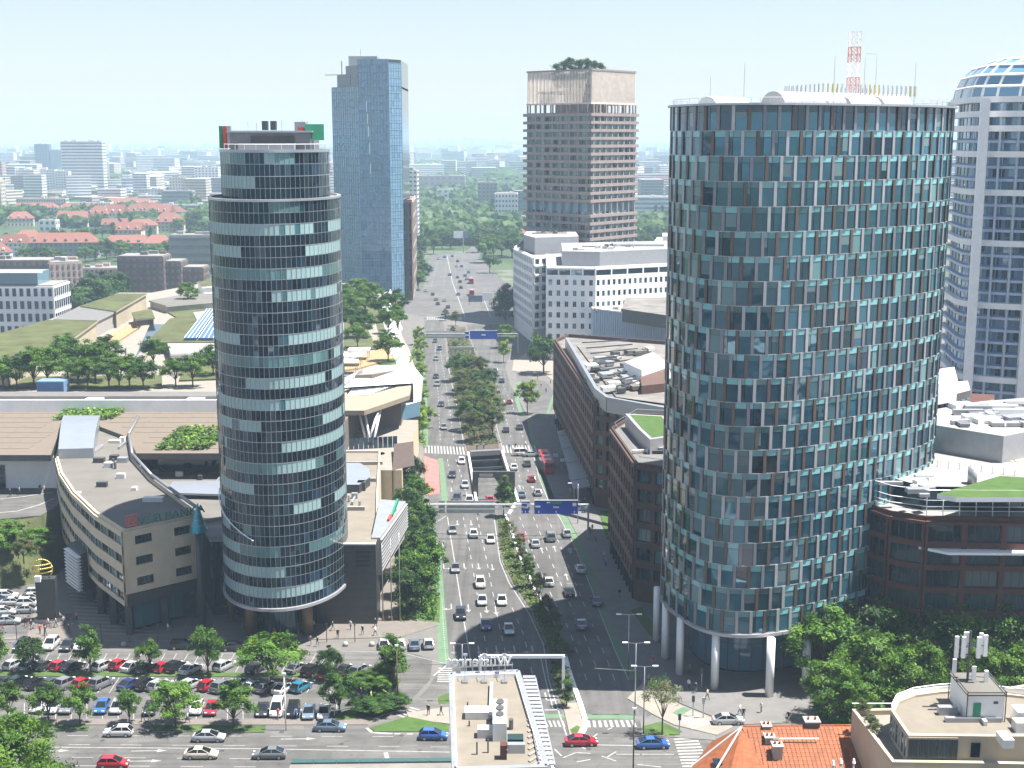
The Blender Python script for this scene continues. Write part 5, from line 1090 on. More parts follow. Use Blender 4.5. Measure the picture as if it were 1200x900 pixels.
# ------------------------------------------------------------------ right hand low offices
def red_office():
    Z = 27; a = [(55, 142), (58, 138), (62.6, 136), (80, 135.2), (104, 135)]; P = a+[(104, 170), (74, 170), (72.5, 158), (66, 149)]
    t = thing('red_brick_office', 'low red brown brick office with a railed grass terrace beside the oval tower', 'office building', (80, 150, 0))
    block(t, P, 0, Z, 'red_brick', 'white_roof', .4); gl = ['glass_dark', 'glass_green', 'glass_teal_dark', 'glass_dark', 'glass_blue']
    for (p, q, nb) in ((a[0], a[1], 1), (a[1], a[2], 1), (a[2], a[3], 3), (a[3], a[4], 4)): facade(t, p, q, 4.6, Z-.7, 6, nb, 'red_brick', gl, 'dark_metal', .86 if nb > 1 else .88, .76, .45, 3)
    MB().prism(ccw([(61.6, 136.4), (65.5, 134.1), (104, 133.6), (104, 135.1), (62.6, 136.1)]), 21.7, 22.1, 0, bottom=True).build('terrace_ledge', 'white_paint', t)
    S_ = inset([(60, 143), (63.5, 139.2), (104, 138.2), (104, 168), (76, 168), (74, 157)], .2)
    MB().prism(ccw(S_), Z-.4, 30.4, 0, 1).build('penthouse', ['glass_dark', 'white_roof'], t)
    for k in range(14):
        x = 64.5+k*2.6; MB().box((x, 138.95, 28.6), (2.4, .08, 2.9)).build('penthouse_pane', rnd.choice(gl), t)
    for z in (27.6, 28.3, 29.3, 30.9): MB().tube([(55.3, 142, z), (58.3, 138.5, z), (63, 136.6, z), (104, 135.8, z)], .06, 5).build('terrace_rail', 'white_metal', t)
    for k in range(17): MB().bar((63+k*2.5, 136.6-k*.02, 26.6), (63+k*2.5, 136.8, 30.9), .1).build('rail_post', 'white_metal', t)
    MB().prism(gp([(1098, 578), (1172, 557), (1215, 560), (1215, 582), (1120, 582)], 31), 30.2, 30.95, 0, 1).build('roof_lawn', ['white_paint', 'lawn_bright'], t)
    r = random.Random(5)
    for k in range(8): q = G(r.uniform(1042, 1095), r.uniform(552, 578), 31); MB().box((q.x, q.y, 30.6), (r.uniform(1, 4), r.uniform(.4, 1.2), r.uniform(.3, .9)), 0, r.choice([0, .3])).build('roof_duct', r.choice(['white_metal', 'grey_metal', 'panel_silver']), t)
    q = G(1139, 562, 31); MB().cyl((q.x, q.y, 30.4), (q.x, q.y, 33), .7, .7, 10).build('vent_stack', 'panel_silver', t, True)
    for k in range(10): q0, q1 = G(1085+k*13, 541+k*1.5, 31), G(1098+k*13, 542.5+k*1.5, 31); MB().bar(V3(q0, 31.4), V3(q1, 31.4), .1).build('terrace_rail', 'white_metal', t); MB().bar(V3(q0, 30.2), V3(q0, 31.5), .1).build('rail_post', 'white_metal', t)
red_office()
def back_blocks():
    Z = 30; P = [G(1086, 522, Z), G(1188, 543, Z), G(1260, 525, Z), G(1260, 488, Z), G(1082, 508, Z)]
    t = thing('white_roof_block', 'broad low block with a cluttered white roof behind the red brick office', 'building', (P[1].x, P[1].y+15, 0)); b = ccw([P[0], P[1], P[2], P[3], P[4]])
    MB().prism(b, 0, Z, 0, 1).build('wall', ['glass_dark', 'white_roof'], t); Q = [G(1090, 497, Z+5), G(1176, 511, Z+5), G(1250, 497, Z+5), G(1250, 462, Z+5), G(1150, 470, Z+5), G(1092, 480, Z+5)]
    MB().prism(ccw(Q), Z-.1, Z+5, 0, 1).build('upper_storey', ['panel_silver', 'white_roof'], t); MB().bar(V3(P[0], Z+.2), V3(P[1], Z+.2), 1.4, .6).build('ledge', 'cream_wall', t); MB().bar(V3(P[1], Z+.2), V3(P[2], Z+.2), 1.4, .6).build('ledge', 'cream_wall', t)
    u = P[1]-P[0]; rz = math.atan2(u.y, u.x)
    for k in range(14): c = P[0].lerp(P[1], (k+.5)/14)+Vector((0, -.1)); MB().box((c.x, c.y, Z-2.4), (u.length/14*.7, .1, 3), 0, rz).build('window', 'glass_blue', t)
    r = random.Random(8)
    for k in range(28): q = G(r.uniform(1104, 1210), r.uniform(478, 500), Z+5); MB().box((q.x, q.y, Z+5.4), (r.uniform(1, 6), r.uniform(.6, 2.2), r.uniform(.4, 1.4)), 0, r.choice([0, .25])).build('roof_duct', r.choice(['white_metal', 'panel_grey', 'panel_silver', 'grey_metal']), t)
    o = thing('grey_office', 'grey office with upright windows and a white roof box below the white tower', 'office building', (*G(1120, 460, 26), 0)); P = gp([(1086, 470), (1137, 457), (1134, 446), (1088, 450)], 33); MB().prism(P, 0, 33, 0, 1).build('wall', ['grey_roof', 'offwhite'], o); MB().prism(gp([(1088, 452), (1122, 446), (1118, 430), (1090, 434)], 37), 32.9, 37, 0).build('roof_box', 'white_paint', o)
    A, B = G(1087, 470.5, 33), G(1137, 457.5, 33); u = B-A; n = Vector((u.y, -u.x)).normalized()*.15
    for k in range(8): c = A.lerp(B, (k+.5)/8)+n; MB().box((c.x, c.y, 29.3), (u.length/8*.6, .15, 4.6), 0, math.atan2(u.y, u.x)).build('window', 'glass_tower_c', o)
    o = thing('red_roof_annex', 'low annex with a rust red roof edge beside the grey office', 'building', (*G(1130, 478, 30), 0)); MB().prism(gp([(1100, 484), (1165, 467), (1165, 462), (1137, 461), (1098, 478)], 31), 0, 31, 0, 1).build('wall', ['terrace_pink', 'red_brick'], o)
    o = thing('white_plant_room', 'white flat roofed block seen past the edge of the white offices', 'building', (*G(770, 283, 20), 0)); P = gp([(762, 290), (800, 290), (800, 278), (770, 278)], 26); MB().prism(P, 0, 26, 0).build('wall', 'white_paint', o); MB().prism(gp([(776, 279), (800, 279), (800, 275), (776, 275)], 30), 25.8, 31, 0).build('roof_box', 'offwhite', o)
back_blocks()

# ------------------------------------------------------------------ roofs at the bottom of the view
def gravel_house():
    Z = 20; A, B = G(528, 789, Z), G(607, 786, Z); t = thing('gravel_roof_house', 'narrow house with a pale gravel roof and mirrored rooftop letters beside the crossing', 'building', (-2, 95, 0))
    P = ccw([A, B, Vector((3.6, 88.8)), Vector((-5.9, 88.4))]); block(t, P, 0, Z, 'white_paint', 'gravel_roof', .5)
    c = MB()
    for p, q in zip(P, P[1:]+P[:1]): c.bar(V3(p, Z+.05), V3(q, Z+.05), .45, .14)
    c.build('coping', 'grey_metal', t)
    # letters face away, so they read backwards from here
    m = A.lerp(B, .42); text('Wüstenrot', 1.75, t, (m.x, m.y+.25, Z+.75), (PI/2, 0, PI), 'white_metal', .09, bold=.025)
    for z in (.62,): MB().bar((A.x, A.y+.35, Z+z), (B.x-.6, B.y+.35, Z+z), .12).build('sign_rail', 'steel', t)
    for k in range(10): x = A.x+.3+k*(B.x-A.x-1)/9; MB().bar((x, A.y+.4, Z-.3), (x, A.y+.4, Z+1.2), .07).build('sign_post', 'steel', t)
    for x in (-5.6, -3.3, -.9):
        g = MB(); g.bar((x, A.y-.9, Z-.4), (x, A.y-.9, Z+1.6), .06); g.bar((x, A.y-.9, Z+1.6), (x, A.y+.2, Z+2.4), .06); g.box((x, A.y-.9, Z-.35), (.7, .7, .2)); g.box((x, A.y+.1, Z+2.4), (.5, .3, .2)); g.build('sign_lamp', 'steel', t)
    a = MB(); q = G(585, 832, Z+1); a.box((q.x+.1, q.y-1, Z+.5), (1.5, 4.4, 2.2)); a.build('air_handler', 'ac_white', t)
    for k in range(3): MB().cyl((q.x+.1, q.y+.4-k*1.1+.2, Z+1.6), (q.x+.1, q.y+.4-k*1.1+.2, Z+1.75), .45, None, 16).build('fan', 'ac_dark', t)
    q = G(559, 834, Z); MB().box((q.x, q.y, Z-.1), (2.6, 1.1, .8)).box((q.x, q.y, Z+.35), (2.7, 1.2, .08)).build('condenser', 'ac_white', t)
    for px, py, h in ((559, 878, 1.4), (572, 876, 1.5), (550, 845, .6), (548, 822, .5)): q = G(px, py, Z); MB().cyl((q.x, q.y, Z-.5), (q.x, q.y, Z-.5+h), .09, n=7).build('vent_pipe', 'ac_dark', t)
    q = G(604, 868, Z); MB().box((q.x, q.y, Z), (1.7, 1., 1.1)).build('rooflight', 'glass_green', t)
    q = G(590, 882, Z); MB().box((q.x, q.y, Z-.1), (.7, .7, 2.4)).build('chimney', 'red_brick', t)
    mb = MB()
    for k in range(16): mb.box((2.2+.1*(k*.09), 104.4-k*.98, Z-.42), (1.5, .3, .12), 0, .75)
    mb.build('roof_walkway_grating', 'paving_pale', t)
    for k in range(22): MB().box((2.05+k*.075, 105-k*.74, Z-.1-k*.0), (1.5, .5, .14)).build('sunshade_slat', 'panel_silver', t)
    MB().bar((1.2, 105, Z-.3), (2.9, 89.3, Z-.3), .2, .3).build('sunshade_rail', 'grey_metal', t); MB().bar((2.8, 105, Z-.3), (4.4, 89.3, Z-.3), .2, .3).build('sunshade_rail', 'grey_metal', t)
    s = thing('raking_screen', 'raking lattice of white bars leaning beside the gravel roofed house', 'screen', (6, 98, 0))
    a0, a1 = V3(G(617, 803, 14), 14), V3(G(648, 900, 14), 14); b0, b1 = a0+Vector((1.6, 0, -5)), a1+Vector((1.6, 0, -5))
    for p, q in ((a0, a1), (b0, b1)): MB().bar(p, q, .2).build('rail', 'white_metal', s)
    for k in range(26): MB().bar(a0.lerp(a1, k/26), b0.lerp(b1, (k+1.)/26), .12, .12).build('slat', 'white_metal', s)
    for k in (.15, .55, .9): p = b0.lerp(b1, k); MB().bar((p.x, p.y, 0), tuple(p), .25).build('post', 'grey_metal', s)
    w = thing('green_parapet_roof', 'low dark green metal roof edge in front of the street', 'roof', (-16, 110, 0)); Z2 = 5
    A, B = G(342, 891, Z2), G(530, 889, Z2); MB().prism(ccw([A, B, B+Vector((0, -12)), A+Vector((0, -12))]), 0, Z2, 0, 1).build('wall', ['granite', 'dark_roof'], w); 
    for k in range(7): p = A.lerp(B, k/7); q = A.lerp(B, (k+1)/7); MB().bar(V3(p, Z2+.12)+Vector((.05, -.3, 0)), V3(q, Z2+.12)+Vector((-.05, -.3, 0)), .7, .22).build('coping_panel', 'teal_metal' if False else 'sign_dark', w)
mat('sign_dark', (.03, .075, .075), .5, .15, .6)
gravel_house()
def orange_house():
    Z = 12; t = thing('orange_roof_house', 'house with an orange clay tile hip roof and crumbling chimneys at the crossing', 'house', (34, 100, 0))
    R0, R1 = V3(G(868, 851, Z), Z), V3(G(1003, 850, Z), Z); E = 7.2
    W_, N_ = V3(G(845, 851, Z-1.6), Z-1.6), V3(G(823, 868, 8), 8)
    k0 = Vector((R0.x-3.9, R0.y-9.5, E)); k1 = Vector((R0.x+4.6, R0.y-9.5, E+.2)); S0 = Vector((R1.x+.3, R1.y-9, E)); S1 = Vector((R0.x+2, R0.y-9, E))
    hp = Vector((R0.x-.5, R0.y-10.5, E)); wl = Vector((R0.x-6.2, R0.y-1.5, E+.6)); wb = Vector((R0.x-2.9, R0.y+3.2, E+.6)); nb = Vector((R1.x, R1.y+6, E))
    wall = [(wl.x+.4, wl.y-9), (R1.x-.2, wl.y-9), (R1.x-.2, nb.y-.5), (R0.x, nb.y-.5), (wl.x+.5, wl.y+.2)]; MB().prism(ccw(wall), 0, E-.1, 0).build('wall', 'white_paint', t)
    def slope(nm, pts, m='clay_tiles'):
        pts = [Vector(p) for p in pts]; n = (pts[1]-pts[0]).cross(pts[2]-pts[0])
        if n.z < 0: pts.reverse()
        MB().face(pts).build(nm, m, t)
    Wb = Vector((wl.x+.3, wl.y-9.4, E)); Mv = Vector((R0.x+3.2, R0.y-9.4, E))
    slope('roof_slope', [R0, R1, Vector((R1.x, R1.y-9.4, E)), Mv]); slope('roof_slope', [R0, R1, nb, wb]); slope('roof_slope', [R0, wb, wl]); 
    hip = Vector((R0.x+.1, R0.y-.1, Z)); slope('roof_slope', [hip, wl, Wb, Vector((wl.x+.3, R0.y-12, E))]); slope('roof_slope', [hip, Vector((wl.x+.3, R0.y-12, E+.05)), Vector((Mv.x, R0.y-12, E+.05)), Mv])
    K = ('tile', 1); TPL[K] = (MB().box((0, 0, .0), (.52, .50, .05)).box((-.19, 0, .05), (.1, .5, .06)), ['clay_tiles'], {})
    ax = (R1-R0).normalized(); dn = (Vector((R1.x, R1.y-9.4, E))-R1).normalized(); sl = math.atan2(-dn.z, -dn.y)
    for i in range(15):
        for j in range(27):
            p = R0+ax*(.4+j*.53)+dn*(.25+i*.47)
            if p.x < R0.x+.25+i*.18 or p.x > R1.x-.1: continue
            piece(t, 'roof_tile', K, p+Vector((0, 0, .06)), 0, sl+.05)
    # ribs of the near hip
    A, B = hip, Vector((wl.x+.3, R0.y-12, E)); C_ = Vector((Mv.x, R0.y-12, E))
    for k in range(26): f = (k+.5)/26; q = B.lerp(C_, f); MB().bar(hip.lerp(q, .04+abs(f-.5)*.1)+Vector((0, 0, .06)), q+Vector((0, 0, .06)), .13, .1).build('tile_roll', 'clay_tiles', t)
    for p, q in ((hip, Vector((wl.x+.2, R0.y-7, E+1.3))), (hip, wl), (R0, R1), (hip, Mv)): MB().bar(p+Vector((0, 0, .1)), q+Vector((0, 0, .1)), .22, .14).build('ridge_cap', 'clay_tiles' if q == R1 else 'offwhite' if q.x < hip.x else 'clay_tiles', t)
    def chim(px, py, w, d, h, m='offwhite'):
        q = G(px, py, Z-1.5); b = MB(); b.box((q.x, q.y, Z-2.6+h/2), (w, d, h)); b.build('chimney', m, t); MB().box((q.x, q.y, Z-2.6+h+.08), (w+.25, d+.25, .18)).build('chimney_cap', 'offwhite', t)
        for k in range(2): MB().cyl((q.x-w/4+k*w/2, q.y, Z-2.5+h), (q.x-w/4+k*w/2, q.y, Z-2.1+h), .14, n=8).build('chimney_pot', 'clay_tiles', t)
    chim(950, 862, 1.7, 1., 3.2, 'paving_grey'); chim(897, 864, 1., .8, 2.8); chim(901, 874, 1.1, .8, 2.4); chim(910, 884, 1.1, .9, 2.4)
    for q in ((884, 857), (897, 857), (912, 857), (925, 857), (940, 857), (969, 857), (983, 857), (997, 857)): p = G(*q, Z-.5); MB().box((p.x, p.y, Z-.62), (.2, .3, .3)).build('roof_vent', 'ac_dark', t)
    MB().tube([(R0.x+4, R0.y-1.8, Z-.3), (R0.x+9, R0.y-1.8, Z-.3)], .05, 5).build('roof_rail', 'steel', t)
    for px, py, dx in ((842, 895, .2), (955, 897, 0), (998, 875, 0)):
        q = G(px, py, 9.3); o = MB(); o.box((q.x, q.y, 9.6 if px != 998 else 9.), (1.3, 1.2, .16)); ob = o.build('roof_window', 'glass_blue', t)
    q = V3(G(909, 866, Z), Z); d = thing('satellite_dish', 'small white satellite dish on a pole above the orange tile roof', 'dish', (q.x, q.y, Z-1.2)); MB().cyl((q.x, q.y, Z-1.6), (q.x, q.y, Z+.2), .05, n=6).build('pole', 'steel', d); MB().cyl((q.x, q.y-.15, Z+.15), (q.x, q.y, Z+.2), .42, .1, 14).build('bowl', 'white_metal', d)
    for i, (px, py) in enumerate(((985, 893), (1000, 893), (976, 895))):
        q = G(px, py, 12); d = thing('flue_pipe', nth(i)+' metal flue standing at the lower edge of the orange roof', 'flue', (q.x, q.y, 7), 'metal flues'); MB().cyl((q.x, q.y, 6), (q.x, q.y, 12), .12, n=8).build('pipe', 'steel', d, True); MB().cyl((q.x, q.y, 12), (q.x, q.y, 12.5), .22, .1, 8).build('cowl', 'white_metal', d)
orange_house()
def cream_house():
    Z = 18; t = thing('cream_office', 'cream rendered office with a rounded gravel roof and a roof terrace', 'building', (52, 98, 0))
    zt = 15.2; T = gp([(998, 832), (1044, 836), (1062, 880), (1028, 884)], zt); 
    lo = ccw([G(998, 830, zt), G(1046, 830, zt), Vector((46, 96.6)), Vector((60, 96.2)), Vector((75, 90)), Vector((75, 86)), Vector((41, 94.6))])
    lo = ccw([G(998, 830, zt), G(1046, 829, zt), (72, 113), (75, 92), (58, 95.8), (52, 96), (42.2, 96.2)]); block(t, lo, 0, zt, 'cream_wall', 'paving_pale', .6, pw=.4)
    up = [G(1064, 861, Z), G(1118, 861.5, Z), G(1158, 862, Z), G(1215, 862, Z), G(1215, 815, Z), G(1130, 806, Z), G(1100, 808, Z), G(1070, 812, Z), G(1050, 820, Z), G(1044, 832, Z)]
    block(t, ccw(up), zt-.6, Z, 'cream_wall', 'gravel_roof', .3, 'upper_wall')
    A, B, C_ = up[0], up[1], up[2]; u = (B-A).normalized(); rz = math.atan2(u.y, u.x)
    facade(t, A, A.lerp(C_, .62), zt-.2, Z-.2, 1, 5, 'cream_wall', ['glass_green', 'glass_teal_dark'], 'dark_metal', .98, .86, .06, 1); facade(t, up[9], A, zt-.2, Z-.2, 1, 6, 'cream_wall', ['glass_green', 'glass_pale'], 'panel_silver', .8, .85, .06, 0)
    q = A.lerp(C_, .84); MB().box((q.x, q.y-.1, zt+1.2), (1, .1, 1.7)).build('window', 'glass_dark', t)
    facade(t, (42.2, 96.2), (52, 96), 9.5, 14.4, 1, 4, 'cream_wall', ['glass_dark', 'glass_black'], 'dark_metal', .45, .5, .12, 0, up=.35); facade(t, (52, 96), (58, 95.8), 9.5, 14.4, 1, 3, 'cream_wall', ['glass_dark', 'glass_black'], 'dark_metal', .45, .5, .12, 0, up=.35)
    rr = [V3(p, Z+.75) for p in up[4:]]; MB().tube(rr, .05, 6).build('roof_rail', 'white_metal', t); MB().tube([p+Vector((0, 0, -.35)) for p in rr], .05, 6).build('roof_rail', 'white_metal', t)
    for a, b in zip(rr, rr[1:]):
        for k in range(4): p = a.lerp(b, k/4); MB().bar(p+Vector((0, 0, -.8)), p, .07).build('rail_post', 'white_metal', t)
        MB().bar(a+Vector((0, 0, -.45)), b+Vector((0, 0, -.45)), .08, .55).build('rail_panel', 'white_metal', t)
    # roof hut
    q = G(1143, 836, Z); h = thing('roof_hut', 'white equipment hut with a green door on the cream office roof', 'hut', (q.x, q.y, Z)); c = Vector((q.x+.6, q.y+1.2)); MB().box((c.x, c.y, Z+1.3), (4.2, 4.2, 3.2)).build('wall', 'white_paint', h); MB().box((c.x, c.y, Z+2.95), (4.5, 4.5, .14)).build('roof', 'grey_roof', h)
    MB().box((c.x-1., c.y-2.13, Z+.9), (.85, .08, 2.1)).build('door', 'sign_green', h); MB().box((c.x+1.1, c.y-2.13, Z+2.), (.5, .08, .25)).build('vent_grille', 'ac_dark', h)
    for sx in (-1, 1):
        MB().bar((c.x+sx*2.2, c.y-2.3, Z+3.3), (c.x+sx*2.2, c.y+2.3, Z+3.3), .1).build('roof_frame', 'dark_metal', h)
        for sy in (-1, 1): MB().bar((c.x+sx*2.2, c.y+sy*2.2, Z-.3), (c.x+sx*2.2, c.y+sy*2.2, Z+3.4), .09).build('roof_frame', 'dark_metal', h)
    MB().bar((c.x-2.2, c.y-2.25, Z+3.3), (c.x+2.2, c.y-2.25, Z+3.3), .1).build('roof_frame', 'dark_metal', h)
    m = thing('antenna_mast', 'cluster of white mobile phone antennas on a dark mast behind the roof hut', 'antenna', (c.x+.3, c.y+.6, Z+3)); mx, my = c.x-.9, c.y+.6
    MB().cyl((mx, my, Z+3), (mx, my, Z+9.2), .14, n=8).build('mast', 'dark_metal', m); mk = ('ant', 1)
    for dx, dy, z in ((-1.5, 0, 7.2), (-1, -.6, 7.5), (-.4, .2, 7.6), (.9, -.3, 7.3), (1.4, .2, 7.5), (1.9, .1, 7.3), (-1.4, .4, 4.6), (.5, -.4, 4.2), (2, -.3, 3.6), (.2, .6, 7.4)):
        MB().box((mx+dx, my+dy, Z+z), (.42, .22, 2.6 if z > 5 else 1.7)).build('panel_antenna', 'white_metal', m); MB().bar((mx, my, Z+z), (mx+dx, my+dy, Z+z), .06).build('arm', 'dark_metal', m)
    for px, py, d in ((1177, 868, (1.2, 1.6, 1)), (1196, 842, (1.7, 1.4, 1.6)), (1195, 852, (1.5, 1, 1.2))): q = G(px, py, Z); MB().box((q.x, q.y, Z+d[2]/2-.3), d).build('condenser', 'ac_white', t)
    for i, (px, py) in enumerate(((1010, 833), (1012, 838), (1020, 852), (1023, 858), (1027, 862))): PLANTS.append((px, py, (zt-.6)*KZ))
    MB().tube([V3(p, zt+.5) for p in (G(998, 828, zt), G(1044, 828, zt))], .05, 5).build('roof_rail', 'white_metal', t)
PLANTS = []
cream_house()
flush()

def clutter(root, pts, z, n, seed, mats=('ac_white', 'grey_metal', 'panel_silver', 'ac_dark')):
    """roof units, ducts and vents set down on a flat roof"""
    r = random.Random(seed); c = sum((Vector(p) for p in pts), Vector((0, 0)))/len(pts)
    for k in range(n):
        a = Vector(r.choice(pts)); b = Vector(r.choice(pts)); q = a.lerp(b, r.uniform(.2, .8)).lerp(c, r.uniform(.15, .8)); t = r.random(); m = r.choice(mats)
        if t < .45: MB().box((q.x, q.y, z+.5), (r.uniform(.8, 2.2), r.uniform(.5, 1.1), 1.)).build('roof_unit', m, root)
        elif t < .7: MB().box((q.x, q.y, z+.3), (r.uniform(3, 8), .4, .5), 0, r.choice([0, .15, PI/2])).build('roof_duct', m, root)
        else: MB().cyl((q.x, q.y, z), (q.x, q.y, z+r.uniform(.6, 1.4)), .25, None, 8).build('roof_vent', m, root)
O_ = bpy.data.objects
clutter(O_['white_office'], [(6, 394), (27, 395), (27, 424), (9, 426)], 42.5, 10, 1); clutter(O_['white_office.001'], [(21, 353), (33, 352), (62, 362), (62, 386), (22, 378)], 41, 18, 2)
clutter(O_['brick_office.001'], [(22, 180), (24, 165), (33, 160), (28, 190)], 25.4, 9, 3); clutter(O_['brick_office'], [(15, 268), (19, 230), (22, 212)], 24.1, 5, 4); clutter(O_['long_annex'], [(-37, 160), (-25, 160), (-30, 200), (-38, 200)], 13.6, 12, 5)
clutter(O_['bank_building'], [(-72, 160), (-62, 160), (-78, 185), (-88, 205), (-98, 208), (-84, 172)], 18.5, 12, 6); clutter(O_['bank_wing'], [(-78, 190), (-52, 175), (-52, 198), (-80, 200)], 13.8, 8, 7)
clutter(O_['striped_hall'], [(26, 330), (60, 322), (60, 345), (30, 345)], 21, 8, 10); clutter(O_['red_brick_office'], [(76, 150), (100, 145), (100, 165), (78, 164)], 30.4, 10, 11); clutter(O_['cream_office'], [(46, 100), (60, 97.5), (60, 104), (48, 106)], 17.7, 5, 12, ('ac_white', 'panel_silver')); clutter(O_['gravel_roof_house'], [(-5, 90), (1.5, 90), (0, 103), (-6, 103)], 19.5, 5, 13)
survey(False); ZM *= KZ
# ------------------------------------------------------------------ trees
def tree_proto(seed, blobs, n, s, mats, trunk_h, tr, leafy=1.):
    """crown of leaf-sized faces gathered in clumps on limbs, trunk with limbs; about 10 m tall"""
    r = random.Random(seed); b = MB(); t = MB(); t.cyl((0, 0, -.2), (0, 0, trunk_h), tr, tr*.7, 8); cl = []
    for (x, y, z, a, h) in blobs:
        for k in range(max(4, int(a*a*h*1.1))):
            v = Vector((r.gauss(0, 1), r.gauss(0, 1), r.gauss(0, 1))).normalized(); q = r.uniform(.55, 1.02)
            if v.z < -.55: continue
            cl.append((Vector((x+v.x*a*q, y+v.y*a*q, z+v.z*h*q)), v))
        m = Vector((x*.6, y*.6, z-h*.3)); t.cyl((0, 0, trunk_h*.85), tuple(m), tr*.55, tr*.22, 6)
        for k in range(3): t.cyl(tuple(m), (x+r.uniform(-a, a)*.6, y+r.uniform(-a, a)*.6, z+r.uniform(0, h)*.6), tr*.22, tr*.07, 5)
    per = max(6, int(n/len(cl)))
    for c, v in cl:
        mi = r.choice([0, 0, 1]) if r.random() < .8 else len(mats)-1; cr = r.uniform(.45, .95)
        for k in range(per):
            d = Vector((r.gauss(0, 1), r.gauss(0, 1), r.gauss(0, .7)))*cr*.55; nn = (v*1.1+Vector((0, 0, .5))+Vector((r.gauss(0, .55), r.gauss(0, .55), r.gauss(0, .55)))).normalized()
            u = nn.cross(Vector((r.gauss(0, 1), r.gauss(0, 1), r.gauss(0, 1)))).normalized()*s*r.uniform(.6, 1.3); w = nn.cross(u)*r.uniform(.5, .9); p = c+d
            b.face([p-u, p-w*.6, p+u, p+w*.6], mi if r.random() < .85 else r.randrange(len(mats)))
    return b.mesh('crown_mesh', mats), t.mesh('trunk_mesh', ['bark'])
rb = random.Random(11)
def blobset(n, R_, z0, z1, a): return [(R_*math.cos(2.4*i)*math.sqrt((i+.3)/n), R_*math.sin(2.4*i)*math.sqrt((i+.3)/n), z1-(z1-z0)*((i+.3)/n)*rb.uniform(.7, 1.1), a*rb.uniform(.8, 1.2), a*rb.uniform(.7, 1.)) for i in range(n)]
PROTO = {
    'round': tree_proto(1, blobset(11, 2.7, 3.7, 8.1, 1.8), 8500, .23, ['leaf_mid', 'leaf_dark', 'leaf_light'], 2.4, .2),
    'light': tree_proto(2, blobset(12, 2.9, 3.7, 8.1, 1.75), 9000, .22, ['leaf_light', 'leaf_mid', 'leaf_mid'], 2.4, .2),
    'tall': tree_proto(3, [(0, 0, 8.6, 1.1, 1.4)]+blobset(9, 1.7, 2.6, 7.4, 1.5), 7500, .22, ['leaf_mid', 'leaf_dark', 'leaf_light'], 2.4, .18),
    'dark': tree_proto(4, blobset(11, 2.6, 3.3, 8.2, 1.85), 8500, .23, ['leaf_dark', 'leaf_deep', 'leaf_mid'], 2.2, .2),
    'olive': tree_proto(5, blobset(10, 2.3, 3.2, 7.9, 1.65), 7500, .19, ['leaf_olive', 'leaf_olive_b', 'leaf_mid'], 3., .16),
    'lime': tree_proto(6, blobset(9, 2.1, 3.2, 8., 1.7), 6500, .22, ['leaf_lime', 'leaf_lime_b', 'leaf_light'], 3., .15),
    'loose': tree_proto(7, blobset(8, 2.6, 4.6, 8.4, 1.35), 2400, .16, ['leaf_pale', 'leaf_olive', 'leaf_light'], 3.4, .15),
    'conifer': tree_proto(8, [(0, 0, 2.4+i*1.15, 1.9-i*.26, .9) for i in range(6)], 3000, .2, ['leaf_deep', 'leaf_dark'], 2., .16),
    'column': tree_proto(9, [(0, 0, 1.6+i*1.2, 1.05-.07*i, .9) for i in range(7)], 3000, .22, ['leaf_deep', 'leaf_dark', 'leaf_mid'], 1.2, .2),
    'big': tree_proto(12, blobset(26, 3.3, 2.4, 8.3, 1.5), 26000, .15, ['leaf_light', 'leaf_mid', 'leaf_light'], 2.4, .2),
    'far': tree_proto(10, blobset(5, 2.4, 4., 7., 2.2), 900, .5, ['leaf_far', 'leaf_far_b', 'leaf_far'], 2.5, .2),
}
tr_ = random.Random(21)
def tree(kind, p, h, label, group=None, z=0., wid=1., name='tree'):
    r = thing(name, label, 'tree', (p[0], p[1], z), group, rz=tr_.uniform(0, 6.28), world=False); s = h/9.6; w = s*wid*tr_.uniform(.93, 1.07)
    c, t = PROTO[kind]; r.scale = (w, w, s); put('crown', c, r); put('trunk', t, r); return r
def trow(kinds, pts, phrase, group, z=0., wid=1., side='left'):
    """pts: px, py of the foot, height; labelled by count along the row"""
    pts = sorted(pts, key=lambda q: q[0] if side == 'left' else -q[1])
    for i, q in enumerate(pts):
        k = kinds if isinstance(kinds, str) else kinds[i % len(kinds)]; lab = phrase % nth(i)
        tree(k, G(q[0], q[1], z), q[2], lab, group, z, q[3] if len(q) > 3 else wid)
trow(['tall', 'dark', 'tall', 'round', 'round', 'dark'], [(-2, 790, 7), (38, 789, 6.2), (106, 790, 7.6), (176, 789, 5.6), (244, 794, 8.2), (386, 797, 5.6)], 'green tree on the car park verge, %s from the left', 'trees between the back rows of parked cars')
tree('light', G(318, 802), 8.2, 'large bright green spreading tree over the middle of the car park', z=0, wid=1.65)
tree('dark', G(398, 838), 7.2, 'dark rounded tree at the right end of the car park', wid=1.1)
tree('tall', G(461, 805), 8., 'light leafy tree over the planted bed beside the slip road', wid=1.15)
trow(['round', 'round', 'round', 'round', 'light', 'round'], [(10, 846, 6), (57, 848, 6.2, 1.1), (94, 850, 6.2, 1.1), (152, 850, 5.4), (206, 853, 7.2, 1.3), (274, 853, 6.8, 1.2)], 'round leafy street tree behind the cross street, %s from the left', 'street trees along the car park edge')
tree('yellow_' and 'lime', G(196, 846), 3, 'small yellow green bush under the street tree by the car park', wid=.8, name='bush')
P_ = G(14, 985); tree('big', (P_.x-1, P_.y+5), 14, 'big bright green tree crown in the near corner below the street', wid=1.1); tree('big', (P_.x+5, P_.y-3), 11, 'lower green tree beside the big crown in the near corner', wid=1.1)
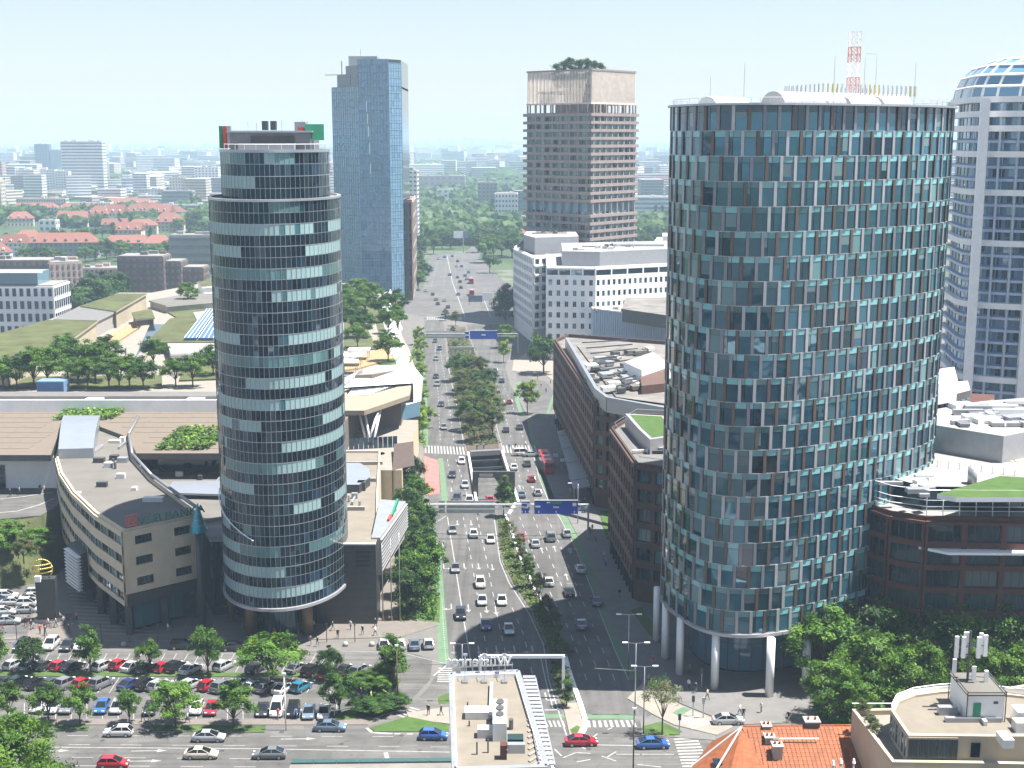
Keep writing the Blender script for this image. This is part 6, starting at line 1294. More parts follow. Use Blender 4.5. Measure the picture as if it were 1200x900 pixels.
trow(['dark', 'round', 'light', 'round', 'dark', 'dark', 'round', 'dark', 'dark', 'round', 'dark'], [(478, 722, 10.2), (494, 716, 10.2), (480, 700, 9.3), (500, 696, 10.6), (478, 672, 10.2), (496, 668, 9.3), (477, 644, 9.8), (493, 640, 10.2), (478, 616, 9.3), (490, 606, 9.3), (476, 588, 8.9), (484, 574, 8.5)], 'dark green street tree beside the left carriageway, %s from the near end', 'tree row along the left pavement', wid=.95, side='near')
trow(['lime', 'lime'], [(491, 515, 9), (499, 502, 7.5), (490, 492, 8), (495, 476, 7), (491, 462, 7.5), (494, 446, 7), (491, 430, 7), (493, 416, 8), (491, 404, 8)], 'lime green young tree before the folded white facade, %s from the near end', 'lime green row by the shopping centre', side='near')
trow(['olive', 'olive', 'dark', 'olive'], [(x, y, 9.5, 1.25) for x, y in ((556, 518), (577, 514), (551, 505), (568, 503), (548, 492), (564, 490), (577, 496), (543, 478), (558, 476), (572, 480), (540, 462), (555, 460), (567, 464), (537, 447), (552, 446), (563, 448)  )], 'olive green tree of the dense median grove, %s from the near end', 'dense grove on the median', side='near')
trow(['olive', 'tall', 'olive', 'olive', 'loose'], [(590, 606, 9), (594, 629, 4), (600, 640, 5.5), (607, 655, 5.5), (612, 666, 4.5), (619, 690, 6.5), (628, 700, 4.5), (632, 716, 7.5), (640, 730, 5.5), (648, 752, 6), (652, 770, 4.5), (661, 784, 5)], 'olive green median tree between the carriageways, %s from the near end', 'trees on the narrow median', wid=.85, side='near')
trow('olive', [(533, 412, 4.5), (538, 402, 4.5), (531, 394, 4.5), (534, 382, 7), (522, 376, 6)], 'small olive tree on the far median beyond the grove, %s from the near end', 'far median trees', side='near')
tree('light', G(593, 408), 10, 'green tree beside the blue far gantry sign'); tree('lime', G(590, 425), 9.5, 'lime green tree on the paving before the far gantry', wid=.8); tree('lime', G(618, 485), 11.5, 'lime green tree alone on the traffic island opposite the grove', wid=.85)
tree('dark', G(637, 438), 15, 'very dark round tree at the foot of the white offices', wid=1.15); trow('dark', [(592, 384, 16), (596, 372, 16)], 'dark tree in front of the taller white office, %s from the left', 'dark trees by the white office')
tree('conifer', G(664, 828), 4.5, 'reddish green shrub under the white sign portal', name='shrub', wid=1.6); tree('olive', G(660, 812), 4, 'low olive bush on the median beside the portal post', name='bush')
tree('loose', G(776, 862), 9, 'pale grey green tree on the traffic island by the zebra crossing', wid=1.05)
trow(['light', 'round', 'light', 'dark', 'round'], [(965, 806, 13, 1.1), (1000, 800, 13, 1.1), (1040, 800, 13, 1.1), (1085, 800, 13, 1.1), (1130, 800, 13, 1.1), (1175, 800, 13, 1.1), (1215, 800, 13, 1.1), (1020, 830, 12, 1.1), (1075, 835, 11), (975, 845, 9.5, 1.1), (950, 785, 10), (1150, 840, 11), (1195, 842, 11), (1000, 858, 8, 1.1)], 'bushy green tree before the red brick office, %s from the left', 'thick trees before the red brick office')
tree('loose', G(968, 838), 5, 'small pale flowering bush under the trees by the oval tower', name='bush')
# roof garden
trow(['round', 'dark', 'round', 'light'], [(4, 455, 8.1), (20, 455, 8.6), (40, 454, 9.9), (56, 452, 10.3), (80, 446, 10.8), (92, 455, 7.7), (103, 455, 8.1), (112, 448, 10.8), (128, 456, 8.6), (140, 456, 8.6), (152, 455, 8.6), (168, 455, 8.1), (126, 436, 9.9), (180, 430, 8.1), (206, 452, 7.2), (226, 452, 8.1), (250, 440, 8.1), (76, 430, 9.0)], 'green roof garden tree above the beige wall, %s from the left', 'trees of the roof garden', ZM, 1.3)
trow(['round', 'light', 'dark'], [(412, 372, 9), (428, 368, 9), (412, 388, 9.5), (426, 396, 9), (419, 408, 7.5), (446, 378, 9), (462, 372, 10), (455, 392, 8), (455, 424, 8.5), (436, 358, 9), (466, 388, 8), (420, 356, 10), (404, 362, 9)], 'roof garden tree behind the folded white front, %s from the left', 'roof garden trees near the road', ZM, 1.25)
tree('light', G(221, 358, ZM), 9, 'single light green tree on the roof beside the round tower', z=ZM)
trow('dark', [(78, 378, 16, 1.7), (90, 372, 17, 1.7), (104, 370, 19, 1.7), (116, 368, 19, 1.6), (130, 366, 20, 1.5), (100, 360, 18, 1.5)], 'big dark tree between the brown apartment blocks, %s from the left', 'dark trees by the apartments', wid=1.3)
for i, (dx, dy, h) in enumerate(((-11, 2, 12.2), (-8, 0, 13.2), (-5, -1, 14.6), (-1.5, -3, 13.6), (2, -2, 14.2), (5, -1, 13.3), (8.5, 1, 12.4))): tree('column', (31+dx, (424+dy)*KY), h, 'dark conifer on top of the brown tower crown, %s from the left' % nth(i), 'conifers on the brown tower', 104*KZ, 1.25)
trow(['light', 'olive', 'round'], [(6, 655, 7, 1.4), (-8, 648, 7, 1.4), (20, 644, 6.5, 1.5), (36, 640, 5.5, 1.5), (48, 646, 5, 1.5), (-2, 638, 6.5, 1.4), (28, 660, 5, 1.6)], 'pale green tree on the grass bank beside the curved bank, %s from the left', 'trees on the grass bank', 4.5)
for i, (px, py, z) in enumerate(PLANTS): tree('olive', G(px, py, z), 1.7+.3*(i % 2), 'small potted shrub on the cream office terrace, %s from the far end' % nth(i), 'terrace shrubs', z, 1.3, 'shrub')
for i, (px, py) in enumerate(((450, 836), (438, 838), (462, 832), (425, 836))): tree('dark', G(px, py), 2.6, 'clipped low hedge bush behind the grass triangle, %s from the left' % nth(i if i < 1 else i), 'hedge by the grass triangle', 0, 2.4, 'bush')
for i, (px, py) in enumerate(((420, 812), (432, 806), (440, 812), (446, 802), (455, 797))): tree('round', G(px, py), 3, 'low shrub in the planted bed of the car park, %s from the left' % nth(i), 'shrubs in the planted bed', 0, 2., 'shrub')

# ------------------------------------------------------------------ cars
def loft(sections, m=0, cap=True):
    b = MB(); n = len(sections[0])
    for s in sections: b.v += s
    for i in range(len(sections)-1):
        for k in range(n): j = (k+1) % n; b.f.append((i*n+k, i*n+j, (i+1)*n+j, (i+1)*n+k)); b.m.append(m)
    b.f += [tuple(range(n-1, -1, -1)), tuple(range((len(sections)-1)*n, len(sections)*n))]; b.m += [m, m]; return b
def car_proto(L, Wd, H, prof, belt, gh):
    """prof: (x, z of the deck) stations; gh: greenhouse x at base rear, roof rear, roof front, base front. +x is the front"""
    w = Wd/2; sec = []
    for x, z in prof:
        e = min(1, (L/2-abs(x))/.55); k = .86+.14*math.sqrt(max(0, e)); zz = .24 if abs(x) < L/2-.1 else .36
        sec.append([(x, -w*k*.93, zz), (x, w*k*.93, zz), (x, w*k, .5), (x, w*k, z-.16), (x, w*k*.92, z), (x, -w*k*.92, z), (x, -w*k, z-.16), (x, -w*k, .5)])
    body = loft(sec); a, b_, c, d = gh; wb, wt = w*.9, w*.72
    R_ = [(a, b_, c, d)]
    body.face([(b_, -wt, H), (c, -wt, H), (c, wt, H), (b_, wt, H)]); body.face([(b_+.05, -wt*.96, H+.02), (c-.05, -wt*.96, H+.02), (c-.05, wt*.96, H+.02), (b_+.05, wt*.96, H+.02)])
    for s in (-1, 1):
        for p, q in (((a, s*wb, belt), (b_, s*wt, H)), ((d, s*wb, belt-.04), (c, s*wt, H)), (((b_+c)/2, s*wb*.995, belt), ((b_+c)/2, s*wt, H))): body.bar(p, q, .09, .07)
        body.bar((b_, s*wt, H), (c, s*wt, H), .1, .07)
        body.box((d-.25, s*(w+.08), belt+.06), (.16, .18, .13))
    G4 = lambda p: MB().face(p)
    parts = {'body': (body, 'paint'), 'windscreen': (G4([(d, -wb, belt-.02), (d, wb, belt-.02), (c, wt, H-.02), (c, -wt, H-.02)]), 'car_glass'), 'rear_window': (G4([(a, wb, belt), (a, -wb, belt), (b_, -wt, H-.02), (b_, wt, H-.02)]), 'car_glass')}
    sides = []
    for s in (-1, 1):
        q = [(a, s*wb, belt-.02), (d, s*wb, belt-.05), (c, s*wt, H-.02), (b_, s*wt, H-.02)]; sides.append(MB().face(q if s < 0 else q[::-1]))
    return parts, sides, (L, Wd, H)
CARS = {
    'hatchback': car_proto(4.1, 1.78, 1.49, [(-2.05, .78), (-1.98, .95), (-1.7, 1.), (-1.0, 1.), (.3, .99), (1.0, .95), (1.4, .86), (1.8, .75), (1.98, .66), (2.05, .52)], .97, (-2.0, -1.42, .1, 1.12)),
    'saloon': car_proto(4.6, 1.82, 1.45, [(-2.3, .74), (-2.22, .93), (-1.9, .99), (-1.2, .99), (.4, .98), (1.15, .94), (1.6, .85), (2.0, .75), (2.22, .64), (2.3, .5)], .96, (-1.98, -.95, .2, 1.28)),
    'estate': car_proto(4.6, 1.82, 1.5, [(-2.3, .78), (-2.22, .96), (-1.9, 1.), (-1.2, 1.), (.4, .99), (1.15, .95), (1.6, .86), (2.0, .76), (2.22, .65), (2.3, .5)], .97, (-2.22, -1.7, .2, 1.28)),
    'SUV': car_proto(4.5, 1.9, 1.7, [(-2.25, .9), (-2.18, 1.08), (-1.8, 1.13), (-1.0, 1.13), (.3, 1.12), (1.0, 1.08), (1.45, 1.0), (1.9, .9), (2.15, .78), (2.25, .56)], 1.1, (-2.14, -1.68, .15, 1.16)),
    'van': car_proto(4.8, 1.92, 2.0, [(-2.4, 1.1), (-2.34, 1.2), (-1.4, 1.22), (.9, 1.18), (1.5, 1.08), (2.05, .93), (2.3, .78), (2.4, .56)], 1.18, (-2.36, -2.22, .6, 1.6)),
}
CM = {}
def car_meshes(kind):
    if kind in CM: return CM[kind]
    parts, sides, (L, Wd, H) = CARS[kind]; me = {}
    b = parts['body'][0].mesh('car_body', ['paint_white'], False); me['body'] = b
    me['windscreen'] = parts['windscreen'][0].mesh('windscreen', ['car_glass']); me['rear_window'] = parts['rear_window'][0].mesh('rear_window', ['car_glass']); me['side'] = [s.mesh('side_window', ['car_glass']) for s in sides]
    w = MB(); w.cyl((0, -.1, 0), (0, .1, 0), .32, None, 14, 0); w.cyl((0, -.115, 0), (0, .115, 0), .2, None, 10, 1); me['wheel'] = w.mesh('wheel', ['tyre', 'rim'])
    me['headlight'] = MB().box((0, 0, 0), (.3, .36, .16)).mesh('headlight', ['headlight']); me['tail_light'] = MB().box((0, 0, 0), (.16, .3, .24)).mesh('tail_light', ['tail_light'])
    me['plate'] = MB().box((0, 0, 0), (.05, .5, .12)).mesh('plate', ['headlight'])
    for k_ in ('body',): me[k_].polygons.foreach_set('use_smooth', [True]*len(me[k_].polygons)); me[k_].set_sharp_from_angle(angle=R(38))
    one = MB(); one.add(parts['body'][0]); 
    for k in ('windscreen', 'rear_window'): one.add(parts[k][0], mm=[1])
    for s in sides: one.add(s, mm=[1])
    for sx in (-1, 1):
        for sy in (-1, 1): one.add(w, (sx*L*.3, sy*(Wd/2-.1), .32), mm=[2, 2])
        one.box((L/2-.18, sx*(Wd/2-.36), .66), (.3, .36, .16), 3); one.box((-L/2+.1, sx*(Wd/2-.33), .8), (.16, .3, .24), 4)
    me['one'] = one.mesh('car_mesh', ['paint_white', 'car_glass', 'tyre', 'headlight', 'tail_light']); me['dim'] = (L, Wd, H); CM[kind] = me; return me
def car(kind, col, p, ang, label, group, small=False, z=.012):
    me = car_meshes(kind)
    if small:
        o = put('car', me['one'], None, (p[0], p[1], z), ang); tag(o, label, 'car', group); o.material_slots[0].link = 'OBJECT'; o.material_slots[0].material = MATS['paint_'+col]; return o
    r = thing('car', label, 'car', (p[0], p[1], z), group, ang, False); L, Wd, H = me['dim']
    b = put('body', me['body'], r); b.material_slots[0].link = 'OBJECT'; b.material_slots[0].material = MATS['paint_'+col]
    put('windscreen', me['windscreen'], r); put('rear_window', me['rear_window'], r)
    for s in me['side']: put('side_window', s, r)
    for sx in (-1, 1):
        for sy in (-1, 1): put('wheel', me['wheel'], r, (sx*L*.3, sy*(Wd/2-.1), .32))
    for sy in (-1, 1): put('headlight', me['headlight'], r, (L/2-.18, sy*(Wd/2-.36), .66 if H < 1.6 else .8)); put('tail_light', me['tail_light'], r, (-L/2+.1, sy*(Wd/2-.33), .8 if H < 1.6 else .95))
    put('number_plate', me['plate'], r, (-L/2+.02, 0, .55)); return r
KD = {'h': 'hatchback', 's': 'saloon', 'e': 'estate', 'u': 'SUV', 'v': 'van'}
KW = {'hatchback': 'hatchback', 'saloon': 'saloon', 'estate': 'estate car', 'SUV': 'off-roader', 'van': 'van'}
def park(L, ang, phrase, group, small=False, order='x', z=.012, dy=0):
    L = sorted(L, key=(lambda q: q[0]) if order == 'x' else (lambda q: -q[1]))
    for i, q in enumerate(L):
        px, py, col, k = q[:4]; a = ang(px, py) if callable(ang) else ang; kd = KD[k]
        car(kd, col, G(px, py+dy), a+rnd.gauss(0, .02)+(PI if len(q) > 4 and q[4] else 0), '%s %s %s' % (dict(dark='dark grey', lightblue='light blue', navy='navy blue').get(col, col), KW[kd], phrase % nth(i)), group, small, z)
park([(17, 779, 'silver', 'h'), (36, 780, 'grey', 'h'), (53, 780, 'dark', 'h'), (71, 780, 'red', 'h'), (85, 781, 'black', 's'), (122, 780, 'silver', 'e'), (141, 779, 'red', 'h'), (156, 781, 'white', 's'), (172, 783, 'dark', 'h'), (192, 782, 'red', 'h'), (207, 782, 'black', 'u'), (224, 784, 'white', 's'), (263, 780, 'silver', 'e'), (300, 783, 'dark', 'h'), (348, 783, 'grey', 's'), (366, 786, 'black', 'u'), (384, 789, 'red', 'h'), (406, 785, 'dark', 's'), (422, 785, 'grey', 'e')], R(64), 'in the back row of the car park, %s car from the left', 'cars in the back row', dy=4)
park([(7, 800, 'dark', 's'), (23, 800, 'black', 'u'), (44, 801, 'black', 'e'), (62, 801, 'dark', 'h'), (79, 801, 'grey', 'u'), (98, 801, 'red', 'h'), (119, 801, 'grey', 'u'), (153, 802, 'navy', 's'), (172, 802, 'black', 'u'), (188, 803, 'silver', 'e'), (224, 802, 'silver', 'h'), (245, 803, 'red', 'h'), (261, 805, 'grey', 'u'), (280, 801, 'silver', 'h'), (297, 804, 'white', 'h'), (313, 805, 'grey', 'e'), (333, 807, 'white', 's'), (353, 805, 'teal', 'h'), (415, 804, 'red', 'h'), (430, 808, 'navy', 'u')], R(62), 'in the middle row of the car park, %s car from the left', 'cars in the middle row', dy=4)
park([(4, 820, 'white', 'h'), (45, 828, 'white', 'h'), (63, 828, 'white', 's'), (79, 829, 'grey', 'h'), (120, 829, 'blue', 'h'), (138, 829, 'silver', 'h'), (177, 830, 'dark', 's'), (231, 830, 'white', 'h'), (248, 831, 'maroon', 'h'), (308, 832, 'dark', 's'), (325, 832, 'white', 'v'), (344, 833, 'black', 'u'), (362, 835, 'lightblue', 's'), (380, 835, 'white', 's')], R(-88), 'in the front row of the car park, %s car from the left', 'cars in the front row', dy=4)
park([(26, 757, 'dark', 'u'), (60, 755, 'white', 'u'), (80, 756, 'dark', 's'), (96, 756, 'white', 'h')], R(-92), 'nose out by the plaza bollards, %s car from the left', 'cars by the plaza', dy=4)
park([(450, 754, 'silver', 'h'), (469, 755, 'white', 'h'), (486, 755, 'lightblue', 's'), (502, 754, 'silver', 'h')], R(95), 'parked at the kerb below the street trees, %s from the left', 'cars by the slip road', dy=4)
park([(215, 760, 'black', 'e'), (275, 762, 'dark', 's')], R(4), 'stopped along the plaza kerb, %s from the left', 'cars stopped at the plaza kerb')
park([(38, 700, 'white', 's'), (34, 707, 'white', 'u'), (33, 714, 'silver', 's'), (42, 694, 'silver', 'h'), (8, 697, 'white', 'h'), (-2, 703, 'blue', 'h'), (16, 705, 'white', 's'), (9, 727, 'silver', 's'), (4, 716, 'white', 's')], R(5), 'in the side street lot by the gold globe, %s from the left', 'cars beside the globe pylon', dy=4)
park([(139, 862, 'white', 'h', 1), (245, 868, 'silver', 's'), (236, 888, 'cream', 's'), (133, 899, 'red', 'h'), (316, 888, 'grey', 's', 1), (387, 856, 'lightblue', 's'), (508, 866, 'blue', 'h')], R(0), 'driving on the cross street, %s from the left', 'cars on the cross street')
park([(681, 873, 'red', 's'), (765, 876, 'blue', 's'), (853, 848, 'silver', 's')], R(3), 'crossing the near junction, %s from the left', 'cars at the near junction')
down = lambda px, py: R(-87.7)-R((600-px)*.012); upw = lambda px, py: R(93.7)
park([(530.5, 624, 'grey', 's'), (555, 629, 'white', 'h'), (575, 635, 'white', 's'), (534, 669, 'grey', 's'), (562.7, 687, 'cream', 'u'), (565, 707, 'silver', 's'), (588, 707, 'white', 's'), (540, 724, 'black', 'u'), (569.6, 736, 'navy', 's'), (596, 741, 'silver', 's')], down, 'coming down the main road, %s from the near end', 'cars on the left carriageway', order='y')
park([(545, 571, 'silver', 'h'), (535.5, 587, 'dark', 'u'), (550, 590, 'white', 'u'), (541, 543, 'white', 'h'), (530, 559, 'dark', 'h'), (511, 443, 'black', 'h'), (512.5, 452, 'grey', 'u'), (517, 476, 'dark', 'h'), (520, 503, 'grey', 'h'), (510, 401, 'dark', 'h'), (511, 422, 'grey', 'h'), (515, 410, 'dark', 'h')], down, 'on the road beside the grove, %s from the near end', 'distant cars coming down', True, 'y')
park([(610, 632, 'red', 's'), (627, 640, 'silver', 's'), (645, 633, 'grey', 'v'), (664, 628, 'silver', 's'), (643, 685, 'white', 's'), (667, 697, 'black', 's'), (680, 670, 'silver', 's'), (699, 708, 'navy', 's'), (681, 735, 'lightblue', 's')], upw, 'driving away up the road, %s from the near end', 'cars on the right carriageway', order='y')
park([(611, 582, 'lightblue', 's'), (630, 580, 'silver', 'h'), (623, 564, 'red', 'h'), (602, 550, 'white', 's'), (617.6, 546, 'dark', 's'), (609, 503, 'dark', 's'), (593, 506, 'dark', 's'), (597, 473, 'red', 'h'), (588, 448, 'dark', 's'), (572, 441, 'dark', 's'), (580, 436, 'grey', 'h')], upw, 'up the road past the gantry, %s from the near end', 'distant cars driving away', True, 'y')
park([(612, 534, 'white', 'v'), (623, 535, 'silver', 's')], R(8), 'turning across the far zebra crossing, %s from the left', 'cars at the far crossing', True)
park([(574, 588, 'red', 's'), (588, 587, 'white', 'h'), (570, 597, 'white', 's')], R(93.7), 'in the mouth of the sunken ramp, %s from the left', 'cars in the ramp', True, z=-.05)
FAR = [(527, 322), (536, 306), (541, 312), (549, 319), (545, 323), (535, 312), (521, 301), (499, 341), (507, 345), (511, 351), (513, 356), (521, 352), (525, 360), (537, 345), (540, 337), (539, 330), (536, 325), (547, 327), (530, 300), (514, 303)]
park([(x, y+1, rnd.choice(['dark', 'black', 'grey', 'silver', 'dark', 'blue']), 's') for x, y in FAR], R(98), 'on the far intersection, %s from the near end', 'cars on the far intersection', True, 'y')
# buses
def bus(px, py, label, L=11.5, ang=R(94.2), s=1.):
    p = G(px, py); r = thing('bus', label, 'bus', (p.x, p.y, 0), 'red buses', ang, False); w, h = 2.5*s, 3.1*s
    b = MB(); b.prism([(-L/2, -w/2+.15), (-L/2+.15, -w/2), (L/2-.3, -w/2), (L/2, -w/2+.3), (L/2, w/2-.3), (L/2-.3, w/2), (-L/2+.15, w/2), (-L/2, w/2-.15)], .35, h, 0, 0, True); b.build('body', 'paint_red', r)
    for sy in (-1, 1):
        n = int(L/1.6)
        for k in range(n): MB().box((-L/2+.9+k*(L-1.4)/n, sy*(w/2+.01), 2.05*s), ((L-1.4)/n-.12, .05, 1.05)).build('side_window', 'car_glass', r)
        for x in (-L*.28, L*.3): MB().cyl((x, sy*(w/2-.25), .48), (x, sy*(w/2+.03), .48), .48, None, 12).build('wheel', 'tyre', r)
        MB().box((-L/2-.01, sy*.85, 1.), (.06, .3, .4)).build('tail_light', 'tail_light', r)
    MB().box((L/2+.01, 0, 1.9), (.05, w-.5, 1.6)).build('windscreen', 'car_glass', r); MB().box((-L/2-.01, 0, 2.2), (.05, w-.6, .9)).build('rear_window', 'car_glass', r)
    for x in (-L*.3, -.5, L*.25): MB().box((x, 0, h+.12), (1.8, 1.5, .25)).build('roof_unit', 'paint_white' if x < 0 else 'paint_red', r)
    return r
bus(640, 548, 'long red bus standing in the bus bay beside the shelter', 17); bus(552, 332, 'farther red bus on the distant intersection', 11); bus(552.5, 346, 'nearer red bus on the distant intersection', 11)

# ------------------------------------------------------------------ people
def person_mesh(pose, seed):
    """one continuous skinned body from a joint skeleton; 1.75 m"""
    st = pose; J = dict(pelvis=(0, 0, .95), waist=(0, 0, 1.12), chest=(.02, 0, 1.36), neck=(.03, 0, 1.52), head=(.05, 0, 1.66),
        hl=(0, .1, .9), hr=(0, -.1, .9), kl=(st*.2+.03, .1, .5), kr=(-st*.1+.03, -.1, .5), al=(st*.26, .1, .08), ar=(-st*.34, -.1, .1+.06*st), tl=(st*.26+.16, .11, .04), tr=(-st*.34+.14, -.11, .05),
        sl=(.01, .19, 1.44), sr=(.01, -.19, 1.44), el=(-st*.14, .25, 1.16), er=(st*.16, -.25, 1.16), wl=(-st*.12+.08, .25, .92), wr=(st*.3+.06, -.24, .95), fl=(-st*.12+.11, .25, .84), fr=(st*.3+.1, -.24, .87))
    E_ = 'pelvis-waist waist-chest chest-neck neck-head pelvis-hl pelvis-hr hl-kl kl-al al-tl hr-kr kr-ar ar-tr chest-sl chest-sr sl-el el-wl wl-fl sr-er er-wr wr-fr'.split()
    rad = dict(pelvis=.14, waist=.13, chest=.15, neck=.055, head=.1, hl=.09, hr=.09, kl=.062, kr=.062, al=.045, ar=.045, tl=.035, tr=.035, sl=.07, sr=.07, el=.045, er=.045, wl=.033, wr=.033, fl=.03, fr=.03)
    N = list(J); me = bpy.data.meshes.new('person_skeleton'); me.from_pydata([J[k] for k in N], [[N.index(a) for a in e.split('-')] for e in E_], []); o = bpy.data.objects.new('person_skeleton', me); COL.objects.link(o)
    o.modifiers.new('skin', 'SKIN'); o.modifiers.new('sub', 'SUBSURF').levels = 1
    if not me.skin_vertices: me.skin_vertices.new() if hasattr(me.skin_vertices, 'new') else None
    bpy.context.view_layer.update()
    sv = me.skin_vertices[0].data if me.skin_vertices else None
    if sv:
        for i, k in enumerate(N): sv[i].radius = (rad[k], rad[k]*(1.15 if k in ('chest', 'pelvis', 'waist') else 1)); 
        sv[0].use_root = True
    me.update(); dg = bpy.context.evaluated_depsgraph_get(); out = bpy.data.meshes.new_from_object(o.evaluated_get(dg)); out.name = 'person_body'
    bpy.data.objects.remove(o)
    for m in ('cloth_navy', 'cloth_black', 'skin', 'bark'): out.materials.append(MATS[m])
    for p in out.polygons:
        z = p.center.z; y = abs(p.center.y)
        p.material_index = 3 if z > 1.69 or (z > 1.62 and p.center.x < .0) else 2 if z > 1.49 or (z < .95 and y > .2) else 0 if z > .93 else 1 if z > .1 else 3
        p.use_smooth = True
    return out
PEO = [person_mesh(s, i) for i, s in enumerate((1., .45, -.8))]
def person(p, label, group, shirt='navy', pants='black', ang=None, z=.0):
    o = put('person', rnd.choice(PEO), None, (p[0], p[1], z), rnd.uniform(0, 6.28) if ang is None else ang); tag(o, label, 'person', group)
    for i, c in ((0, shirt), (1, pants)): o.material_slots[i].link = 'OBJECT'; o.material_slots[i].material = MATS['cloth_'+c]
    o.scale = (1.02, 1.02, 1.02); return o
def crowd(pts, phrase, group, z=.12):
    cols = ['navy', 'black', 'white', 'grey', 'red', 'beige', 'blue', 'black']
    for i, q in enumerate(sorted(pts)):
        c = q[2] if len(q) > 2 else rnd.choice(cols); person(G(q[0], q[1], z), 'person in %s %s' % (c, phrase % nth(i)), group, c, rnd.choice(['black', 'navy', 'grey']), z=z)
crowd([(368, 738, 'green'), (377, 726, 'black'), (390, 739, 'black'), (396, 748, 'black'), (411, 738, 'white'), (425, 744, 'black'), (364, 756, 'grey'), (372, 757, 'black'), (440, 735, 'black'), (322, 747, 'red'), (337, 748, 'green'), (440, 745, 'white')], 'walking before the round tower, %s from the left', 'people before the round tower')
crowd([(37, 737), (47, 743, 'red'), (53, 745), (57, 735), (66, 735), (75, 733), (81, 742, 'black'), (90, 728), (30, 733), (197, 741, 'white')], 'on the plaza by the gold globe, %s from the left', 'people by the gold globe')
crowd([(28, 712), (30, 719), (46, 706), (44, 716), (36, 722)], 'by the side street near the bank, %s from the left', 'people by the side street', .02)
crowd([(12, 582), (23, 580), (47, 577), (52, 578)], 'on the raised road beside the bank, %s from the left', 'people on the raised road', ZD)
crowd([(502, 838, 'black'), (517, 838, 'black'), (435, 822, 'green'), (452, 822, 'black'), (347, 843, 'blue'), (326, 843, 'red'), (423, 818, 'black'), (168, 846, 'black'), (175, 845, 'white'), (220, 847, 'white')], 'near the car park pavement, %s from the left', 'people by the car park', .12)
crowd([(559, 528), (567, 527), (597, 527), (604, 526), (616, 524), (534, 527)], 'crossing the far zebra crossing, %s from the left', 'people on the far crossing', .02)
crowd([(680, 594), (685, 591), (691, 626, 'black'), (694, 623, 'white'), (668, 580), (673, 560), (677, 540), (661, 520), (664, 510), (671, 545), (708, 655), (710, 664), (726, 700), (657, 505), (667, 530), (680, 560)], 'on the pavement by the brick offices, %s from the left', 'people by the bus stop')
crowd([(867, 838, 'white'), (871, 842, 'black'), (924, 846, 'black'), (829, 820, 'beige'), (807, 808), (815, 812), (892, 835), (808, 790), (765, 780), (760, 802), (780, 800)], 'on the pavement around the oval tower, %s from the left', 'people by the oval tower')
crowd([(628, 452), (634, 455), (640, 460), (645, 450), (630, 445), (479, 487), (480, 497), (481, 505), (476, 500), (478, 512)], 'on the far pavements beyond the grove, %s from the left', 'people on the far pavements')

# ------------------------------------------------------------------ gantries, lamps, poles, pylon
def gantry(y, xl, xr, zb, label, signs, sgl):
    A, B = G(xl, y), G(xr, y); t = thing('sign_gantry', label, 'gantry', V3(A.lerp(B, .5)), 'sign gantries')
    for z in (zb, zb+.9): MB().bar(V3(A, z), V3(B, z), .28).build('cross_beam', 'white_metal', t)
    n = 16
    b = MB()
    for k in range(n): p, q = A.lerp(B, k/n), A.lerp(B, (k+1)/n); b.bar(V3(p, zb), V3(q, zb+.9), .1)
    b.build('beam_lacing', 'steel', t)
    for p in (A, B): MB().bar(V3(p, 0), V3(p, zb+1), .4).build('post', 'grey_metal', t)
    for nm, f0, f1, z0, z1, m, dy in signs:
        p, q = A.lerp(B, f0), A.lerp(B, f1); u = (q-p).normalized(); nrm = Vector((u.y, -u.x)); c = p.lerp(q, .5)+nrm*dy; rz = math.atan2(u.y, u.x); Wd = (q-p).length
        s = MB().box((c.x, c.y, (z0+z1)/2), (Wd, .15, z1-z0), 0, rz).build(nm, m, t)
        if m == 'sign_blue' and sgl:
            f = c+nrm*.09
            for du, dz, w, h in sgl: e = f+u*du*Wd; MB().box((e.x, e.y, z0+(z1-z0)*dz), (w, .03, h), 0, rz).build('sign_marking', 'white_metal', t)
            MB().bar(V3(c-u*Wd/2+nrm*.02, z1+.03), V3(c+u*Wd/2+nrm*.02, z1+.03), .18, .1).build('sign_edge', 'white_metal', t)
    return t, A, B
# nearer gantry: feet read where its posts meet the ground
t, A, B = gantry(632, 501, 689, 6.6, 'nearer blue direction sign gantry spanning both carriageways', [('sign_back', .07, .11, 5.6, 8.3, 'grey_metal', -.3), ('sign_back', .12, .42, 5.6, 8.3, 'grey_metal', -.3), ('blue_sign', .585, .635, 5.7, 8.3, 'sign_blue', .35), ('blue_sign', .665, .935, 5.6, 8.5, 'sign_blue', .35), ('blue_sign', .955, .985, 5.8, 7.6, 'sign_blue', .35)], [(-.42, .55, 1.1, .35), (0, .5, 1.2, .35), (.42, .7, .8, .7), (-.4, .15, .2, .4), (0, .15, .2, .4), (.42, .15, .2, .4), (-.15, .85, 1.2, .25)])
q = A.lerp(B, .8); MB().box((q.x, q.y-.46, 8.05), (2.6, .05, .5)).build('green_route_panel', 'sign_green', t)
t, A, B = gantry(414, 497, 607, 6.8, 'farther blue direction sign gantry beyond the grove', [('sign_back', .02, .43, 5.9, 8.6, 'grey_metal', -.3), ('blue_sign', .44, .48, 5.9, 8.5, 'sign_blue', .35), ('blue_sign', .49, .78, 5.6, 8.9, 'sign_blue', .35)], [(0, .5, 1.6, .5)])
def frame_gate(px0, px1, py, zb, label, m='dark_metal'):
    A, B = G(px0, py), G(px1, py); t = thing('road_frame', label, 'gantry', V3(A.lerp(B, .5)))
    for p in (A, B): MB().box((p.x, p.y, zb/2), (.9, .9, zb)).build('post', m, t)
    MB().bar(V3(A, zb+.4)+Vector((-.45, 0, 0)), V3(B, zb+.4)+Vector((.45, 0, 0)), .9, .9).build('beam', m, t)
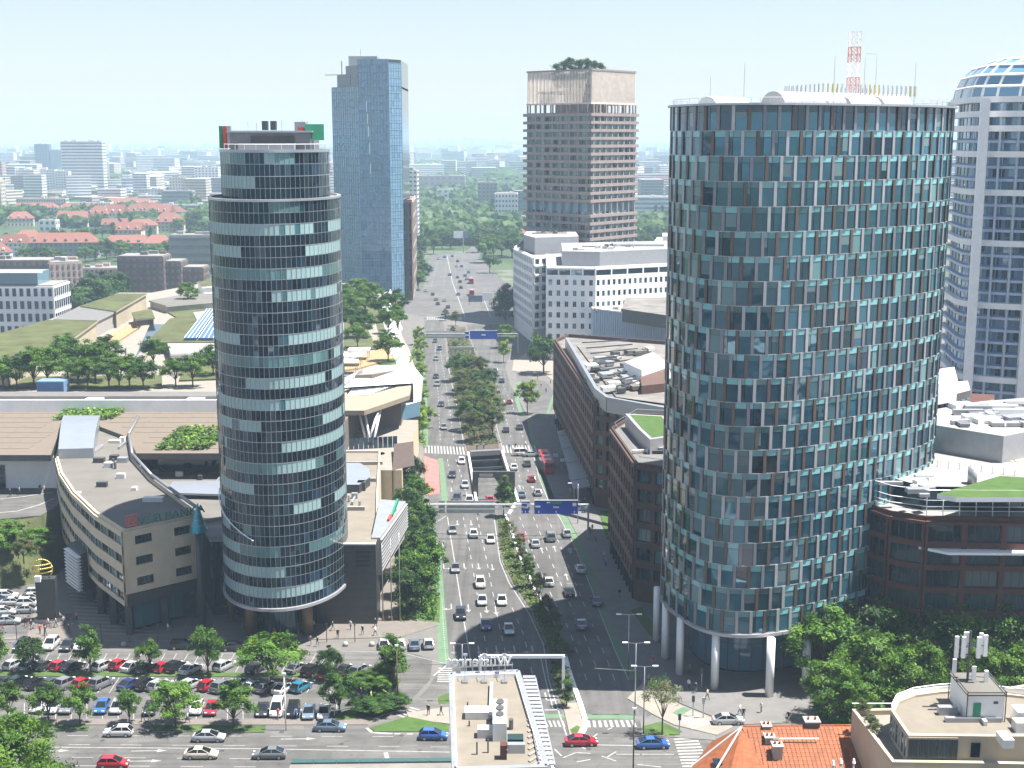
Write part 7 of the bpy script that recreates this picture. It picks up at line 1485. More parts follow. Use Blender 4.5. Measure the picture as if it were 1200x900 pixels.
frame_gate(529, 554, 422, 4.2, 'grey frame over the median at the far end of the grove', 'grey_metal')
def portal():
    A, B = G(594, 818), G(660, 818); zb = 6.6; t = thing('white_portal', 'white overhead sign portal across the near end of the carriageway', 'gantry', V3(B))
    for f in (.02,): pass
    MB().bar(V3(B, 0), V3(B, zb), .45).build('post', 'white_metal', t); MB().bar(V3(A, zb)+Vector((-4, 0, 0)), V3(B, zb)+Vector((.2, 0, 0)), .4, .5).build('beam', 'white_metal', t); MB().bar(V3(A, 0)+Vector((-4, 0, 0)), V3(A, zb)+Vector((-4, 0, 0)), .45).build('post', 'white_metal', t)
portal()
def lamp(px, py, h, label, arm=2.2, both=False, bars=0):
    p = G(px, py); t = thing('street_lamp', label, 'street lamp', V3(p), 'street lamps'); MB().cyl(V3(p), V3(p, h), .11, .06, 8).build('pole', 'steel', t, True)
    for s in ((-1, 1) if both else (1,)): MB().bar(V3(p, h), (p.x+s*arm, p.y, h+.15), .06).build('arm', 'steel', t); MB().box((p.x+s*arm, p.y, h+.13), (.8, .34, .14)).build('lamp_head', 'white_metal', t)
    for k in range(bars): MB().bar(V3(p, h*.62+k*.9), (p.x-6 if k == 0 else p.x-.3, p.y, h*.62+.4*(1-k)), .08).build('sign_arm', 'steel', t)
lamp(542, 822, 9, 'street lamp with a signal arm beside the mirrored letters', 1.4, True, 2)
lamp(744, 838, 11, 'double street lamp at the shaded pavement corner', 1.6, True, 2); lamp(754, 860, 10, 'taller street lamp on the traffic island by the pale tree', 1.5, True)
lamp(736, 792, 10, 'street lamp in the shade beside the oval tower', 1.6, True); lamp(677, 614, 9, 'street lamp by the end of the blue gantry', -1.8)
for i, (px, py, h) in enumerate(((742, 905, 9), (466, 832, 10), (335, 856, 8.5))):
    p = G(px, py); t = thing('street_pole', ('dark signal pole at the junction in front of the traffic island', 'brown timber pole at the edge of the car park bed', 'white camera pole on the car park pavement')[i], 'pole', V3(p)); MB().cyl(V3(p), V3(p, h), .11, .08, 8).build('shaft', ['dark_metal', 'bark', 'white_metal'][i], t, True); MB().box((p.x, p.y-.1, h), (.5, .3, .3)).build('head', 'white_metal', t)
for i, (px, py, h) in enumerate(((449, 728, 14), (459, 728, 15), (469, 728, 16))):
    p = G(px, py); t = thing('flagpole', 'bare white flagpole beside the granite block, %s from the left' % nth(i), 'flagpole', V3(p), 'flagpoles'); MB().cyl(V3(p), V3(p, h), .12, .06, 8).build('pole', 'steel', t, True); MB().cyl(V3(p), V3(p, .8), .3, .2, 8).build('base', 'bronze_column', t)
for i, (px, py) in enumerate(((824, 842), (698, 648), (822, 806), (796, 862), (812, 840))):
    p = G(px, py); t = thing('traffic_signal', 'small signal post on the pavement near the brick offices and oval tower, %s in the list from the left' % nth(i) if 0 else ['white signal post on the pale pavement by the oval tower', 'thin signal post at the sunlit end of the bus stop pavement', 'grey signal post in the shade by the oval tower', 'signal post between the two zebra crossings', 'signal post at the far side of the diagonal zebra crossing'][i], 'signal', V3(p)); MB().cyl(V3(p), V3(p, 3), .09, n=7).build('post', 'grey_metal', t); MB().box((p.x, p.y, 2.8), (.4, .3, .9)).build('signal_head', 'panel_silver' if i == 0 else 'dark_metal', t)
for k in range(14):
    px = 20+k*33; p = G(px, 752.5, .12)
    if 440 < px: break
    t = thing('bollard_lamp', 'thin dark bollard post on the plaza kerb, %s from the left' % nth(k), 'bollard', V3(p, .12), 'posts on the plaza kerb'); MB().cyl(V3(p, .12), V3(p, 3.2), .07, n=6).build('post', 'dark_metal', t); MB().box((p.x, p.y, 3.2), (.25, .25, .3)).build('cap', 'dark_metal', t)
for k, (px, py) in enumerate(((145, 757), (405, 757), (436, 757), (300, 760))): o = MB().ball((0, 0, .3), .5, 10).build('stone_ball', 'offwhite', None, True, loc=V3(G(px, py))); tag(o, 'white stone ball on the kerb, %s from the left' % nth((0, 2, 3, 1)[k]), 'stone ball', 'kerb balls')
def cable(): 
    pts = []
    A, B = V3(G(505, 668), 7.5), V3(G(680, 668), 7.5)
    for k in range(25): p = A.lerp(B, k/24); p.z -= 1.0*(1-(2*k/24-1)**2)*.6; pts.append(p)
    o = MB().tube(pts, .05, 5).build('overhead_cable', 'dark_metal'); tag(o, 'thin dark cable strung across both carriageways', 'cable')
cable()
def globe_pylon():
    p = G(57, 727); t = thing('globe_pylon', 'dark pylon carrying a gold ring globe beside the bank', 'pylon', V3(p)); MB().box((p.x, p.y, 3.9), (3.3, 2.2, 7.8), 0, .1).build('shaft', 'granite', t); MB().cyl((p.x, p.y, 0), (p.x, p.y, .5), 2.8, 2.4, 18).build('base', 'granite', t)
    c = Vector((p.x-.5, p.y, 9.3)); r = 1.75
    def circ(nm, f): MB().tube([c+f(2*PI*k/28) for k in range(29)], .14, 6).build(nm, 'gold', t, True)
    circ('outer_ring', lambda a: Vector((r*math.cos(a), 0, r*math.sin(a))))
    for dz in (-.6, .15, .8): rr = math.sqrt(r*r-dz*dz); MB().tube([c+Vector((rr*math.cos(a), rr*.35*math.sin(a), dz+.25*math.cos(a))) for a in [PI+PI*k/14 for k in range(15)]], .16, 6).build('globe_band', 'gold', t, True)
    MB().box((p.x-1, p.y-1.2, 7.9), (1, .8, 1)).build('floodlight', 'white_metal', t)
globe_pylon()
def bike(i, px, py):
    p = G(px, py); t = thing('bicycle', 'bicycle parked round the globe pylon base, %s from the left' % nth(i), 'bicycle', V3(p, .12), 'bicycles by the pylon', rnd.uniform(0, 3), False); b = MB()
    for x in (-.52, .52): MB().tube([(x+.33*math.cos(2*PI*k/12), 0, .34+.33*math.sin(2*PI*k/12)) for k in range(13)], .03, 5).build('wheel', 'tyre', t)
    b.tube([(-.52, 0, .34), (-.15, 0, .85), (.38, 0, .85), (.52, 0, .34)], .025, 5); b.tube([(-.15, 0, .85), (0, 0, .32), (.38, 0, .85)], .025, 5); b.bar((.38, -.25, 1.), (.38, .25, 1.), .04); b.build('frame', ['paint_red', 'paint_white', 'paint_blue'][i % 3], t); MB().box((-.15, 0, .93), (.26, .12, .07)).build('saddle', 'tyre', t)
for i, (px, py) in enumerate(((33, 735), (38, 738), (43, 737), (56, 737), (62, 736), (78, 727), (84, 727), (8, 733), (14, 731), (3, 739))): bike(i if False else sorted([33, 38, 43, 56, 62, 78, 84, 8, 14, 3]).index(px), px, py)
def shelter():
    t = thing('bus_shelter', 'long flat blue grey shelter roof over the bus stop by the brick office', 'shelter', (15.5, 378, 0)); P = [G(653, 505, 4.2), G(667, 503, 4.2), G(692, 570, 4.2), G(672, 573, 4.2)]
    MB().prism(ccw(P), 4., 4.25, 0, bottom=True).build('roof', 'pale_metal', t)
    for f in (.1, .35, .6, .88): a = P[0].lerp(P[3], f)+Vector((.8, 0)); MB().cyl(V3(a), V3(a, 4), .16, n=8).build('post', 'steel', t); MB().bar(V3(P[0].lerp(P[3], f), 4.3), V3(P[1].lerp(P[2], f), 4.3), .15).build('roof_joint', 'grey_metal', t)
    for k in range(2):
        p = G(651+k*8, 545+k*6); o = thing('stop_sign', ('nearer' if k else 'farther')+' white stop panel on the bus bay kerb', 'sign', V3(p)); MB().bar(V3(p), V3(p, 2.8), .12).build('post', 'steel', o); MB().box((p.x, p.y, 2.6), (1.1, .1, .8)).build('panel', 'white_metal', o)
    p = G(653, 500); o = thing('white_kiosk', 'white boxy kiosk at the far end of the bus shelter', 'kiosk', V3(p)); MB().box((p.x+.6, p.y, 3.6), (2.4, 2, 2)).build('box', 'white_paint', o); MB().box((p.x+.6, p.y, 1.3), (2, 1.6, 2.6)).build('base', 'glass_dark', o)
shelter()
def billboard():
    p = G(557, 357); t = thing('billboard', 'blue and white billboard beside the far intersection', 'billboard', V3(p)); MB().box((p.x, p.y, 3), (7, .3, 3.2)).build('panel', 'paint_lightblue', t); MB().box((p.x+6, p.y, 4), (5, .3, 4)).build('panel', 'white_metal', t)
    for x in (-3, 3, 7): MB().bar((p.x+x, p.y, 0), (p.x+x, p.y, 2), .3).build('post', 'steel', t)
    p = G(543, 296); t = thing('billboard', 'raised pale billboard against the distant trees', 'billboard', V3(p)); MB().box((p.x-3, p.y, 13), (8, .6, 5)).build('panel', 'white_metal', t); MB().box((p.x+2, p.y-.1, 13), (4, .5, 5)).build('panel', 'paint_lightblue', t); MB().bar((p.x, p.y, 0), (p.x, p.y, 11), .7).build('post', 'steel', t)
billboard()

# undergrowth nobody could count
def undergrowth(px, n, h, mats, z=.1):
    P = gp(px); xs = [p.x for p in P]; ys = [p.y for p in P]; b = MB(); r = random.Random(n)
    def inside(x, y):
        c = False
        for a, q in zip(P, P[1:]+P[:1]):
            if (a.y > y) != (q.y > y) and x < (q.x-a.x)*(y-a.y)/(q.y-a.y)+a.x: c = not c
        return c
    k = 0
    while k < n:
        x, y = r.uniform(min(xs), max(xs)), r.uniform(min(ys), max(ys))
        if not inside(x, y): k += .2; continue
        k += 1; hh = h*r.uniform(.4, 1.3)*(.6+.4*math.sin(x*1.7)*math.cos(y*.9)); m = r.randrange(len(mats))
        for j in range(7):
            c = Vector((x+r.gauss(0, .35), y+r.gauss(0, .35), z+hh*r.uniform(.1, 1))); u = Vector((r.gauss(0, 1), r.gauss(0, 1), r.gauss(0, .6))).normalized()*.26; w = u.cross(Vector((r.gauss(0, .6), r.gauss(0, .6), 1))).normalized()*.2
            b.face([c-u, c-w, c+u, c+w], m)
    b.build('undergrowth', mats, kind='stuff')
undergrowth([(584, 606), (590, 606), (597, 627), (606, 655), (623, 692), (648, 737), (657, 762), (666, 790), (663, 820), (650, 797), (643, 756), (627, 719), (602, 682), (591, 658)], 900, .7, ['leaf_olive', 'leaf_mid', 'leaf_olive_b', 'leaf_dark'])
undergrowth([(525, 390), (544, 388), (554, 412), (566, 432), (578, 502), (583, 521), (551, 523), (541, 500), (527, 420)], 2240, 1.6, ['leaf_olive', 'leaf_olive_b', 'leaf_dark'])
undergrowth([(466, 600), (506, 600), (512, 690), (510, 728), (466, 728)], 1819, 1.4, ['leaf_mid', 'leaf_dark', 'leaf_light'])
undergrowth([(945, 775), (1205, 765), (1205, 845), (990, 862), (960, 850)], 3080, 2., ['leaf_mid', 'leaf_dark', 'leaf_light'])
undergrowth([(406, 801), (430, 794), (455, 790), (465, 800), (451, 816), (440, 820), (425, 811)], 700, 1., ['leaf_mid', 'leaf_light', 'leaf_dark'])
undergrowth([(484, 404), (494, 404), (498, 480), (498, 524), (484, 522), (480, 470)], 979, 1.4, ['leaf_lime_b', 'leaf_lime', 'leaf_mid'])

def guard_rail():
    P = [V3(G(*q), .95) for q in ((325, 839), (392, 840), (418, 836), (440, 830), (464, 823))]; t = thing('guard_rail', 'long white guard rail bending along the car park corner', 'railing', (P[2].x, P[2].y, 0)); MB().tube(P, .07, 6).build('rail', 'white_metal', t)
    for a, b in zip(P, P[1:]):
        n = max(1, int((b-a).length/2.5))
        for k in range(n): q = a.lerp(b, k/n); MB().bar((q.x, q.y, 0), tuple(q), .08).build('post', 'white_metal', t)
guard_rail()
# ------------------------------------------------------------------ the city beyond
mat('far_white', (.74, .74, .74), .8, .1, .05); mat('far_cream', (.55, .49, .4), .8, .1, .05); mat('far_grey', (.3, .3, .31), .8, .12, .05); mat('far_pink', (.46, .36, .33), .8, .1, .05); mat('far_dark', (.1, .1, .12), .7, .15, .05); mat('far_blue', (.18, .25, .34), .7, .1, .05)
mat('far_roof', (.2, .195, .19), .9, .2, .08)
mat('far_window', (.14, .15, .17), .3, .3, .3)
def slab_block(name, label, px0, px1, yb, yt, wall='far_white', nf=8, nb=8, depth=16, ribbon=False, wm='far_window', roofm='far_roof', cat='building', ww=.5, wh=.5, skew=0., cap=0, gable=True):
    A, B = G(px0, yb), G(px1, yb); zt = ray_at((px0+px1)/2, yt, (A.y+B.y)/2).z
    c = A.lerp(B, .5); u = B-A; u = Vector((u.x*math.cos(skew)-u.y*math.sin(skew), u.x*math.sin(skew)+u.y*math.cos(skew))); A, B = c-u/2, c+u/2; n = Vector((u.y, -u.x)).normalized(); rz = math.atan2(u.y, u.x); L = u.length
    t = thing(name, label, cat, V3(c-n*depth/2)); P = [A, B, B-n*depth, A-n*depth]; MB().prism(P, -1, zt, 0).build('wall', wall, t); MB().prism(inset(P, .5), zt-.2, zt+.5, 0).build('roof', roofm, t)
    fh = zt/nf; b = MB()
    for (p, q, m) in ((A, B, nb), (B, B-n*depth, max(2, int(nb*depth/L))), (A-n*depth, A, max(2, int(nb*depth/L)))):
        e = q-p; l = e.length; e /= l; no = Vector((e.y, -e.x))*.12; r = math.atan2(e.y, e.x)
        for i in range(nf):
            if ribbon: d = p+e*l/2+no; b.box((d.x, d.y, (i+.55)*fh), (l*.96, .3, fh*wh), 0, r)
            else:
                for j in range(m): d = p+e*(j+.5)*l/m+no; b.box((d.x, d.y, (i+.55)*fh), (l/m*ww, .3, fh*wh), 0, r)
    b.build('window_row' if ribbon else 'window_grid', wm, t, kind='stuff')
    q_ = random.Random(name+str(px0))
    for k in range(0 if L < 12 else 3): d = c-n*depth*q_.uniform(.2, .8)+u*q_.uniform(-.4, .4); MB().box((d.x, d.y, zt+1.1), (q_.uniform(2, 6), q_.uniform(2, 4), q_.uniform(1, 2.4))).build('roof_unit', q_.choice([roofm, wall, 'far_grey']), t)
    for k in range(cap): d = c-n*depth/2+u*((k+.5)/cap-.5)*.8; MB().box((d.x, d.y, zt+1.6), (min(8, L*.18), 5, 3)).build('lift_house', wall, t)
    return t, zt
def house(label, px, yb, w, h, d, rh, roof='far_tiles', wall='far_cream', skew=0., hip=True, nf=2, group=None):
    p = G(px, yb); t = thing('red_roof_house' if roof == 'far_tiles' else 'house', label, 'house', V3(p), group, skew, False)
    MB().box((0, d/2, h/2-.5), (w, d, h+1)).build('wall', wall, t); k = min(d/2, w/2)*(.9 if hip else 0); y = d/2; o = .5; b = MB()
    A, B, C_, D = (-w/2-o, -o, h), (w/2+o, -o, h), (w/2+o, d+o, h), (-w/2-o, d+o, h); r0, r1 = (-w/2+k, y, h+rh), (w/2-k, y, h+rh)
    b.face([A, B, r1, r0]).face([C_, D, r0, r1]).face([B, C_, r1]).face([D, A, r0]).face([D, C_, B, A]); b.build('roof', roof, t)
    g = MB(); nb = max(2, int(w/3.2))
    for i in range(nf):
        for j in range(nb): g.box((-w/2+w*(j+.5)/nb, -.06, h*(i+.55)/nf), (w/nb*.45, .2, h/nf*.5))
    g.build('window_grid', 'far_window', t, kind='stuff'); MB().box((w*.2, y+.5, h+rh*.9), (.9, .9, 2.)).build('chimney', 'far_pink', t)
    if w > 20:
        for j in range(int(w/7)): MB().box((-w/2+4+j*7, 1.2, h+rh*.35), (1.6, 2., 1.4)).build('dormer', wall, t)
    return t
# named blocks, nearest first
A_, _ = slab_block('white_office_block', 'white gridded office block with a glass attic at the edge beyond the roof garden', -40, 68, 424, 336, 'far_white', 6, 13, 22, wm='glass_blue', ww=.5, wh=.62)
p = G(10, 424); MB().prism(ccw([(p.x-40, p.y+3), (p.x+12, p.y+3), (p.x+12, p.y+18), (p.x-40, p.y+18)]), _-.5, _+5, 0, 1).build('attic', ['glass_tower', 'panel_silver'], A_); MB().bar((p.x-40, p.y+1.5, _+5.2), (p.x+14, p.y+1.5, _+5.2), 3, .4).build('attic_eave', 'white_metal', A_)
slab_block('apartment_block', 'dark brown apartment block with scattered windows behind the white gridded office', -20, 62, 372, 306, 'flat_brown', 8, 11, 18, ww=.5)
slab_block('apartment_block', 'pinkish brown apartment wing joining the dark brown apartment block', 62, 100, 372, 308, 'terrace_pink', 8, 6, 18, skew=.5, ww=.4)
slab_block('apartment_block', 'pale pink lower apartment row between the brown blocks', 96, 140, 352, 315, 'far_pink', 6, 8, 14, ww=.45)
slab_block('apartment_block', 'stepped brown apartment block, tallest part with a dark end wall', 140, 194, 360, 301, 'flat_brown', 8, 7, 18, ww=.45, wh=.45)
slab_block('apartment_block', 'stepped brown apartment block, middle step', 194, 214, 359, 307, 'flat_brown', 7, 3, 17, ww=.45, wh=.45)
slab_block('apartment_block', 'stepped brown apartment block, lowest step beside the round tower', 214, 240, 358, 314, 'flat_brown', 6, 4, 16, ww=.45, wh=.45)
slab_block('slab_office', 'long grey slab office with window bands beside the round tower', 200, 256, 322, 276, 'far_grey', 5, 12, 14, True, wh=.4)
slab_block('tower_block', 'tallest white slab tower with dark window bands on the skyline', 74, 123, 228, 166, 'far_white', 17, 14, 18, True, wh=.38, cap=2)
slab_block('tower_block', 'broad white apartment slab with balconies in front of the tallest white tower', 20, 66, 232, 199, 'far_white', 11, 14, 14, ww=.5, wh=.4, cap=2)
slab_block('tower_block', 'shorter white apartment slab joined to the broad white slab', 66, 82, 232, 201, 'far_white', 11, 5, 14, ww=.5, wh=.4)
slab_block('tower_block', 'white gabled apartment slab beside the top of the round tower', 229, 257, 230, 196, 'far_white', 11, 7, 20, ww=.45, wh=.4)
slab_block('tower_block', 'pink and white apartment slab at the far left edge of the view', -14, 5, 232, 191, 'far_pink', 12, 5, 16)
slab_block('tower_block', 'pale cream block at the far left edge below the pink slab', -16, 3, 252, 212, 'far_cream', 9, 4, 16)
slab_block('tower_block', 'dark blue office tower on the hazy skyline behind the broad white slab', 42, 59, 205, 169, 'far_dark', 12, 5, 20, wm='far_blue')
slab_block('tower_block', 'second dark office tower on the hazy skyline behind the broad white slab', 60, 74, 205, 176, 'far_blue', 10, 4, 20)
slab_block('office_block', 'white and blue glass office with long window bands', 143, 168, 232, 209, 'far_white', 6, 6, 18, True, 'far_blue', wh=.5)
slab_block('office_block', 'cream office block right of the white and blue office', 199, 226, 230, 208, 'far_cream', 6, 8, 16)
slab_block('office_block', 'grey terraced block below the cream office', 163, 192, 236, 222, 'far_grey', 4, 8, 18)
slab_block('office_block', 'low grey block before the white gabled slab', 190, 226, 242, 224, 'far_grey', 4, 9, 18, True)
slab_block('long_block', 'long cream block with rows of windows before the broad white slab', 20, 78, 250, 233, 'far_cream', 4, 20, 14)
slab_block('long_block', 'long white block beneath the tallest white tower', 78, 130, 249, 238, 'far_white', 3, 18, 14)
slab_block('long_block', 'low pale shed row right of the red roofed terrace', 175, 252, 250, 240, 'far_white', 2, 14, 14, True)
slab_block('apartment_tower', 'white apartment tower showing past the blue glass tower', 460, 490, 292, 200, 'far_white', 18, 6, 20, ww=.5, wh=.4)
slab_block('hall', 'pale industrial hall among trees between the towers', 489, 545, 225, 206, 'far_pink', 3, 8, 30, wm='far_blue')
slab_block('hall', 'lower white hall in front of the pale industrial hall', 512, 540, 232, 222, 'far_white', 2, 4, 20)
slab_block('office_block', 'grey office tower among trees left of the brown tower', 560, 583, 250, 214, 'far_grey', 8, 5, 20)
slab_block('office_block', 'white office with square dark windows left of the brown tower', 580, 607, 262, 227, 'far_white', 6, 7, 24, wh=.45)
slab_block('office_block', 'blue glass office right behind the white square windowed office', 603, 622, 258, 224, 'far_blue', 7, 6, 20, True)
slab_block('office_block', 'low pale office with a blue band beside the brown tower base', 592, 616, 268, 254, 'far_blue', 3, 5, 14, True)
slab_block('office_block', 'broad pale office with window bands between the brown tower and the oval tower', 742, 800, 262, 231, 'far_white', 6, 14, 30, True, 'far_blue')
slab_block('office_block', 'low red brown block under the broad pale office', 744, 790, 270, 264, 'far_pink', 2, 10, 10)
# far skyline of panel blocks
for i, (x, h) in enumerate(((492, 8), (500, 10), (507, 7), (516, 11), (523, 9), (530, 12), (545, 13), (553, 12), (562, 12), (570, 11), (580, 10), (590, 11), (598, 8), (484, 7), (606, 9), (626, 0))):
    if h: slab_block('panel_block', 'pale hazy panel block on the skyline between the towers, %s from the left' % nth(sorted([492, 500, 507, 516, 523, 530, 545, 553, 562, 570, 580, 590, 598, 484, 606]).index(x)), x-3, x+3, 173.5, 173.5-h, rnd.choice(['far_white', 'far_pink', 'far_white']), 10, 4, 30)
for i, (x, w, yb, yt) in enumerate(((505, 6, 196, 190), (536, 4, 192, 186), (543, 4, 192, 186), (566, 8, 186, 181), (758, 9, 192, 182), (776, 7, 186, 178), (760, 14, 206, 198), (755, 5, 176, 168), (768, 5, 175, 166), (778, 6, 175, 168))):
    slab_block('distant_block', 'small white block far off in the haze, %s from the left' % nth(i), x-w/2, x+w/2, yb, yt, rnd.choice(['far_white', 'far_cream']), 4, 4, 40)
# red roofs
H = [(75, 303, 46, 11, 13, 6.5, True, 'long hipped red roof on a grey house nearest the brown apartments'), (16, 300, 26, 9, 12, 6, True, 'pink red roof left of the long hipped house'), (-8, 312, 22, 9, 12, 6, True, 'red roof at the edge of the view below the others'),
     (150, 300, 34, 9, 12, 5.5, True, 'long brown tiled house with dormers right of the hipped house'), (186, 300, 20, 9, 12, 5.5, True, 'shorter brown tiled house beside the grey slab office'), (33, 290, 20, 8, 12, 5, True, 'dark red long roof behind the pink roof'),
     (24, 266, 24, 8, 14, 6, True, 'orange pyramid roof among trees near the left edge'), (82, 266, 26, 8, 14, 6.5, False, 'red gable roof beside the white modern house'), (94, 267, 14, 8, 16, 7, False, 'bright orange steep gable roof in the middle of the trees'),
     (114, 262, 24, 9, 16, 8, True, 'broad red roof right of the orange gable'), (132, 262, 22, 10, 16, 8, False, 'tall red roof beside the white gable wall'), (160, 258, 26, 9, 16, 7, True, 'dusty red roof behind the white gable'), (172, 258, 26, 9, 16, 8, False, 'red tiled roof near the middle of the row of roofs'),
     (186, 259, 24, 9, 16, 7, False, 'orange tiled roof right of the middle of the row of roofs'), (198, 272, 26, 9, 16, 8, True, 'large pinkish red roof above the grey slab office'), (206, 258, 20, 8, 16, 6, True, 'small red roof near the end of the row of roofs'), (134, 274, 22, 8, 14, 5, False, 'low orange roof under the tall red roof'), (166, 275, 26, 8, 14, 5, True, 'brown red roof below the dusty red roof'), (150, 281, 22, 8, 14, 6, False, 'salmon roof below the middle of the roofs')]
for px, yb, w, h, d, rh, hip, lab in H: house(lab, px, yb, w, h, d, rh, hip=hip, skew=rnd.uniform(-.25, .25), wall=rnd.choice(['far_cream', 'far_white', 'far_grey']), nf=3 if h > 8 else 2)
house('long bright red roofed terrace with white dormers below the white towers', 150, 247, 58, 8, 16, 6, skew=0, hip=True, wall='far_white'); house('pink roofed long terrace at the left below the broad white slab', 40, 252, 50, 8, 14, 5, wall='far_cream'); house('red roofed terrace left of the bright red terrace', 92, 252, 46, 7, 14, 5, wall='far_cream')
slab_block('modern_house', 'white cube house beside the red gable roof', 46, 66, 272, 258, 'far_white', 2, 3, 12)
house('small round red roof pavilion by the trees near the far road', 608, 268+14, 16, 5, 14, 5, wall='far_cream')
# trees one can tell apart in the middle distance
ft = random.Random(31); TG = [(x, y, h) for x, y, h in [(10, 286, 10), (28, 287, 9), (88, 286, 11), (100, 284, 12), (110, 282, 12), (120, 280, 11), (72, 284, 10), (64, 282, 10), (30, 308, 11), (42, 309, 12), (56, 310, 12), (70, 311, 10), (100, 308, 11), (112, 306, 12), (125, 304, 14), (120, 272, 16), (60, 262, 14), (38, 259, 15), (14, 262, 15), (4, 258, 14), (22, 258, 13), (48, 256, 13), (98, 254, 14), (110, 252, 12), (150, 262, 12), (210, 272, 12), (226, 268, 16), (236, 266, 17), (228, 282, 12), (240, 280, 12), (140, 302, 12), (146, 306, 13), (170, 306, 12), (182, 306, 11), (196, 305, 13)]]
TG2 = [(498, 296, 14), (508, 298, 13), (492, 302, 15), (488, 318, 13), (495, 330, 11), (490, 340, 10), (568, 308, 16), (578, 304, 16), (588, 300, 16), (560, 296, 16), (574, 320, 13), (600, 302, 16), (596, 292, 15), (584, 290, 15), (518, 292, 15), (528, 292, 14), (546, 286, 15), (536, 288, 14), (565, 288, 15), (505, 285, 15), (492, 285, 16), (514, 280, 15), (526, 282, 15), (550, 276, 15), (538, 276, 15), (592, 278, 14), (602, 286, 14), (757, 292, 12), (768, 290, 12), (779, 291, 12), (788, 288, 12), (750, 288, 12), (760, 283, 13), (772, 282, 12)]
for L_, ph, gr in ((TG, 'green garden tree among the red roofed houses, %s from the left', 'trees among the red roofs'), (TG2, 'green park tree around the far intersection, %s from the left', 'trees round the far intersection')):
    L_ = sorted(L_)
    for i, (x, y, h) in enumerate(L_): tree(ft.choice(['round', 'dark', 'light', 'far', 'dark']), G(x, y), h*1.05, ph % nth(i), gr, wid=ft.uniform(1.05, 1.4))
for i, (x, y, h) in enumerate(((134, 296, 22), (177, 297, 19), (141, 276, 19), (577, 262, 24), (225, 248, 22), (768, 262, 18), (776, 262, 18))): tree('column', G(x, y), h, 'tall dark columnar poplar standing above the roofs, %s of seven' % nth(i), 'columnar poplars', wid=.75)
# the far woods and the far roofs, which read as two masses
def far_wood():
    b = MB(); r = random.Random(41); ico = bmesh.new(); bmesh.ops.create_icosphere(ico, subdivisions=2, radius=1); V = [tuple(v.co) for v in ico.verts]; F = [tuple(v.index for v in f.verts) for f in ico.faces]; ico.free()
    def clump(x, y, s, h):
        i = len(b.v); ph = r.uniform(0, 6)
        for v in V: k = 1+.28*math.sin(5*v[0]+ph)*math.cos(4*v[1]+ph*2)+r.uniform(-.16, .16); b.v.append((x+v[0]*s*k, y+v[1]*s*k, h*.5+v[2]*h*.55*k))
        m = r.choice([0, 0, 1, 2])
        for f in F: b.f.append(tuple(i+k for k in f)); b.m.append(m if r.random() < .8 else r.randrange(3))
    for k in range(1500):                                   # the wooded park between the two middle towers
        x = r.uniform(480, 800); y = 160+r.uniform(22, 128)**1.0
        if x > 610 and y > 282: continue
        if abs(x-(580+(255-y)*.02)) < 5 and y > 235: continue
        p = G(x, y); s = r.uniform(4, 8)*(1+p.y/6500); clump(p.x, p.y, s, r.uniform(8, 15))
    for k in range(900):
        x = r.uniform(-40, 262); y = 160+r.uniform(22, 108)
        p = G(x, y); s = r.uniform(4, 8)*(1+p.y/5000)
        if y > 228 and r.random() < .55: continue
        clump(p.x, p.y, s, r.uniform(7, 13))
    for k in range(1300):
        d = r.uniform(2400, 15000); a = r.uniform(-.38, .38); s = r.uniform(10, 26)*(1+d/10000); clump(d*math.tan(a), d, s*1.6, r.uniform(10, 18))
    b.build('far_wood', ['leaf_far', 'leaf_far_b', 'leaf_mid'], kind='stuff')
far_wood()
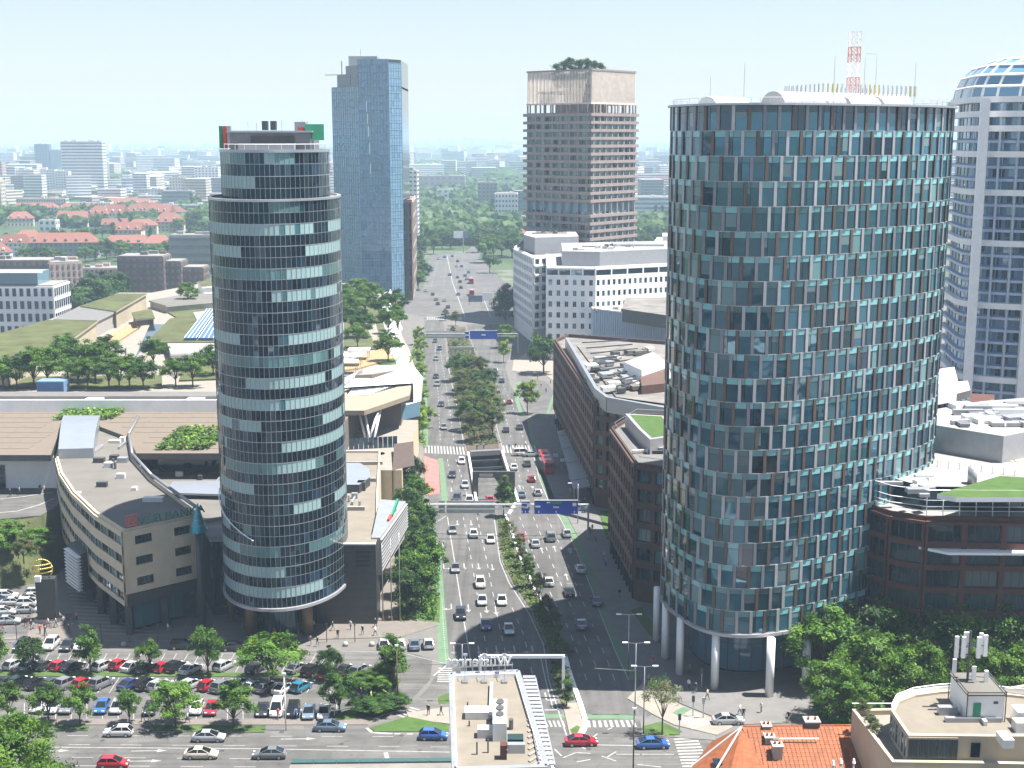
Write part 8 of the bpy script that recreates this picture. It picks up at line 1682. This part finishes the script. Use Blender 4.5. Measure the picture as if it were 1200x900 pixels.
def far_city():
    b = MB(); r = random.Random(43)
    for k in range(5600):
        d = 1900*math.exp(r.uniform(0, 2.15)); a = r.uniform(-.38, .38); x = d*math.tan(a); big = r.random() < .2
        if -.08 < a < .012 and d < 3100: continue
        w, l, h = (r.uniform(16, 60), r.uniform(12, 22), r.uniform(18, 42)) if big else (r.uniform(10, 34), r.uniform(10, 24), r.uniform(5, 13))
        w *= 1+d/15000; l *= 1.5; m = r.choice([0, 0, 0, 1, 2, 3]); rz = r.choice([0, 0, .3, -.4, PI/2]); b.box((x, d, h/2), (w, l, h), m, rz, mt=r.choice([4, 5, 5, 0, 2]))
        if d < 5500:
            n = max(1, int(h/3.4))
            for i in range(n): b.box((x, d, (i+.55)*h/n), (w+.3, l+.3, h/n*.35), 6, rz)
    b.build('far_city', ['far_white', 'far_cream', 'far_grey', 'far_pink', 'far_tiles', 'far_roof', 'far_window'], kind='stuff')
far_city()
flush()
def unseen_blocks():
    # rough blocks added out of view so the glass fronts have something to mirror
    b = MB(); r = random.Random(77); q = 0
    for x0, y0, x1, y1, n in ((-150, -260, 160, 40, 60), (60, 30, 240, 225, 44), (-190, 20, -85, 95, 12)):
        for k in range(n):
            x, y = r.uniform(x0, x1), r.uniform(y0, y1)
            if abs(x) < .36*y+24 and y > 0 or x*x+y*y < 900: continue
            w, l, h = r.uniform(14, 40), r.uniform(12, 24), r.uniform(10, 30); m = r.choice([0, 0, 1, 2, 3, 3]); rz = r.choice([0, .2, -.3, PI/2]); b.box((x, y, h/2), (w, l, h), m, rz, mt=r.choice([4, 5, 0]))
            nf = int(h/3.4)
            for i in range(nf): b.box((x, y, (i+.55)*h/nf), (w+.3, l+.3, h/nf*.4), 6, rz)
    b.build('mirror_blocks', ['far_white', 'far_cream', 'far_grey', 'far_pink', 'far_tiles', 'far_roof', 'glass_dark'], kind='stuff')
unseen_blocks()
# ------------------------------------------------------------------ the air
def haze():
    m = bpy.data.materials.new('haze'); m.use_nodes = True; n = m.node_tree.nodes; l = m.node_tree.links; n.remove(n['Principled BSDF'])
    v = n.new('ShaderNodeVolumePrincipled'); v.inputs['Color'].default_value = (.52, .7, .88, 1); v.inputs['Density'].default_value = HAZE; v.inputs['Anisotropy'].default_value = 0
    l.new(v.outputs[0], n['Material Output'].inputs['Volume']); MATS['haze'] = m; E_ = 60500
    b = MB(); b.prism([(-E_, -E_), (E_, -E_), (E_, E_), (-E_, E_)], -6.8, 142, 0, None, True); b.build('haze', 'haze', kind='stuff')
HAZE = .000155
haze()
